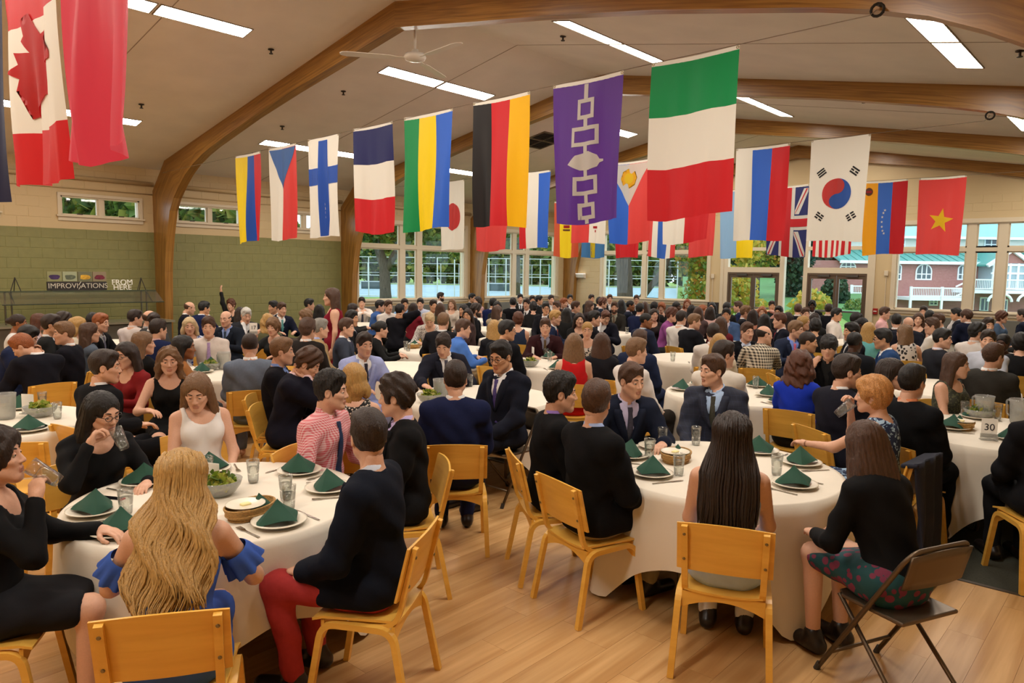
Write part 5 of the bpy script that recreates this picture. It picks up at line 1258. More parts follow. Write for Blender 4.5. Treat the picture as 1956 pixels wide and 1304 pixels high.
def chair_parts():
    if _CH: return _CH
    for s, nm in ((-1, 'l'), (1, 'r')):
        _CH['leg'+nm] = strip(fillet([(s*.235, -.255, 0), (s*.215, -.175, .418), (s*.205, .165, .418), (s*.222, .235, 0)], .07), .032, .028).mesh(M_CHAIR, name='leg_frame')
        _CH['up'+nm] = strip(fillet([(s*.19, -.275, .80), (s*.185, -.185, .425), (s*.18, .05, .412)], .08), .030, .022).mesh(M_CHAIR, name='upright')
    # backrest: curved panel with rounded corners, in front of the uprights
    def backp():
        m = MB(); nx, nz = 14, 6; vs = []
        for off in (0, .012):
            for j in range(nz+1):
                for i in range(nx+1):
                    u, v = -1+2*i/nx, j/nz; z = .555+.25*v; bul = .022*(1-u*u)
                    zz = z+(.014*(1-u*u) if v > .5 else .012*u*u*0); vs.append((u*.228, -.185-(z-.425)*.24+.018-bul*1.0+off, zz))
        w = nx+1; N = w*(nz+1); f = []
        for j in range(nz):
            for i in range(nx): a = j*w+i; f += [(a, a+1, a+w+1, a+w), (N+a, N+a+w, N+a+w+1, N+a+1)]
        for i in range(nx): f += [(i, N+i, N+i+1, i+1), (nz*w+i, nz*w+i+1, N+nz*w+i+1, N+nz*w+i)]
        for j in range(nz): a, b = j*w, (j+1)*w; f += [(a, b, N+b, N+a), (a+nx, N+a+nx, N+b+nx, b+nx)]
        return m.add(vs, f)
    _CH['backrest'] = backp().mesh(M_CHAIR, name='backrest')
    m = MB(); nx, ny = 8, 8; vs = []
    for off in (0, -.012):
        for j in range(ny+1):
            for i in range(nx+1):
                u, v = -1+2*i/nx, -1+2*j/ny; y = v*.2+.01; vs.append((u*(.2+.012*v), y, .452-.010*(1-u*u)*(1-.4*v)+(-.012 if v > .8 else 0)+off))
    w = nx+1; N = w*(ny+1); f = []
    for j in range(ny):
        for i in range(nx): a = j*w+i; f += [(a, a+1, a+w+1, a+w), (N+a, N+a+w, N+a+w+1, N+a+1)]
    for i in range(nx): f += [(i, N+i, N+i+1, i+1), (ny*w+i, ny*w+i+1, N+ny*w+i+1, N+ny*w+i)]
    for j in range(ny): a, b = j*w, (j+1)*w; f += [(a, b, N+b, N+a), (a+nx, N+a+nx, N+b+nx, b+nx)]
    m.add(vs, f); _CH['seat'] = m.mesh(M_CHAIR, name='seat')
    for nm, y in (('ar', -.172), ('af', .165)):
        pts = [(-.2, .43), (.2, .43)]+[(u*.2, .345+.05*(1-u*u)) for u in np.linspace(1, -1, 11)]; m = MB(); m.prism(pts, y-.008, y+.008); _CH[nm] = m.mesh(M_CHAIR, name='apron')
    m = MB(); m.lathe([(.0005, .004), (.006, .003), (.008, 0), (.008, -.004)], 8); _CH['bolt'] = m.mesh(M_BOLT, name='bolt'); return _CH
def chair(loc, rz, label, bolts=False):
    C = chair_parts(); root = empty('dining_chair', loc, rz, label, 'chair', 'blond wooden dining chairs')
    for nm, k in (('leg_frame', 'legl'), ('leg_frame', 'legr'), ('upright', 'upl'), ('upright', 'upr'), ('seat', 'seat'), ('backrest', 'backrest'), ('apron', 'ar'), ('apron', 'af')): link(nm, C[k], root)
    if bolts:
        for s in (-1, 1):
            for z in (.62, .755): link('bolt', C['bolt'], root, (s*.19, -.185-(z-.425)*.24-.013, z), (math.radians(100), 0, 0))
    return root
M_FOLD = mat('bronze_steel', '6a5a48', .4, .7)
def folding_chair(loc, rz, label):
    root = empty('folding_chair', loc, rz, label, 'folding chair', 'brown metal folding chairs')
    m = MB(); m.tube(fillet([(-.215, .26, .0), (-.205, -.19, .74), (-.17, -.22, .79), (.17, -.22, .79), (.205, -.19, .74), (.215, .26, .0)], .06), .0125, 10); m.build('front_frame', M_FOLD, root, smooth=True)
    m = MB(); m.tube(fillet([(-.185, .17, .44), (-.205, -.24, .015), (.205, -.24, .015), (.185, .17, .44)], .06), .0115, 10); m.build('rear_legs', M_FOLD, root, smooth=True)
    m = MB(); m.tube([(-.205, .18, .13), (.205, .18, .13)], .009, 8); m.build('crossbar', M_FOLD, root, smooth=True)
    m = MB(); vs = []
    for off in (0, .012):
        for j in range(5):
            for i in range(9): u, v = -1+i/4, j/4; vs.append((u*.2, -.185-.045*v-.02*(1-u*u)+off, .60+.17*v+.018*(1-u*u)*v))
    w, N = 9, 45; f = []
    for j in range(4):
        for i in range(8): a = j*w+i; f += [(a, a+1, a+w+1, a+w), (N+a, N+a+w, N+a+w+1, N+a+1)]
    for i in range(8): f += [(i, N+i, N+i+1, i+1), (36+i, 37+i, N+37+i, N+36+i)]
    for j in range(4): a, b = j*w, (j+1)*w; f += [(a, b, N+b, N+a), (a+8, N+a+8, N+b+8, b+8)]
    m.add(vs, f); m.build('backrest', M_FOLD, root, smooth=True)
    m = MB(); m.prism([(-.19, -.19), (.19, -.19), (.195, .15), (.15, .2), (-.15, .2), (-.195, .15)], .425, .445, 0, 'xy'); m.build('seat', M_FOLD, root, bevel=.008)
    for s in (-1, 1):
        for y, x in ((.26, .215), (-.24, .205)): m = MB(); m.tube([(s*x, y, 0), (s*x, y*.93, .04)], .016, 8); m.build('foot_cap', mat('rubber', '3a342c', .8), root)
    return root
# ---- tables and cloths
def cloth_mesh(seed):
    rg = np.random.default_rng(seed); ph = rg.random(4)*6.28; n = 120; R = .765; rings = [.0, .25, .5, .74]; drop = np.linspace(0, 1, 11); m = MB(); vs = [(0, 0, .752)]
    def P(i, r=None, t=None):
        th = 2*math.pi*i/n
        if t is None: return (r*math.cos(th), r*math.sin(th), .752)
        a = (th+ph[0]) % (math.pi/2); L = min(1.17/max(math.cos(a), 1e-3), 1.17/max(math.sin(a), 1e-3)); hang = min(L-R, .725); cor = max(0, (L-R-.42)/.3)
        h = hang*t; fold = math.sin(8*th+ph[1])*.5+math.sin(13*th+ph[2])*.35+math.sin(4*(th+ph[0])+1.57)*.4
        rr = R+.012*math.sin(min(1, t*5)*math.pi/2)+h*(.05+.085*fold*min(1, t*1.6)+.05*cor)
        z = .752-h-.008*(1-math.cos(min(1, t*5)*math.pi/2)); return (rr*math.cos(th), rr*math.sin(th), max(z, .006))
    for r in rings[1:]: vs += [P(i, r) for i in range(n)]
    for t in drop: vs += [P(i, None, t) for i in range(n)]
    nr = len(rings)-1+len(drop); f = [(0, 1+i, 1+(i+1) % n) for i in range(n)]
    for j in range(nr-1): f += [(1+j*n+i, 1+(j+1)*n+i, 1+(j+1)*n+(i+1) % n, 1+j*n+(i+1) % n) for i in range(n)]
    m.add(vs, f); return m.mesh(M_LINEN, True, 'tablecloth', True)
M_LINEN = mat('linen', 'e6dccb', .8, noise=.03, nscale=3, bump=.25, bscale=9)
CLOTHS = [cloth_mesh(s) for s in (1, 2, 3)]
def ring_mesh(z): m = MB(); m.lathe([(.001, z-.03), (.758, z-.03), (.758, z), (.001, z)], 48); return m
TT = ring_mesh(.748).mesh(mat('table_ply', '8a6a48', .6), name='tabletop'); _m = MB()
for s in (-1, 1): _m.tube(fillet([(s*.35, -.3, .715), (s*.35, -.3, .02), (s*.35, .3, .02), (s*.35, .3, .715)], .05), .014, 8)
LEGM = []
for s in (-1, 1): _m = MB(); _m.tube(fillet([(s*.35, -.3, .715), (s*.35, -.3, .02), (s*.35, .3, .02), (s*.35, .3, .715)], .05), .014, 8); LEGM.append(_m.mesh(M_FOLD, True, 'leg'))
def table(i, x, y, lab):
    root = empty('round_table', (x, y, 0), i*.7, 'round folding table under cloth, ' + lab, 'table', 'round banquet tables'); link('tabletop', TT, root)
    for l_ in LEGM: link('leg', l_, root)
    o = link('tablecloth', CLOTHS[i % 3], None, (x, y, 0), (0, 0, i*1.9)); tag(o, 'off-white cloth on round table, ' + lab, 'tablecloth', 'off-white tablecloths'); return o
# ---- tableware
M_CHINA = mat('china', 'e8dfcc', .25); M_NAP = mat('napkin_green', '1c4a38', .8, noise=.08, nscale=6, bump=.2, bscale=400); M_STEEL = mat('cutlery_steel', 'b0aaa0', .22, 1.0)
def clear_mat(name, tint, body=.06):
    m = bpy.data.materials.new(name); n, l, b = nodes_of(m); tr = n.new('ShaderNodeBsdfTransparent'); tr.inputs['Color'].default_value = tint; gl = n.new('ShaderNodeBsdfGlossy'); gl.inputs['Roughness'].default_value = .05
    lw = n.new('ShaderNodeLayerWeight'); lw.inputs['Blend'].default_value = .25; mr = n.new('ShaderNodeMapRange'); mr.inputs['To Min'].default_value = .03; mr.inputs['To Max'].default_value = .55; l.new(lw.outputs['Fresnel'], mr.inputs['Value']); mx = n.new('ShaderNodeMixShader')
    l.new(mr.outputs[0], mx.inputs[0]); l.new(tr.outputs[0], mx.inputs[1]); l.new(gl.outputs[0], mx.inputs[2]); df = n.new('ShaderNodeBsdfDiffuse'); df.inputs['Color'].default_value = (.8, .8, .78, 1); m2 = n.new('ShaderNodeMixShader'); m2.inputs[0].default_value = body
    l.new(mx.outputs[0], m2.inputs[1]); l.new(df.outputs[0], m2.inputs[2]); l.new(m2.outputs[0], n['Material Output'].inputs['Surface']); return m
M_GLASS = clear_mat('tumbler_glass', (.94, .95, .94, 1), .03); M_WATER = clear_mat('water', (.96, .97, .96, 1), .01); M_PLAS = clear_mat('pitcher_plastic', (.85, .85, .82, 1), .25)
m = MB(); m.lathe([(.001, .004), (.085, .004), (.09, .010), (.125, .020), (.135, .023), (.135, .027), (.122, .026), (.088, .016), (.001, .013)], 32); PLATE = m.mesh(M_CHINA, True, 'plate')
def napkin_mesh(seed):
    rg = np.random.default_rng(seed); m = MB(); A = np.array((0, .01, .112)); L = np.array((-.125, .03, .004)); R_ = np.array((.125, .03, .004)); Fp = np.array((.0, -.11, .012)); Bk = np.array((0, .085, .004)); n = 7
    def tri(a, b, c, bul, off):
        nrm = np.cross(b-a, c-a); nrm /= np.linalg.norm(nrm); idx = {}; vs = []; fs = []
        for i in range(n+1):
            for j in range(n+1-i):
                u, v = i/n, j/n; w = 1-u-v; p = a*w+b*u+c*v+nrm*(bul*math.sin(math.pi*u)*max(0, math.sin(math.pi*(u+v)*.5+.5))*3*v+off); idx[i, j] = len(vs); vs.append(p)
        for i in range(n):
            for j in range(n-i):
                fs.append((idx[i, j], idx[i+1, j], idx[i, j+1]))
                if i+j < n-1: fs.append((idx[i+1, j], idx[i+1, j+1], idx[i, j+1]))
        m.add(vs, fs)
    for off in (0, -.004):
        tri(A, L, Fp, .02, off); tri(A, Fp, R_, .02, off)
    tri(A, R_, Bk, .012, 0); tri(A, Bk, L, .012, 0)
    return m.mesh(M_NAP, True, 'napkin', False)
NAPS = [napkin_mesh(s) for s in (1, 2)]
m = MB(); m.lathe([(.001, .003), (.026, .003), (.030, .02), (.032, .055), (.030, .06), (.0325, .066), (.036, .10), (.034, .105), (.037, .112), (.0385, .14), (.0365, .14), (.034, .11), (.030, .02), (.001, .012)], 24); TUMB = m.mesh(M_GLASS, True, 'tumbler')
m = MB(); m.lathe([(.001, .013), (.0285, .013), (.0305, .055), (.0285, .06), (.0335, .098), (.001, .098)], 20); WAT = m.mesh(M_WATER, True, 'water')
m = MB(); m.bar((0, -.1, .004), (0, .03, .004), .011, .003); m.prism([(-.008, .03), (.008, .03), (.010, .09), (.006, .118), (0, .122), (-.004, .1)], .003, .0052, 0, 'xy'); KNIFE = m.mesh(M_STEEL, False, 'knife')
m = MB(); m.bar((0, -.1, .004), (0, .03, .004), .009, .003); m.prism([(-.006, .03), (.006, .03), (.013, .055), (-.013, .055)], .003, .005, 0, 'xy')
for k in range(4): x = -.0105+.007*k; m.bar((x, .055, .004), (x, .1, .006), .0036, .0022)
FORK = m.mesh(M_STEEL, False, 'fork')
def put(name, me, loc, rz, label, cat, grp, parent=None): o = link(name, me, None, loc, (0, 0, rz)); return tag(o, label, cat, grp)
def tumbler(loc, label, water=True, rot=None):
    o = empty('water_glass', loc, 0, label, 'glass', 'ribbed water tumblers')
    if rot is not None: o.rotation_euler = rot
    link('tumbler', TUMB, o)
    if water: link('water', WAT, o)
    return o
M_WICK = mat('wicker', 'b98d4e', .7, noise=.35, nscale=90, bump=.9, bscale=110, stretch=(1, 1, 3)); M_BUTTER = mat('butter', 'efe0a0', .5)
def basket(loc, rz, label, butter=True):
    o = empty('bread_basket', loc, rz, label, 'basket', 'wicker bread baskets')
    m = MB(); n = 36; vs = []; f = []
    prof = [(.09, .0), (.105, .015), (.112, .03), (.118, .045), (.124, .062), (.114, .062), (.10, .02), (.001, .016)]
    for r, z in prof:
        for k in range(n): t = 2*math.pi*k/n; rr = r*(1+.012*math.sin(k*math.pi*.999)*(1 if z > .01 else 0)); vs.append((rr*1.2*math.cos(t), rr*.82*math.sin(t), z))
    for i in range(len(prof)-1): f += [(i*n+k, i*n+(k+1) % n, (i+1)*n+(k+1) % n, (i+1)*n+k) for k in range(n)]
    m.add(vs, f); m.build('basket_body', M_WICK, o)
    for z, r in ((.062, .119), (.03, .113), (.006, .1)): m = MB(); m.tube([(r*1.2*math.cos(t), r*.82*math.sin(t), z) for t in np.linspace(0, 2*math.pi, 33)[:-1]], .006, 6, closed=True); m.build('rim' if z > .06 else 'weave_band', M_WICK, o)
    nb = link('liner_napkin', NAPS[0], None, (loc[0]+.07*math.cos(rz), loc[1]+.07*math.sin(rz), loc[2]+.02), (0, 0, rz+1)); nb.scale = (.6, .6, .75); tag(nb, 'green napkin tucked into ' + label, 'napkin', 'basket napkins')
    if butter:
        p = link('butter_plate', PLATE, None, (loc[0]-.03*math.cos(rz), loc[1]-.03*math.sin(rz), loc[2]+.058), (0, 0, 0)); p.scale = (.72,)*3; tag(p, 'small plate with butter on ' + label, 'plate', 'butter plates')
        m = MB(); m.box(-.035, .035, -.025, .025, .012, .028); b = m.build('butter', M_BUTTER, p, bevel=.008)
    return o
L_SAL = leaf_mat('salad_leaf', ['9aa83c', '7c9430', 'b8b850', '55702a', 'c8c070'])
def salad(loc, label):
    o = empty('salad_bowl', loc, 0, label, 'bowl', 'clear salad bowls'); m = MB(); m.lathe([(.001, .002), (.06, .002), (.09, .02), (.118, .06), (.128, .09), (.124, .09), (.112, .06), (.085, .024), (.001, .012)], 28); m.build('bowl', M_PLAS, o, smooth=True)
    s = leaves([(np.array((0, 0, .065)), (.10, .10, .035)), (np.array((0, 0, .1)), (.07, .07, .03))], 160, .02).build('greens', L_SAL, o); s['kind'] = 'stuff'; return o
def pitcher(loc, rz, label):
    o = empty('water_pitcher', loc, rz, label, 'pitcher', 'clear water pitchers'); m = MB(); m.lathe([(.001, .003), (.06, .003), (.066, .02), (.076, .19), (.08, .215), (.077, .215), (.072, .19), (.062, .02), (.001, .012)], 28); m.build('jug', M_PLAS, o, smooth=True)
    m = MB(); m.tube(fillet([(.074, 0, .19), (.125, 0, .19), (.115, 0, .06), (.07, 0, .05)], .03), .009, 8); m.build('handle', M_PLAS, o, smooth=True)
    m = MB(); m.lathe([(.001, .012), (.061, .012), (.068, .12), (.001, .12)], 20); m.build('water', M_WATER, o); return o
def card(loc, rz, label, txt=None):
    o = empty('table_number', loc, rz, label, 'card', 'table number cards'); m = MB(); m.box(-.055, .055, -.002, .002, .02, .17); m.build('card', mat('card_white', 'f0ece4', .6), o)
    m = MB(); m.box(-.06, .06, -.03, .03, 0, .006); m.box(-.06, .06, -.006, -.002, .006, .05); m.build('stand', M_PLAS, o)
    if txt: letters(txt, .075, mat('card_ink', '1c1a22', .6), o, (0, -.0035, .1), (math.pi/2, 0, 0), 'number', .0006)
    return o
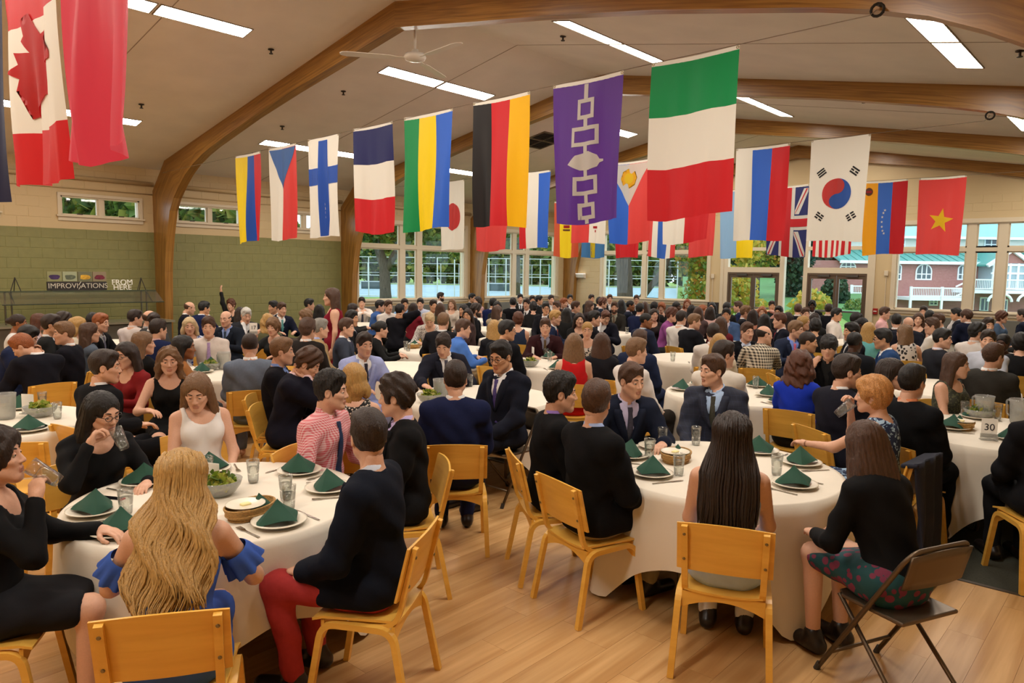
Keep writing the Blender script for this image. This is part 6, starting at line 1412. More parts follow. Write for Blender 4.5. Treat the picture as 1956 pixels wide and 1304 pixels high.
# ================================================================ DINERS
PEOPLE = """35,598|f r|80,80,0|T:ddd:333|updo:d|c|person in white tee with dark pinned-up hair, nearest the black serving bowl
76,597|f t|85,85,0|T:b9a3b0:333|long:a|a|person in pale floral blouse with auburn hair below the food sign
98,600|m r|80,80,0|J:222:ddd:-|short:d|b|dark-haired person mostly hidden behind the floral-bloused auburn-haired person
121,597|m r|80,80,0|J:222:888:-|curly:d|b|person with curly dark hair in dark jacket in front of serving counter
150,603|f r|75,75,0|T:c9bda8:333|bob:y|a|blond person in cream top between curly-haired and red-haired persons at counter
51,621|m t|70,70,25|J:1c2440:eee:-|short:k|a|person in navy suit with black hair, head bowed, behind red-haired person
43,637|m c|200,250,30|J:17171f:eee:-|short:r|a|red-haired person in navy suit resting bowed head on a hand
121,614|m r|-110,-80,5|J:17171f:eee:2347a8|short:l|a|person in navy suit and bright blue tie, light brown hair, seen in profile
172,614|f r|120,90,0|T:56606e:333|long:b|a|person in grey blue top with long straight brown hair
192,598|m t|60,60,0|J:161618:aaa:667|short:r|a|red-haired person in black suit with grey tie before the counter
176,597|m r|150,150,20|S:7a76b0:-:333|short:k|b|person in lavender shirt bending behind the red-haired person with grey tie
258,591|m r|140,100,0|S:d2c6c0:-:222|short:d|a|person in white shirt with dark suspenders beside wooden arch post
287,591|m r|80,80,0|J:333:999:-|bald:b|a|bald person beside the foot of the wooden arch
293,597|m r|40,20,10|J:444:eee:-|short:d|a|dark-haired person in grey jacket in front of bald person
302,609|m t|150,120,0|J:1b2446:caa:-|short:d|a|person in bright navy jacket with pinkish collar near arch post
275,631|f r|130,90,0|T:141416:222|long:l|a|person in black top with long light brown hair, in profile
238,651|f t|-50,-40,0|T:7c1a1c:222|long:d|a|person with glasses and long dark hair in dark red sweater
200,668|m r|120,85,-3|J:131316:ddd:-|short:d|a|dark-haired person in black suit, profile, leaning back with arm on a chair
322,659|f t|0,-5,0|D:141414|wavy:l|a|person with black choker and black v-neck dress, wavy light brown hair
362,575|m r|90,90,10|J:1c1c26:eee:-|bald:b|a|balding person in dark suit close to green wall by arch
390,575|m c|130,110,5|J:1b2448:eee:-|short:k|b|dark-haired person in navy jacket beside balding person at green wall
362,604|f t|0,0,-5|T:5a6ea8:335|bob:p|a|pale blond person in blue and white patterned top facing camera
398,605|m r|-5,0,0|S:d8ccc4:a88cb8:333|swept:b|a|person in white shirt and lavender tie with elbow stuck out
352,638|f r|100,80,0|T:a06a3c:333|long:k|c|person with long black hair and tan shawl, seen in profile
431,592|m t|-30,-30,0|J:1d222c:8fa4d8:345|bald:d|a|balding person in dark suit, blue shirt and striped tie
441,571|f c|-30,-30,0|T:222:222|curly:a|a|person with dark red curly hair raising an arm by green wall
458,585|f r|-160,-160,0|T:222:222|long:d|a|dark long-haired person behind the white-haired person
470,587|m c|15,15,10|J:26282e:ddd:-|short:w|a|white-haired person in dark suit holding hand to cheek
477,634|m r|180,180,0|J:6a7484:eee:-|buzz:d|a|person in grey blue suit seen from behind, short dark hair
521,606|f c|-25,-25,0|T:222:222|shortw:l|a|person with short highlighted hair holding up the number seventeen card
511,597|f r|180,180,0|T:5a5a40:333|wavy:y|a|person with long curly blond hair seen from behind near number seventeen card
522,574|m r|-60,-60,0|J:222:ddd:-|short:k|b|black-haired person behind the person with teal tie
538,577|m t|20,30,0|J:1c2032:eee:5a9a98|short:b|a|person in navy suit with teal tie facing camera at green wall
591,570|m r|80,80,0|J:1d1d20:ddd:-|short:k|a|black-haired person in dark suit in profile against green wall
610,580|f r|170,170,0|T:222:222|long:k|a|black-haired person next to the standing person in red dress
583,590|f t|-80,-80,0|T:4a4038:333|shortw:l|a|person with wavy light brown hair bent over near standing red dress
632,548|f s|-90,-90,0|D:7a1426|long:b|a|standing person in dark red dress with long brown hair
588,609|m r|150,140,0|J:26211f:ddd:-|curly:b|a|person in dark brown suit with wavy brown hair seen from behind
612,608|m r|100,100,0|J:a08660:a8b4e0:-|short:g|a|grey-haired person in tan suit
539,644|m r|80,80,0|J:17161c:7f9ad8:-|short:l|a|sandy-haired person in dark suit with pale blue shirt, in profile
588,665|m c|80,70,20|J:191925:eccfd6:d0526a|curly:b|a|person with tousled brown hair, navy suit and pink tie, looking down
675,578|f t|90,90,0|T:333:222|long:d|a|brown-haired person turned to the white-shirted dark-tied diner at window corner
691,567|m c|10,0,0|S:e8dcd4:445:222|short:d|a|person in white shirt and dark tie, hands together, at window corner
672,592|m r|80,60,0|J:1c1c1e:ccc:556|short:k|b|black-haired person in black suit behind the grey-suited brown-haired person
662,607|m r|80,70,0|J:3c4250:eee:335|short:b|a|brown-haired person in slate grey suit in profile
726,573|m t|110,80,0|S:3f62a0:-:222|short:k|a|black-haired person in denim blue shirt
742,573|m r|30,30,0|S:e0d8d0:-:222|short:b|a|brown-haired person in white shirt behind denim blue shirt
764,580|m c|150,140,0|J:17171d:eee:-|short:k|b|black-suited person with hand at ear, seen from behind
773,570|m r|10,10,0|S:8fb4dc:-:222|short:d|b|person in light blue shirt facing camera below window mullion
790,577|f r|160,160,0|T:7c1e2a:222|long:d|a|person in maroon top with long dark hair seen from behind
803,569|m c|-10,-10,5|S:ccd4ea:334:222|short:k|a|person in pale blue shirt with hand to mouth at window
828,572|m r|10,20,0|S:c8b8a8:-:222|short:d|b|person with short dark hair beside the bearded vest wearer
842,558|m r|110,80,0|S:e4e0dc:-:222|short:d|a|bearded person in white shirt sitting tall below window
841,577|f r|180,180,0|T:443:222|long:b|a|person with long brown hair in front of bearded white-shirted person
863,570|f r|-20,-20,0|T:cfc0b0:333|long:l|a|light-haired person in pale top beside wooden post
885,580|f r|-60,-40,0|T:555:222|long:k|b|dark-haired smiling person turned to neighbour below arch post
893,588|f r|-70,-20,0|T:433:222|long:d|b|person with long dark hair in front of dark-haired smiling person
910,580|m r|90,90,0|J:17171b:bcd:-|curly:d|a|bearded person in black suit and pale shirt in profile
902,560|m r|60,60,0|J:222:aaa:-|short:k|b|black-haired person at the foot of third arch post
912,565|f r|-60,-60,0|T:a88:333|bob:d|a|dark bobbed person in dusty pink beside the third arch post
942,569|m r|150,150,0|J:1a2450:eee:-|short:k|b|person in royal blue jacket by low window
950,574|f r|10,10,0|T:222:222|long:k|c|black-haired person facing camera next to royal blue jacket
951,582|f r|150,120,0|T:b0a084:333|long:b|a|person with long brown hair and beige top
821,596|m t|-5,0,30|T:c4beb8:333|short:p|a|pale blond child in printed shirt looking down
847,597|m t|170,160,0|J:1b1b20:ddd:-|short:l|a|sandy-haired person in dark suit seen from behind beside blond child
885,609|m t|110,80,0|S:4a76c4:-:8a7250|short:b|a|brown-haired person in bright blue shirt and khaki trousers
944,609|f r|190,190,0|T:1d1d22:222|long:y|a|person with long ombre blond hair seen from behind
969,611|m r|140,90,0|J:17181d:ddd:-|short:k|b|black-haired person with glasses in black suit, in profile
728,611|f t|90,100,0|T:161616:222|updo:k|a|person in black dress with sheer sleeves and gathered dark hair
696,634|m t|25,30,0|J:9fa8d4:eee:223|short:d|a|person in pale blue suit with dark tie facing camera
676,690|f r|180,170,0|D:202020|bob:y|a|person with blond bob and black dotted dress seen from behind
847,636|m t|10,-10,20|J:1e1f2a:eee:445|swept:d|a|dark-haired person in dark suit reaching across table, looking down
870,688|m r|180,175,0|J:1a2040:ddd:-|short:d|a|person in blue suit seen from behind on wood chair
957,650|m r|-45,-35,12|J:1c1f2b:eee:4a4080|short:k|b|person with glasses, dark suit and purple tie looking down
980,568|m r|180,180,0|J:18181c:ddd:-|short:k|a|black-suited person seen from behind in front of low window
994,561|m r|10,10,0|J:222:eee:334|short:k|a|black-haired person in suit facing camera below window
1006,570|m r|-20,-20,0|J:1b1b22:eee:222|short:d|a|person in black suit and black tie facing camera in far crowd
1019,576|f r|180,180,0|T:18181a:222|curly:k|a|person with curly black hair seen from behind in far crowd
1017,564|m r|10,10,0|J:222:bbb:-|short:d|b|person below the far window frame beside the black-haired suit wearer
1030,564|m r|80,80,0|J:1c2030:eee:-|short:k|b|black-haired person in navy jacket below far window corner
1043,577|m r|-20,10,0|J:1c1c22:eee:-|short:k|b|person with glasses and white collar in front of far wall
1053,563|m r|20,20,0|J:2a2a30:ddd:-|short:d|a|dark-haired person facing camera at window edge by white wall
1061,592|m t|80,70,0|J:1e2740:eee:c8643c|short:y|a|blond person in navy suit and orange tie
1063,575|m r|-40,-40,0|J:2a2a2a:ccc:-|short:b|a|brown-haired person with glasses behind blond person with orange tie
1077,569|m r|60,60,0|J:302020:aaa:-|short:r|a|person with reddish hair in front of white door
1089,562|m r|10,10,0|J:36202a:ccc:-|short:k|b|person with glasses in front of white far wall
1083,586|f r|170,170,0|T:161616:222|long:k|a|person with long black hair behind blond orange-tied person
1100,575|m r|80,80,0|J:26262a:ccc:-|short:b|a|brown-haired person turned in profile in front of white door
1107,596|f r|10,15,0|T:181818:222|long:d|a|smiling person with long dark blond-tipped hair facing camera
1122,613|f t|0,5,0|D:a09890|updo:y|a|blond person with pinned-up hair and floral sleeveless dress
1136,593|m r|100,80,0|J:1a1a20:ddd:-|short:k|a|black-haired person in dark suit behind blond floral dress wearer
1157,592|m c|-10,20,15|J:191a24:eee:-|short:a|a|auburn-haired person in navy suit with hand over mouth
1174,576|m r|-5,-5,0|J:34322e:998:654|short:b|a|bearded person in charcoal suit and brown tie facing camera
1187,571|f r|180,180,0|T:181818:222|long:k|a|person with long black hair behind bearded charcoal-suited person
1205,573|m r|90,80,0|J:1c2232:ccd:-|buzz:k|c|person in navy suit and striped tie with cropped black hair
1216,563|m r|0,0,0|J:2c2c34:ccc:-|short:b|a|brown-haired person facing camera below second end window
1165,562|m r|10,10,0|J:22242c:ddd:-|short:b|a|brown-haired person beside tree trunk seen through window
1152,569|m r|90,90,0|J:1c2434:ddd:-|curly:a|a|person with wavy auburn hair in profile below window
1145,567|m r|160,160,0|J:222:ccc:-|short:k|b|black-haired person seen from behind under the first end window
1130,562|m r|30,30,0|J:2a2a2a:bbb:-|short:d|b|dark-haired person at wall corner before end window
1127,573|f r|100,100,0|T:3a3030:222|long:b|a|person with brown hair against white wall near corner
1223,579|m r|150,150,0|J:1d2546:ddd:-|short:k|a|black-haired person in navy jacket behind broad navy-suited person
1232,575|f r|170,170,0|T:433:222|long:b|a|brown-haired person seen from behind below window post
1250,588|f r|-5,10,0|T:2a2222:222|long:d|a|dark long-haired person facing camera in white and dark top
1264,577|f r|-10,-10,0|T:1a1a1a:222|shortw:r|a|person with glasses and short reddish hair in black top
1250,576|m r|160,160,0|J:222:bbb:-|short:k|b|black-haired person next to short reddish-haired glasses wearer
1235,597|m r|130,80,0|J:232a3e:bcd:-|buzz:k|c|broad person in slate navy suit with cropped black hair in profile
1284,588|m t|80,75,0|S:8e4a86:-:333|curly:a|a|person in magenta shirt with wavy auburn hair
1042,607|m t|0,0,5|J:33191c:889:5a4420|short:b|a|person in burgundy suit with brown tie facing camera
990,596|f r|180,170,0|D:26324a|curly:a|a|person with dark curly hair and bare shoulder seen from behind
1097,634|f r|180,180,0|D:b81a1c|long:l|a|person in red top with long light brown hair seen from behind
1150,633|f r|175,175,0|T:17161c:222|long:b|a|person in black top with long brown hair seen from behind
1223,629|m r|150,150,0|J:222a44:ddd:-|short:b|a|navy-suited person partly hidden behind white-shirted brown-haired person
1293,575|m r|60,60,0|J:1c1c22:ccc:-|buzz:k|d|person with cropped black hair below the end window
1313,570|f r|-5,0,0|T:d8c0b0:333|long:r|a|red-haired person in pale top facing camera below end window
1302,593|m r|150,140,0|S:dcd4cc:-:222|short:d|a|dark-haired person in white shirt with dark strap seen from behind
1327,599|m t|130,90,0|J:16171d:ddd:-|short:l|a|light brown-haired person in black suit leaning forward over table
1334,585|f r|180,180,0|T:544:222|long:b|a|brown-haired person seen from behind beneath end window edge
1322,581|f r|170,170,0|T:322:222|long:k|b|black-haired person beside the pale-topped red-haired person
1344,581|f r|60,60,0|T:6a4a3a:333|long:r|a|orange-haired person behind pale pink top near cream pillar
1357,584|f r|180,180,0|T:d0a8a0:333|long:d|a|person in pale pink top with long dark hair seen from behind
1360,576|f r|-10,-10,0|T:1a1a1e:222|long:k|b|dark-haired person in black beside dark wall box
1363,617|m r|180,180,0|S:d8d0c8:-:333|short:d|a|person in white shirt seen from behind beside black-suited leaning person
1378,603|f r|190,170,0|T:641c26:222|long:b|a|person in maroon dress with long brown hair seen from behind
1374,635|f r|180,180,0|T:c8b8a0:333|long:y|a|blond person with shiny hair clip seen from behind
1384,650|m r|170,120,0|S:d8d0c4:-:222|short:d|a|person in white shirt with short dark hair behind the blue-tied big suit wearer
1388,588|m r|-5,0,0|J:4a6490:dde:-|short:k|b|person in medium blue suit facing camera
1389,577|m r|150,150,0|J:222:bbb:-|short:k|b|dark-haired person beside glass door frame
1410,575|m r|-90,-90,0|J:1e2846:ddd:-|short:b|a|brown-haired person in navy suit in profile in front of glass door
1425,584|m r|90,90,0|J:1a1b22:eee:-|swept:l|a|light-haired person in black suit in profile before glass door
1439,590|f r|180,170,0|T:c88a70:333|long:d|a|person in peach top with long brown hair
1456,584|f c|-10,0,0|T:c09080:333|long:r|a|redhead with arms raised to hair before glass door
1461,598|f r|180,180,0|T:2a1e1e:222|long:k|a|person with long black hair seen from behind below door frame
1475,574|m r|10,10,0|J:1e3a34:222:-|short:d|b|person in dark green and black before glass door
1488,584|m r|-20,-20,0|J:222:ccc:-|short:k|b|person with glasses in front of door post
1490,597|m r|-80,-80,0|J:191b26:d8c8c4:a01428|short:a|a|person in black suit with red tie in profile
1506,595|f r|160,160,0|T:3a1218:222|long:d|a|person with dark hair and maroon top behind red-tied person
1428,615|m r|10,25,5|J:16171c:c8d4ea:334|short:b|a|person in black suit and pale blue shirt beside plaid shirt
1461,620|m c|175,120,0|S:9a8a74:-:8a8270|bald:d|a|balding person in brown and cream checked shirt
1521,612|m t|30,70,0|J:252c40:7a90d8:d8708c|short:l|a|person in navy suit, blue shirt and pink tie
1545,632|m t|110,90,5|J:1a1a1e:333:-|buzz:d|b|person with close-cropped hair and black jacket in profile
1558,608|f r|180,180,0|T:18181a:222|curly:k|b|person with big black hair seen from behind
1537,602|f r|70,70,0|T:8a7a70:333|bob:y|a|blond person in profile behind the pink-tied person
1525,580|m r|170,170,0|J:17171b:ccc:-|short:b|a|brown-haired person in black jacket seen from behind at door
1539,587|m r|20,20,0|J:2a2a30:ccc:-|short:b|a|brown-haired person facing camera by second glass door
1552,574|m r|0,0,0|J:17171a:eee:-|curly:k|d|person with curly black hair in black suit at second glass door
1584,580|m r|170,150,0|J:17181e:ccc:-|short:d|a|bearded person in black jacket seen from behind at second door
1599,588|m r|70,70,0|S:ded4cc:-:333|short:k|b|person with glasses in white shirt in profile
1584,640|m c|-5,-5,5|J:141416:222:-|bowl:k|a|person with black bowl-cut hair and black jacket facing camera
1557,596|f r|180,180,0|T:222:222|long:d|b|dark-haired person seen from behind below second glass door
1637,597|m r|120,120,0|S:dcd6cc:-:222|short:k|a|black-haired person in white shirt leaning beside fire alarm
1649,605|f r|60,60,0|T:2a2422:222|updo:k|d|person with dark tied-up hair near cream pillar
1627,615|m r|-70,-60,0|J:1f2028:ccc:-|short:k|b|black-haired person turned in profile behind cropped-haired black suit
1634,632|m r|170,150,0|J:1a1c22:333:-|buzz:k|d|person with cropped black hair in black suit seen from behind
1661,614|f r|170,160,0|T:6ab0b0:333|long:y|a|blond person in teal top seen from behind
1687,627|m t|-80,-80,5|J:26406a:eee:-|short:k|b|person with glasses in blue suit in profile
1691,586|m r|80,80,0|S:e4b0b0:d0a060:333|short:b|a|person in pale pink shirt and gold tie in profile
1713,599|m r|180,180,0|J:1c1c22:ddd:-|short:k|a|black-haired person in dark suit seen from behind beside bald person
1736,604|m r|-10,5,15|J:22242e:dde:-|bald:w|a|bald bearded person in dark suit looking down
1755,596|f r|0,0,0|D:161618|long:b|a|person in black v-neck dress facing camera below end window
1765,584|m r|-10,-10,0|J:26262c:ccc:-|short:d|a|dark-haired person facing camera below the large end window
1776,592|m r|170,170,0|J:202028:ccc:-|short:k|b|black-haired person seen from behind below the large end window
1727,618|f t|190,230,0|D:6a6460|long:l|a|person in off-shoulder black and white floral top
1781,607|m c|-120,-80,5|S:ded6cc:-:222|swept:b|a|person in white shirt with brown hair leaning on elbow in profile
1793,598|m r|-60,-60,0|S:cdd6de:-:333|short:b|a|light brown-haired person in pale shirt below window
1827,588|m c|-100,-90,5|J:1a1c28:ddd:-|short:k|b|black-haired person in navy suit drinking below window mullion
1846,591|m r|-140,-110,0|J:1c2034:ddd:-|bowl:b|a|person with mop of brown hair in navy suit below window mullion
1802,627|m r|120,80,0|J:23242a:cfd0e0:-|short:k|a|black-haired person in charcoal suit in profile
1869,617|m r|150,110,0|S:d8cfc8:-:223|curly:k|a|person with curly black hair in white shirt
1889,606|m r|-10,20,0|J:222228:ccc:-|short:d|a|dark-haired person facing camera behind curly white-shirted person
1889,629|m r|-30,0,0|S:b8bcc8:-:222|short:d|a|person with short dark hair looking out beside curly white-shirted person
1915,593|f r|70,70,0|T:4a5e78:333|shortw:a|a|person with red brown short hair and denim top in profile
1917,636|f t|-20,-20,0|T:d8d0c8:333|updo:k|d|person with white cardigan over black floral top
1951,635|f r|180,180,0|T:161618:222|shortw:k|a|black-haired person in black top at frame edge
1954,590|m r|-100,-100,0|J:1c2030:ccc:-|short:d|a|navy-suited person at the frame edge below end window
633,708|m r|55,80,0|S:d6747c:2c3c5c:334|swept:k|a|person in pink gingham shirt with blue tie
757,716|m r|-85,-110,0|J:151517:c4b4e0:8a74b8|curly:d|a|person with tousled dark hair, black suit and lavender shirt, in profile
703,780|m r|-112,-165,0|J:131722:ccd4e4:-:b03c3c|short:d|a|person in navy coat and red trousers seen from behind
345,852|f t|170,172,8|D:3c5cb0|locks:y|a|person in blue cold-shoulder dress with long wavy blond hair
-12,812|f d|70,75,-8|T:0d0d0f:1a1a1e|shortw:d|a|person in black openwork cardigan drinking from a glass
195,745|f d|15,35,12|T:111113:222|long:k|a|person with glasses and long black hair drinking in black top
375,710|f r|10,-15,20|D:dedad6|long:l|a|person in white tank dress with patterned trim looking down
1072,712|m r|105,95,-4|J:131315:9a7cc8:546|swept:k|a|person in black suit with purple shirt in profile beside sandy brown-haired black suit
1140,724|m r|128,165,0|J:121214:a8bce8:-:b0a080|short:b|a|person in black blazer and khaki trousers seen from behind
1207,692|m t|20,35,2|J:1b2030:c8c0e0:334|short:b|a|person in navy suit and patterned tie, hand on table
1362,676|m r|-10,-55,-3|J:1c2336:a8c0e0:3a3a30|short:b|a|stout person in navy windowpane suit looking aside
1400,780|f r|178,178,4|D:b0c4ea:e0dcd8|locksd:d|a|person with very long dark hair in pale blue sleeveless top
1655,800|f r|-130,-150,6|T:0f0f11:1c4a54|long:b|a|person with long brown hair, black cardigan and teal floral skirt
1668,716|f d|-110,-95,0|D:2a4a80|shortw:s|a|strawberry blond person in blue patterned dress drinking water
1745,695|m r|150,150,0|J:131417:d08058:-|short:k|a|black-suited person with orange collar at number thirty table
1620,677|m r|130,110,0|J:1a1a24:ddd:-|short:d|a|dark-haired person in black suit behind strawberry blond drinker
1530,668|f r|165,165,0|T:1a36b4:222|curlylong:a|a|person in royal blue dress with shoulder-length curly brown hair
1217,645|m r|130,110,0|S:dcd4ce:-:2a2622|short:l|a|brown-haired person in white shirt and dark trousers behind navy-suited diner
1707,682|f r|100,85,0|T:1c1816:222|long:d|a|person with dark hair in profile between two black suits
1830,670|f r|60,80,0|D:4a4c38|long:b|a|person in olive patterned sleeveless dress with long brown hair
1900,655|m r|170,140,0|J:35332f:eee:-|short:b|a|brown-haired person in grey suit seen from behind
2005,722|m r|-150,-140,0|J:17171a:ddd:-|short:d|a|dark-suited person cut off by the frame at number thirty table"""
def ray_px(px, py):
    x, y = px-978, py-652; a, b = _c*x+_s*y, -_s*x+_c*y
    return VF+VR*a/FPX-VU*b/FPX
def at_z(px, py, z): d = ray_px(px, py); t = (z-EYE)/d[2]; return d*t+np.array([0, 0, EYE])
def q10(a, s=10): return int(round(a/s)*s)
OVER = {  # arms of single diners
 'leaning back with arm': dict(w=[(-.13, .30, .60), (.42, .05, .82)]),
 'elbow stuck out': dict(w=[(-.13, .30, .60), (.20, .03, .66)], pole=[(-.6, -.5, -.7), (1, -.2, 0)]),
 'raising an arm': dict(w=[(-.15, .40, .795), (.26, .12, 1.50)], pole2=(1, 0, -.3)),
 'arms raised to hair': dict(w=[(-.13, -.02, 1.20), (.13, -.02, 1.20)], pole=[(-1, .2, .1), (1, .2, .1)], pole2=(1, .2, .1)),
 'holding up the number': dict(w=[(-.15, .40, .795), (.20, .30, 1.02)]),
 'hand at ear': dict(w=[(-.15, .40, .795), (.16, .06, 1.12)], pole2=(1, .3, 0)),
 'hands together': dict(w=[(-.04, .28, .98), (.04, .28, .98)], pole=[(-1, 0, -.4), (1, 0, -.4)], pole2=(1, 0, -.4)),
 'reaching across': dict(w=[(-.17, .42, .795), (.30, .52, .80)]),
 'black bowl-cut': dict(w=[(-.15, .40, .795), (.16, .27, .98)]),
 'checked shirt': dict(w=[(-.15, .40, .795), (.10, .26, 1.03)]),
 'leaning on elbow': dict(w=[(-.15, .40, .795), (.20, .30, 1.05)]),
 'blue patterned dress': dict(w=[(-.12, .48, .80), (.075, .25, 1.08)]),
 'pink gingham': dict(w=[(-.20, .30, .68), (.20, .30, .68)]),
 'red trousers': dict(w=[(-.15, .30, .62), (.15, .30, .62)], knee=(.43, .14), ank=(.36, .12)),
 'teal floral skirt': dict(lean=20, w=[(-.14, .38, .66), (.14, .38, .66)]),
 'cold-shoulder': dict(lean=19),
}
ppl = []
for ln in PEOPLE.strip().split('\n'):
    a = ln.split('|'); px, py = map(float, a[0].split(',')); sx, pose = a[1].split(); bf, hf, hp_ = map(float, a[2].split(','))
    lab = a[6]; ov = None; ok = None
    for k_, v_ in OVER.items():
        if k_ in lab: ov, ok = v_, k_
    fem = sx == 'f'; yaw = q10(max(-75, min(75, -((hf-bf+180) % 360-180)))); pit = q10(hp_)
    J = skeleton(fem, pose, ov); M = head_matrix(J, math.radians(yaw), math.radians(pit)); hx, hy, hz_ = M.translation
    ppl.append(dict(px=px, py=py, fem=fem, pose=pose, bf=bf, yaw=yaw, pit=pit, outfit=a[3].split(':'), hair=a[4].split(':'), skin=a[5], label=lab, ov=ov, ok=ok, head=(hx, hy, hz_), ztop=hz_+.142, d=ray_px(px, py)))
for p in ppl:
    d = p['d']; c = -d[:2]/np.linalg.norm(d[:2]); r = np.array([-c[1], c[0]]); r = r if r@VR[:2] > 0 else -r; f = math.radians(p['bf'])
    fv = math.cos(f)*c+math.sin(f)*r; p['fv'] = fv; p['rz'] = math.atan2(fv[1], fv[0])-math.pi/2; p['D'] = (p['ztop']-EYE)/d[2]
def setpos(p):
    d = p['d']; p['s'] = (EYE+d[2]*p['D'])/p['ztop']; R = np.array([[math.cos(p['rz']), -math.sin(p['rz'])], [math.sin(p['rz']), math.cos(p['rz'])]])
    p['xy'] = d[:2]*p['D']-R@(np.array(p['head'][:2])*p['s'])
TABLES = [(1.80, 3.80, 'with the red phone on it'), (4.36, 2.12, 'by the very long dark-haired diner'), (1.40, 6.95, 'behind the diner drinking in black top'), (5.12, 5.10, 'in front of the blue suit seen from behind'), (4.15, 8.45, 'in front of the lavender-tied white shirt'), (7.85, 8.55, 'with the basket beside sheer black sleeves'), (7.70, 6.35, 'before the burgundy suit'), (7.30, 3.35, 'behind the windowpane suit'), (7.05, 1.02, 'with number thirty card')]
SMIN, SMAX = .91, 1.09
for p in ppl:
    if p['pose'] == 's': p['D'] = 10.6
    d = p['d']; lim = []
    for ax, mx in ((0, XE-.75), (1, YL-.75)):
        if d[ax] > 1e-6: lim.append(mx/d[ax])
    p['Dmax'] = min(lim); z = p['ztop']; p['D0'] = p['D']
    p['D'] = min(p['D'], p['Dmax'])
    lo, hi = (SMAX*z-EYE)/d[2], (SMIN*z-EYE)/d[2]; p['lo'], p['hi'] = max(.5, min(lo, p['D'])), max(min(hi, p['Dmax']), p['D'])
    setpos(p)
for it in range(220):
    mv = np.zeros(len(ppl)); XY = np.array([p['xy'] for p in ppl])
    for i, p in enumerate(ppl):
        if p['pose'] == 's': continue
        dv = XY[i]-XY; dist = np.hypot(dv[:, 0], dv[:, 1]); dist[i] = 9
        u = p['d'][:2]/np.linalg.norm(p['d'][:2])
        for j in np.where(dist < .55)[0]: mv[i] += np.sign(dv[j]@u+1e-4*(i-j))*(.55-dist[j])*.3
        for tx, ty, _ in TABLES:
            w = XY[i]-np.array([tx, ty]); L = np.hypot(*w)
            if L < .95: mv[i] += np.sign(w@u)*(.95-L)*.45
        mv[i] -= (p['D']-p['D0'])*.03
    for i, p in enumerate(ppl): p['D'] = float(np.clip(p['D']+mv[i], p['lo'], p['hi'])); setpos(p)
# further tables wherever diners leave room for one and face it
XY = np.array([p['xy'] for p in ppl]); FV = np.array([p['fv'] for p in ppl]); SEATED = np.array([p['pose'] != 's' for p in ppl]); FARLAB = []
tabs = list(TABLES)
for it in range(16):
    best = None
    for gx in np.arange(1.5, XE-1.2, .15):
        for gy in np.arange(.4, YL-1.2, .15):
            if min(math.hypot(gx-t[0], gy-t[1]) for t in tabs) < 1.95: continue
            w = np.array([gx, gy])-XY; L = np.hypot(w[:, 0], w[:, 1])
            if L.min() < .88: continue
            near = L < 1.35; sc = (near*(.35+np.maximum(0, (w*FV).sum(1)/L))).sum()
            if best is None or sc > best[0]: best = (sc, gx, gy)
    if best is None or best[0] < 1.6: break
    tabs.append((best[1], best[2], None))
USED = set()
def uniq(*cands):
    for l_ in cands:
        if l_ not in USED: break
    else:
        b = l_; k = 0
        while l_ in USED: l_ = ('another ', 'a further ', 'one more ', 'yet another ')[k]+b; k += 1
    USED.add(l_); return l_
STOP = set('and with in of the a an from at by to on beside behind near between before under next over below above just front facing seen dark light pale short long black white blue brown curly wavy cropped two its'.split())
def handle(lab, n=11):
    w = lab.replace(',', '').split(); w = (['diner']+w[1:] if w[0] == 'person' else w); c = w[:n]
    if len(w) > n:
        while len(c) > 3 and c[-1] in STOP: c.pop()
    return ' '.join(c)
def nearest(x, y, n=11, k=0):
    i = int(np.argsort(np.hypot(XY[:, 0]-x, XY[:, 1]-y))[k]); return handle(ppl[i]['label'], n)
def names(kind, verb, x, y): return ['%s %s %s' % (kind, verb, nearest(x, y, 15-len((kind+verb).split()))), '%s between %s and %s' % (kind, nearest(x, y, 5), nearest(x, y, 5, 1)), '%s at the place beside %s' % (kind, nearest(x, y, 8)), '%s between %s and %s' % (kind, nearest(x, y, 5, 0), nearest(x, y, 5, 2))]
for i, (x, y, lab) in enumerate(tabs): table(i, x, y, lab or uniq('near ' + nearest(x, y, 9), 'beside ' + nearest(x, y, 9, 1), 'amid ' + nearest(x, y, 9, 2)))
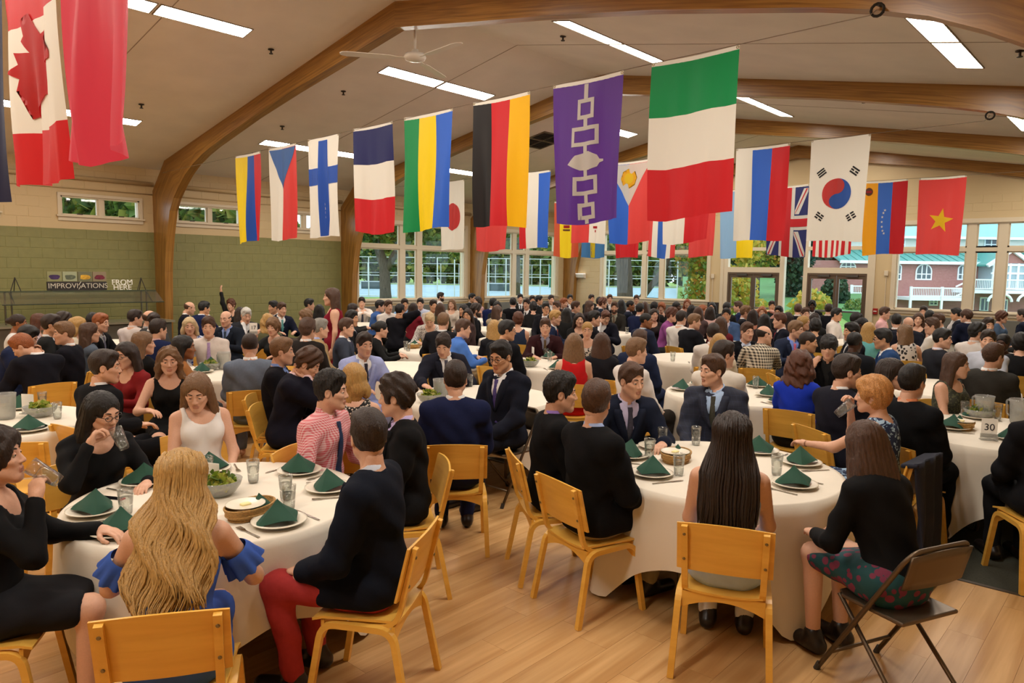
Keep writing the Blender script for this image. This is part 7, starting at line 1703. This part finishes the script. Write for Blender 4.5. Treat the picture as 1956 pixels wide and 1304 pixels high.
# ---- patterned cloths
def pattern_mat(kind, c1, c2, scale):
    m = bpy.data.materials.new('pattern_'+kind); n, l, b = nodes_of(m); b.inputs['Roughness'].default_value = .8; tc = n.new('ShaderNodeTexCoord')
    if kind in ('gingham', 'check', 'pane'):
        sx = n.new('ShaderNodeSeparateXYZ'); l.new(tc.outputs['Object'], sx.inputs[0]); ad = n.new('ShaderNodeMath'); ad.operation = 'ADD'; l.new(sx.outputs['X'], ad.inputs[0]); l.new(sx.outputs['Y'], ad.inputs[1]); vals = []
        for o_ in (ad.outputs[0], sx.outputs['Z']):
            a = n.new('ShaderNodeMath'); a.operation = 'MULTIPLY'; a.inputs[1].default_value = scale; l.new(o_, a.inputs[0]); fr = n.new('ShaderNodeMath'); fr.operation = 'FRACT'; l.new(a.outputs[0], fr.inputs[0]); g = n.new('ShaderNodeMath'); g.operation = 'GREATER_THAN'; g.inputs[1].default_value = .5 if kind != 'pane' else .93; l.new(fr.outputs[0], g.inputs[0]); vals.append(g.outputs[0])
        s = n.new('ShaderNodeMath'); s.operation = 'ADD'; l.new(vals[0], s.inputs[0]); l.new(vals[1], s.inputs[1]); h = n.new('ShaderNodeMath'); h.operation = 'MULTIPLY'; h.inputs[1].default_value = .5; l.new(s.outputs[0], h.inputs[0]); f = h.outputs[0]
    else:
        t = n.new('ShaderNodeTexVoronoi' if kind != 'swirl' else 'ShaderNodeTexNoise'); t.inputs['Scale'].default_value = scale; l.new(tc.outputs['Object'], t.inputs['Vector']); g = n.new('ShaderNodeMath'); g.operation = 'GREATER_THAN'; g.inputs[1].default_value = .42 if kind != 'swirl' else .54
        if kind == 'swirl': t.inputs['Distortion'].default_value = 2.5
        l.new(t.outputs['Distance' if kind != 'swirl' else 'Fac'], g.inputs[0]); f = g.outputs[0]
    mx = n.new('ShaderNodeMix'); mx.data_type = 'RGBA'; mx.inputs['A'].default_value = lin(c1); mx.inputs['B'].default_value = lin(c2); l.new(f, mx.inputs['Factor']); l.new(mx.outputs['Result'], b.inputs['Base Color']); return m
PAT = {'pink gingham': ('shirt', pattern_mat('gingham', 'd2555f', 'eac4c4', 65)), 'checked shirt': ('shirt', pattern_mat('check', 'd8ccb4', '2a211a', 26)), 'windowpane suit': ('jacket', pattern_mat('pane', '1b2134', '2c3654', 22)),
       'blue patterned dress': ('dress', pattern_mat('swirl', '1a2c50', 'a9c8e2', 14)), 'floral sleeveless': ('dress', pattern_mat('dots', '2a2624', 'cfc6bc', 34)), 'black dotted dress': ('dress', pattern_mat('dots2', 'd0c4b4', '151414', 60)), 'black and white floral': ('dress', pattern_mat('dots3', '161414', 'c8beb4', 22)),
       'olive patterned': ('dress', pattern_mat('dots4', '55573c', '33352a', 50)), 'pale floral blouse': ('top', pattern_mat('dots5', '8a6a78', 'd0c0c4', 40)), 'blue and white patterned': ('top', pattern_mat('dots6', '2c4a9c', 'c8d0e4', 26)), 'teal floral skirt': ('skirt', pattern_mat('dots7', '7a2c48', '14484e', 20)), 'printed shirt': ('top', pattern_mat('dots8', '8a8480', 'd4cec8', 40)), 'patterned trim': ('dress', pattern_mat('trim', 'e6e2de', 'e6e2de', 4))}
_PM = {}
def patterned(me, key, m):
    k = (me.name, key)
    if k not in _PM: c = me.copy(); c.materials.clear(); c.materials.append(m); _PM[k] = c
    return _PM[k]
LOCKS = {'locks': locks_mesh(.56, .021, 420, 4, -.14, .34), 'locksd': locks_mesh(.54, .003, 340, 9, -.135, .16)}
ruf = None
def person(p):
    near = p['D'] < 6.6; lod = 0 if near else 1; fem, pose = p['fem'], p['pose']
    me, J, M = body_mesh(fem, pose, lod, p['yaw'], p['pit'], p['ov'], p['ok'])
    x, y = p['xy']; o = link('person', me, None, (x, y, 0), (0, 0, p['rz'])); o.scale = (p['s'],)*3; o.color = lin(SKIN[p['skin']])
    tag(o, p['label'], 'person', 'seated diners' if pose != 's' else None)
    st, hc = p['hair']; h = link('hair', LOCKS[st] if st in LOCKS else hair_mesh(st, lod), o); h.matrix_local = M @ Matrix.Scale(.96 if fem else 1, 4); h.color = lin(HAIRC[hc])
    if 'glasses' in p['label'] and 'from behind' not in p['label']: g = link('glasses', glasses_mesh(), o); g.matrix_local = M @ Matrix.Scale(.96 if fem else 1, 4)
    if 'bearded' in p['label'] and p['label'].split('bearded')[0].count('behind') == 0 and 'beside the bearded' not in p['label'] and 'front of bearded' not in p['label']: g = link('beard', beard_mesh(0), o); g.matrix_local = M; g.color = lin(HAIRC[hc])
    of = p['outfit']; parts = []
    if of[0] == 'J':
        parts = [('jacket', of[1]), ('shirt', of[2])]+([('tie', of[3])] if of[3] != '-' else [])+[('trousers', of[4] if len(of) > 4 else of[1])]
    elif of[0] == 'S': parts = [('shirt', of[1])]+([('tie', of[2])] if of[2] != '-' else [])+[('trousers', of[3])]
    elif of[0] == 'T': parts = [('top', of[1]), ('skirt' if fem else 'trousers', of[2])]
    elif of[0] == 'D': parts = [('dress', of[1])]+([('trousers', of[2])] if len(of) > 2 else [])
    for k, c in parts:
        gm = garment(k, fem, pose, lod, p['ov'], p['ok'])
        for key, (gk, pm) in PAT.items():
            if gk == k and key in p['label']: gm = patterned(gm, key, pm)
        g = link(k, gm, o); g.color = lin(c)
    if near: link('shoe', garment('shoe', fem, pose, lod, p['ov'], p['ok']), o)
    if 'cold-shoulder' in p['label']:
        for i in (0, 1):
            a, b = J['sh'][i], J['el'][i]; u = (b-a)/np.linalg.norm(b-a); e1 = np.cross(u, (0, 0, 1.)); e1 /= np.linalg.norm(e1); e2 = np.cross(u, e1); m = MB(); n = 40; vs = []
            for t, r in ((.36, .056), (.42, .066), (.52, .070), (.62, .077), (.70, .081)):
                for k in range(n): an = 2*math.pi*k/n; rr = r*(1+.14*(t-.36)/.34*math.sin(9*an)); vs.append(a+u*t*.29+(e1*math.cos(an)+e2*math.sin(an))*rr)
            m.add(vs, [(j*n+k, j*n+(k+1) % n, (j+1)*n+(k+1) % n, (j+1)*n+k) for j in range(4) for k in range(n)]); g = link('sleeve_ruffle', m.mesh(M_SHIRT, True, 'sleeve_ruffle'), o); g.color = lin(of[1])
    if 'drink' in p['label'].split(' behind')[0] and pose == 'd':
        tg = tumbler((0, 0, 0), uniq('glass being drunk from by ' + handle(p['label'], 9)), True)
        tg.matrix_basis = o.matrix_basis @ M @ Matrix.Translation((.005, .222, -.150)) @ Matrix.Rotation(math.radians(46), 4, 'X')
    if 'holding up the number' in p['label']:
        wq = o.matrix_basis @ Vector(J['wr'][1]+np.array([0, .05, .06])); card(wq, YAW-math.pi/2, 'number seventeen card held up by the short-haired diner', '17')
    return o
for p in ppl:
    p['obj'] = person(p); hd = handle(p['label'], 12)
    if p['pose'] == 's': continue
    x, y = p['xy']; fv = p['fv']
    if 'purple tie looking down' in p['label']: folding_chair((x, y, 0), p['rz'], 'brown metal folding chair under the glasses wearer with purple tie')
    elif 'teal floral skirt' in p['label']: folding_chair((x-fv[0]*.02, y-fv[1]*.02, 0), p['rz'], 'brown metal folding chair holding the black-cardigan diner with teal skirt')
    elif p['D'] < 12.5 and -200 < p['px'] < 2100: chair((x+fv[0]*.01, y+fv[1]*.01, 0), p['rz'], uniq('blond wood chair under ' + hd), p['D'] < 5)

for px, py, rz, lb in ((60, 845, -.5, 'empty blond chair behind the diner drinking in black top'), (40, 905, -.9, 'empty blond chair closest to the openwork cardigan diner')):
    q = at_z(px, py, .80); chair((q[0], q[1]+.25, 0), rz, lb)
# ---- place settings
def setting(px, py, nap=True, cut=True):
    q = at_z(px, py, .785); t = min(tabs, key=lambda t: math.hypot(q[0]-t[0], q[1]-t[1])); w = np.array([q[0]-t[0], q[1]-t[1]]); L = np.hypot(*w); L2 = min(max(L, .3), .60); w = w/L*L2; x, y = t[0]+w[0], t[1]+w[1]; rz = math.atan2(w[1], w[0])+math.pi/2; hx_, hy_ = t[0]+w[0]*1.6, t[1]+w[1]*1.6
    put('dinner_plate', PLATE, (x, y, .752), rz, uniq(*names('white plate', 'before', hx_, hy_)), 'plate', 'white dinner plates')
    if nap: put('folded_napkin', NAPS[int(px) % 2], (x, y, .770), rz+.5*math.sin(px), uniq(*names('green folded napkin', 'before', hx_, hy_)), 'napkin', 'green tent-folded napkins')
    if cut:
        e = np.array([math.cos(rz), math.sin(rz)])
        put('knife', KNIFE, (x+e[0]*.165, y+e[1]*.165, .752), rz, uniq(*names('steel knife', 'before', hx_, hy_)), 'knife', 'steel knives'); put('fork', FORK, (x-e[0]*.165, y-e[1]*.165, .752), rz, uniq(*names('steel fork', 'before', hx_, hy_)), 'fork', 'steel forks')
for a in ((250, 908), (398, 890), (572, 893), (628, 925), (560, 1000), (138, 972), (160, 1028), (1225, 838, False), (1190, 862), (1245, 898), (1476, 846), (1562, 876), (1518, 918), (55, 815), (60, 765), (850, 742), (905, 752), (1300, 722), (1288, 738), (1345, 705), (1466, 750), (1480, 722), (1500, 765), (1825, 812), (1930, 830), (1850, 780), (1185, 655), (1170, 640), (1270, 648), (1060, 668), (1075, 705), (790, 660), (940, 665), (420, 705), (385, 690), (1945, 735)): setting(*a)
for px, py in ((241, 985), (484, 922), (546, 955), (552, 975), (396, 915), (1265, 852), (1329, 850), (1240, 876), (1296, 908), (1483, 908), (1338, 722), (1355, 735), (1443, 742), (92, 775), (110, 800), (1832, 790), (1905, 800), (1920, 780), (765, 668), (1050, 690), (1042, 675), (1225, 652), (1262, 640), (1455, 690), (745, 672), (395, 680), (1945, 720), (895, 735), (1285, 690)):
    q = at_z(px, py, .752); t = min(tabs, key=lambda t: math.hypot(q[0]-t[0], q[1]-t[1])); w = np.array([q[0]-t[0], q[1]-t[1]]); L = np.hypot(*w)
    if L > .7: w *= .66/L
    tumbler((t[0]+w[0], t[1]+w[1], .752), uniq(*names('ribbed water glass', 'near', t[0]+w[0]*1.5, t[1]+w[1]*1.5)))
def ontable(px, py): 
    q = at_z(px, py, .752); t = min(tabs, key=lambda t: math.hypot(q[0]-t[0], q[1]-t[1])); w = np.array([q[0]-t[0], q[1]-t[1]]); L = np.hypot(*w)
    if L > .6: w *= .58/L
    return (t[0]+w[0], t[1]+w[1], .752)
for px, py, lb in ((478, 985, 'wicker basket on the table with the red phone'), (1291, 880, 'wicker basket before the pale blue sleeveless top'), (822, 672, 'wicker basket by sheer black sleeves'), (1330, 728, 'wicker basket behind windowpane suit'), (1835, 818, 'wicker basket by number thirty card'), (555, 655, 'wicker basket near the slate wall diners')):
    basket(ontable(px, py), .3, lb)
for px, py, lb in ((418, 945, 'clear salad bowl beside the white tank dress'), (78, 795, 'clear salad bowl behind the drinker with glasses'), (402, 706, 'clear salad bowl before the lavender tie'), (1012, 700, 'clear salad bowl before the burgundy suit'), (812, 770, 'clear salad bowl beside the blue suit back'), (1868, 798, 'clear salad bowl behind number thirty card'), (808, 655, 'clear salad bowl near sheer black sleeves')): salad(ontable(px, py), lb)
for px, py, lb in ((12, 800, 'clear pitcher at the frame edge near empty chairs'), (428, 705, 'clear pitcher in front of grey blue suit'), (842, 765, 'clear pitcher before the blue suit back'), (1945, 808, 'clear pitcher by number thirty card'), (1870, 790, 'clear pitcher behind the number thirty basket')): pitcher(ontable(px, py), 1.0, lb)
card(ontable(1888, 840), YAW-math.pi/2-.35, 'white table card reading thirty', '30'); card(ontable(404, 940), 2.0, 'white table card beside salad bowl and white tank dress'); card(ontable(54, 790), 2.2, 'white table card beside the pitcher at frame edge'); card(ontable(1005, 680), 1.0, 'white table card near the burgundy suit'); card(ontable(812, 668), .4, 'white table card beside sheer black sleeves')
q = ontable(180, 955); o = empty('smartphone', q, .5, 'red-edged phone lying face up on tablecloth', 'phone')
m = MB(); m.box(-.036, .036, -.072, .072, .001, .009); m.build('case', mat('phone_red', 'c8202c', .4), o, bevel=.004); m = MB(); m.box(-.031, .031, -.062, .062, .0092, .0100); m.build('screen', mat('phone_black', '101014', .1), o)
# navy coat hung over the back of the drinker's chair
pd = next(p for p in ppl if 'strawberry' in p['label'] and p['pose'] == 'd'); m = MB(); n, k_ = 14, 16; vs = []
for sd in (0, 1):
    for j in range(k_+1):
        for i in range(n+1):
            u, t = -1+2*i/n, j/k_; w = .235-.06*math.sin(t*2.2); z = .83-.74*t; y = -.31-.03*t-.028*math.sin(u*7+t*2.6)*(.3+t)-.016*math.sin(u*15+1-t*2)*t+(.018 if sd else 0)-(.05*(1-t) if t < .1 else 0)*0
            vs.append((u*w, y, z+.02*math.sin(u*5)*t))
W_ = n+1; N = W_*(k_+1); f = []
for j in range(k_):
    for i in range(n): a = j*W_+i; f += [(a, a+1, a+W_+1, a+W_), (N+a, N+a+W_, N+a+W_+1, N+a+1)]
for i in range(n): f += [(i, N+i, N+i+1, i+1), (k_*W_+i, k_*W_+i+1, N+k_*W_+i+1, N+k_*W_+i)]
for j in range(k_): a, b = j*W_, (j+1)*W_; f += [(a, b, N+b, N+a), (a+n, N+a+n, N+b+n, b+n)]
m.add(vs, f); ct = empty('hanging_coat', (pd['xy'][0], pd['xy'][1], 0), pd['rz'], 'dark navy coat hung over the chair of the strawberry blond drinker', 'coat'); cb = m.build('coat_body', mat('coat_navy', '171b2c', .85, bump=.2, bscale=40), ct, smooth=True)
m = MB(); vs = [(-.24, -.31, .83), (.24, -.31, .83), (.22, -.2, .81), (-.22, -.2, .81), (-.24, -.31, .80), (.24, -.31, .80), (.22, -.2, .78), (-.22, -.2, .78)]; m.add(vs, [(0, 1, 2, 3), (4, 7, 6, 5), (0, 4, 5, 1), (1, 5, 6, 2), (2, 6, 7, 3), (3, 7, 4, 0)]); m.build('coat_collar', mat('coat_navy', '171b2c', .85), ct, bevel=.01)
# ---- serving counter with sign by the green wall
cx, cy = 4.55, 15.6
root = empty('serving_counter', (cx, cy, 0), 0, 'serving counter with two-tier glass sneeze guard at green wall', 'counter')
m = MB(); m.box(-1.5, 1.75, -.35, .45, 0, .88); m.build('cabinet', mat('counter_grey', '4c473c', .5), root, bevel=.01); m = MB(); m.box(-1.55, 1.8, -.4, .5, .88, .92); m.build('worktop', mat('counter_top', '8a8470', .3, .3), root)
GP = clear_mat('guard_glass', (.9, .94, .91, 1), .015)
for z, y0, y1, nm in ((1.52, -.1, .3, 'upper_shelf'), (1.30, -.5, -.1, 'guard_shelf')):
    m = MB(); m.box(-1.2, 1.55, y0, y1, z, z+.012); m.build(nm, GP, root)
    m = MB(); m.tube([(-1.2, y0, z+.006), (1.55, y0, z+.006)], .008, 6); m.build('shelf_edge', mat('guard_edge', '2c3a30', .3), root)
m = MB(); m.obox((.175, -.3, 1.41), (1.375, 0, 0), (0, .2, .11), (0, -.003, .005)); m.build('slanted_pane', GP, root)
for x in (-1.0, 1.35):
    for dx in (-.05, .05): m = MB(); m.tube([(x+dx, .0, .92), (x+dx, .0, 1.52)], .016, 8); m.build('guard_post', mat('guard_steel', '6a6a62', .3, .8), root)
    m = MB(); m.tube([(x, -.45, 1.3), (x, -.1, 1.52)], .012, 6); m.build('brace', mat('guard_steel', '6a6a62', .3, .8), root)
sg = empty('food_sign', (cx+.17, cy+.1, 1.535), 0, 'dark sign with four food pictures reading IMPROVIZATIONS', 'sign')
m = MB(); m.box(-.52, .52, -.02, .03, 0, .17); m.build('nameboard', mat('sign_black', '2a2420', .6), sg, bevel=.01); m = MB(); m.box(-.45, .45, -.05, .06, -.002, .02); m.build('foot', mat('sign_black', '2a2420', .6), sg)
for k, (c1, c2) in enumerate((('3a2450', '8a8a60'), ('58604c', '9aa080'), ('d0a030', '6a6a50'), ('6a1c30', '8a7a60'))):
    x = -.39+.26*k; m = MB(); m.box(x-.12, x+.12, -.015, .02, .18, .36); pn = m.build('picture_panel', mat('panel_%d' % k, c2, .6), sg); m = MB(); n = 14
    m.prism([(x+.09*math.cos(t)*(1+.15*math.sin(3*t+k)), .255+.055*math.sin(t)*(1+.2*math.cos(2*t))) for t in np.linspace(0, 2*math.pi, n)[:-1]], -.018, -.0155); m.build('food_picture', mat('food_%d' % k, c1, .6, noise=.4, nscale=20), pn)
M_SILV = mat('sign_silver', 'c8c0b0', .4)
letters('IMPROVI', .135, M_SILV, sg, (-.25, -.024, .085), (math.pi/2, 0, 0)); letters('ATIONS', .135, M_SILV, sg, (.29, -.024, .085), (math.pi/2, 0, 0))
m = MB(); m.tube([(.055, -.03, .17), (.01, -.03, .10), (.05, -.03, .09), (.0, -.03, .0)], .007, 5); m.build('zigzag', M_SILV, sg)
s2 = empty('word_sign', (cx+.98, cy+.1, 1.535), 0, 'small white cut-out words FROM HERE on shelf', 'sign'); letters('FROM', .15, mat('sign_white', 'f0ece0', .5), s2, (0, 0, .15), (math.pi/2, 0, 0), ext=.012); letters('HERE', .15, mat('sign_white', 'f0ece0', .5), s2, (0, 0, .05), (math.pi/2, 0, 0), ext=.012)
for x, lb in ((-.85, 'small dark easel on the sneeze guard shelf'), (1.35, 'small dark easel at the shelf end by arch post')):
    e = empty('display_easel', (cx+x, cy+.1, 1.532), 0, lb, 'easel'); m = MB(); m.tube([(-.08, 0, 0), (.0, .02, .25)], .008, 6); m.tube([(.08, 0, 0), (.0, .02, .25)], .008, 6); m.tube([(0, .12, 0), (0, .02, .22)], .008, 6); m.build('tripod', mat('easel_dark', '2a2420', .5), e)
b = empty('serving_bowl', (cx-1.9, cy-.1, .93), 0, 'large black serving bowl on dark stand at counter end', 'bowl'); m = MB(); m.lathe([(.001, .30), (.09, .30), (.19, .38), (.25, .46), (.24, .46), (.17, .38), (.001, .32)], 28); m.build('bowl', mat('bowl_black', '17130f', .3), b, smooth=True); m = MB(); m.lathe([(.13, 0), (.10, .15), (.12, .31), (.10, .31), (.08, .15), (.11, 0)], 20); m.build('stand', mat('bowl_black', '17130f', .3), b, smooth=True)
c2 = empty('side_counter', (cx-2.2, cy, 0), 0, 'low dark side counter beyond the serving counter', 'counter'); m = MB(); m.box(-1.0, .6, -.35, .45, 0, .89); m.build('cabinet', mat('counter_grey', '4c473c', .5), c2); m = MB(); m.box(-1.03, .63, -.38, .48, .89, .93); m.build('worktop', mat('counter_top', '8a8470', .3, .3), c2)
d2 = empty('drink_dispenser', (cx-2.75, cy, .93), 0, 'dark drink dispenser at frame edge by green wall', 'dispenser'); m = MB(); m.box(-.2, .2, -.2, .2, 0, .45); m.build('body', mat('disp_dark', '2a2622', .4), d2, bevel=.02); m = MB(); m.box(-.14, .14, -.21, -.2, .2, .36); m.build('panel', mat('disp_panel', '9a8a84', .4), d2); m = MB(); m.box(-.03, .03, -.26, -.2, .1, .16); m.build('tap', M_STEEL, d2)
print('CLOSE', [(p['label'][:40], round(min(math.hypot(p['xy'][0]-t[0], p['xy'][1]-t[1]) for t in tabs), 2)) for p in ppl if min(math.hypot(p['xy'][0]-t[0], p['xy'][1]-t[1]) for t in tabs) < .86])
print('TABLES', [(round(t[0], 1), round(t[1], 1)) for t in tabs]); print('near', [(p['label'][:30], np.round(p['xy'], 2).tolist(), round(p['s'], 2), round(p['D'], 1)) for p in ppl[-22:]])
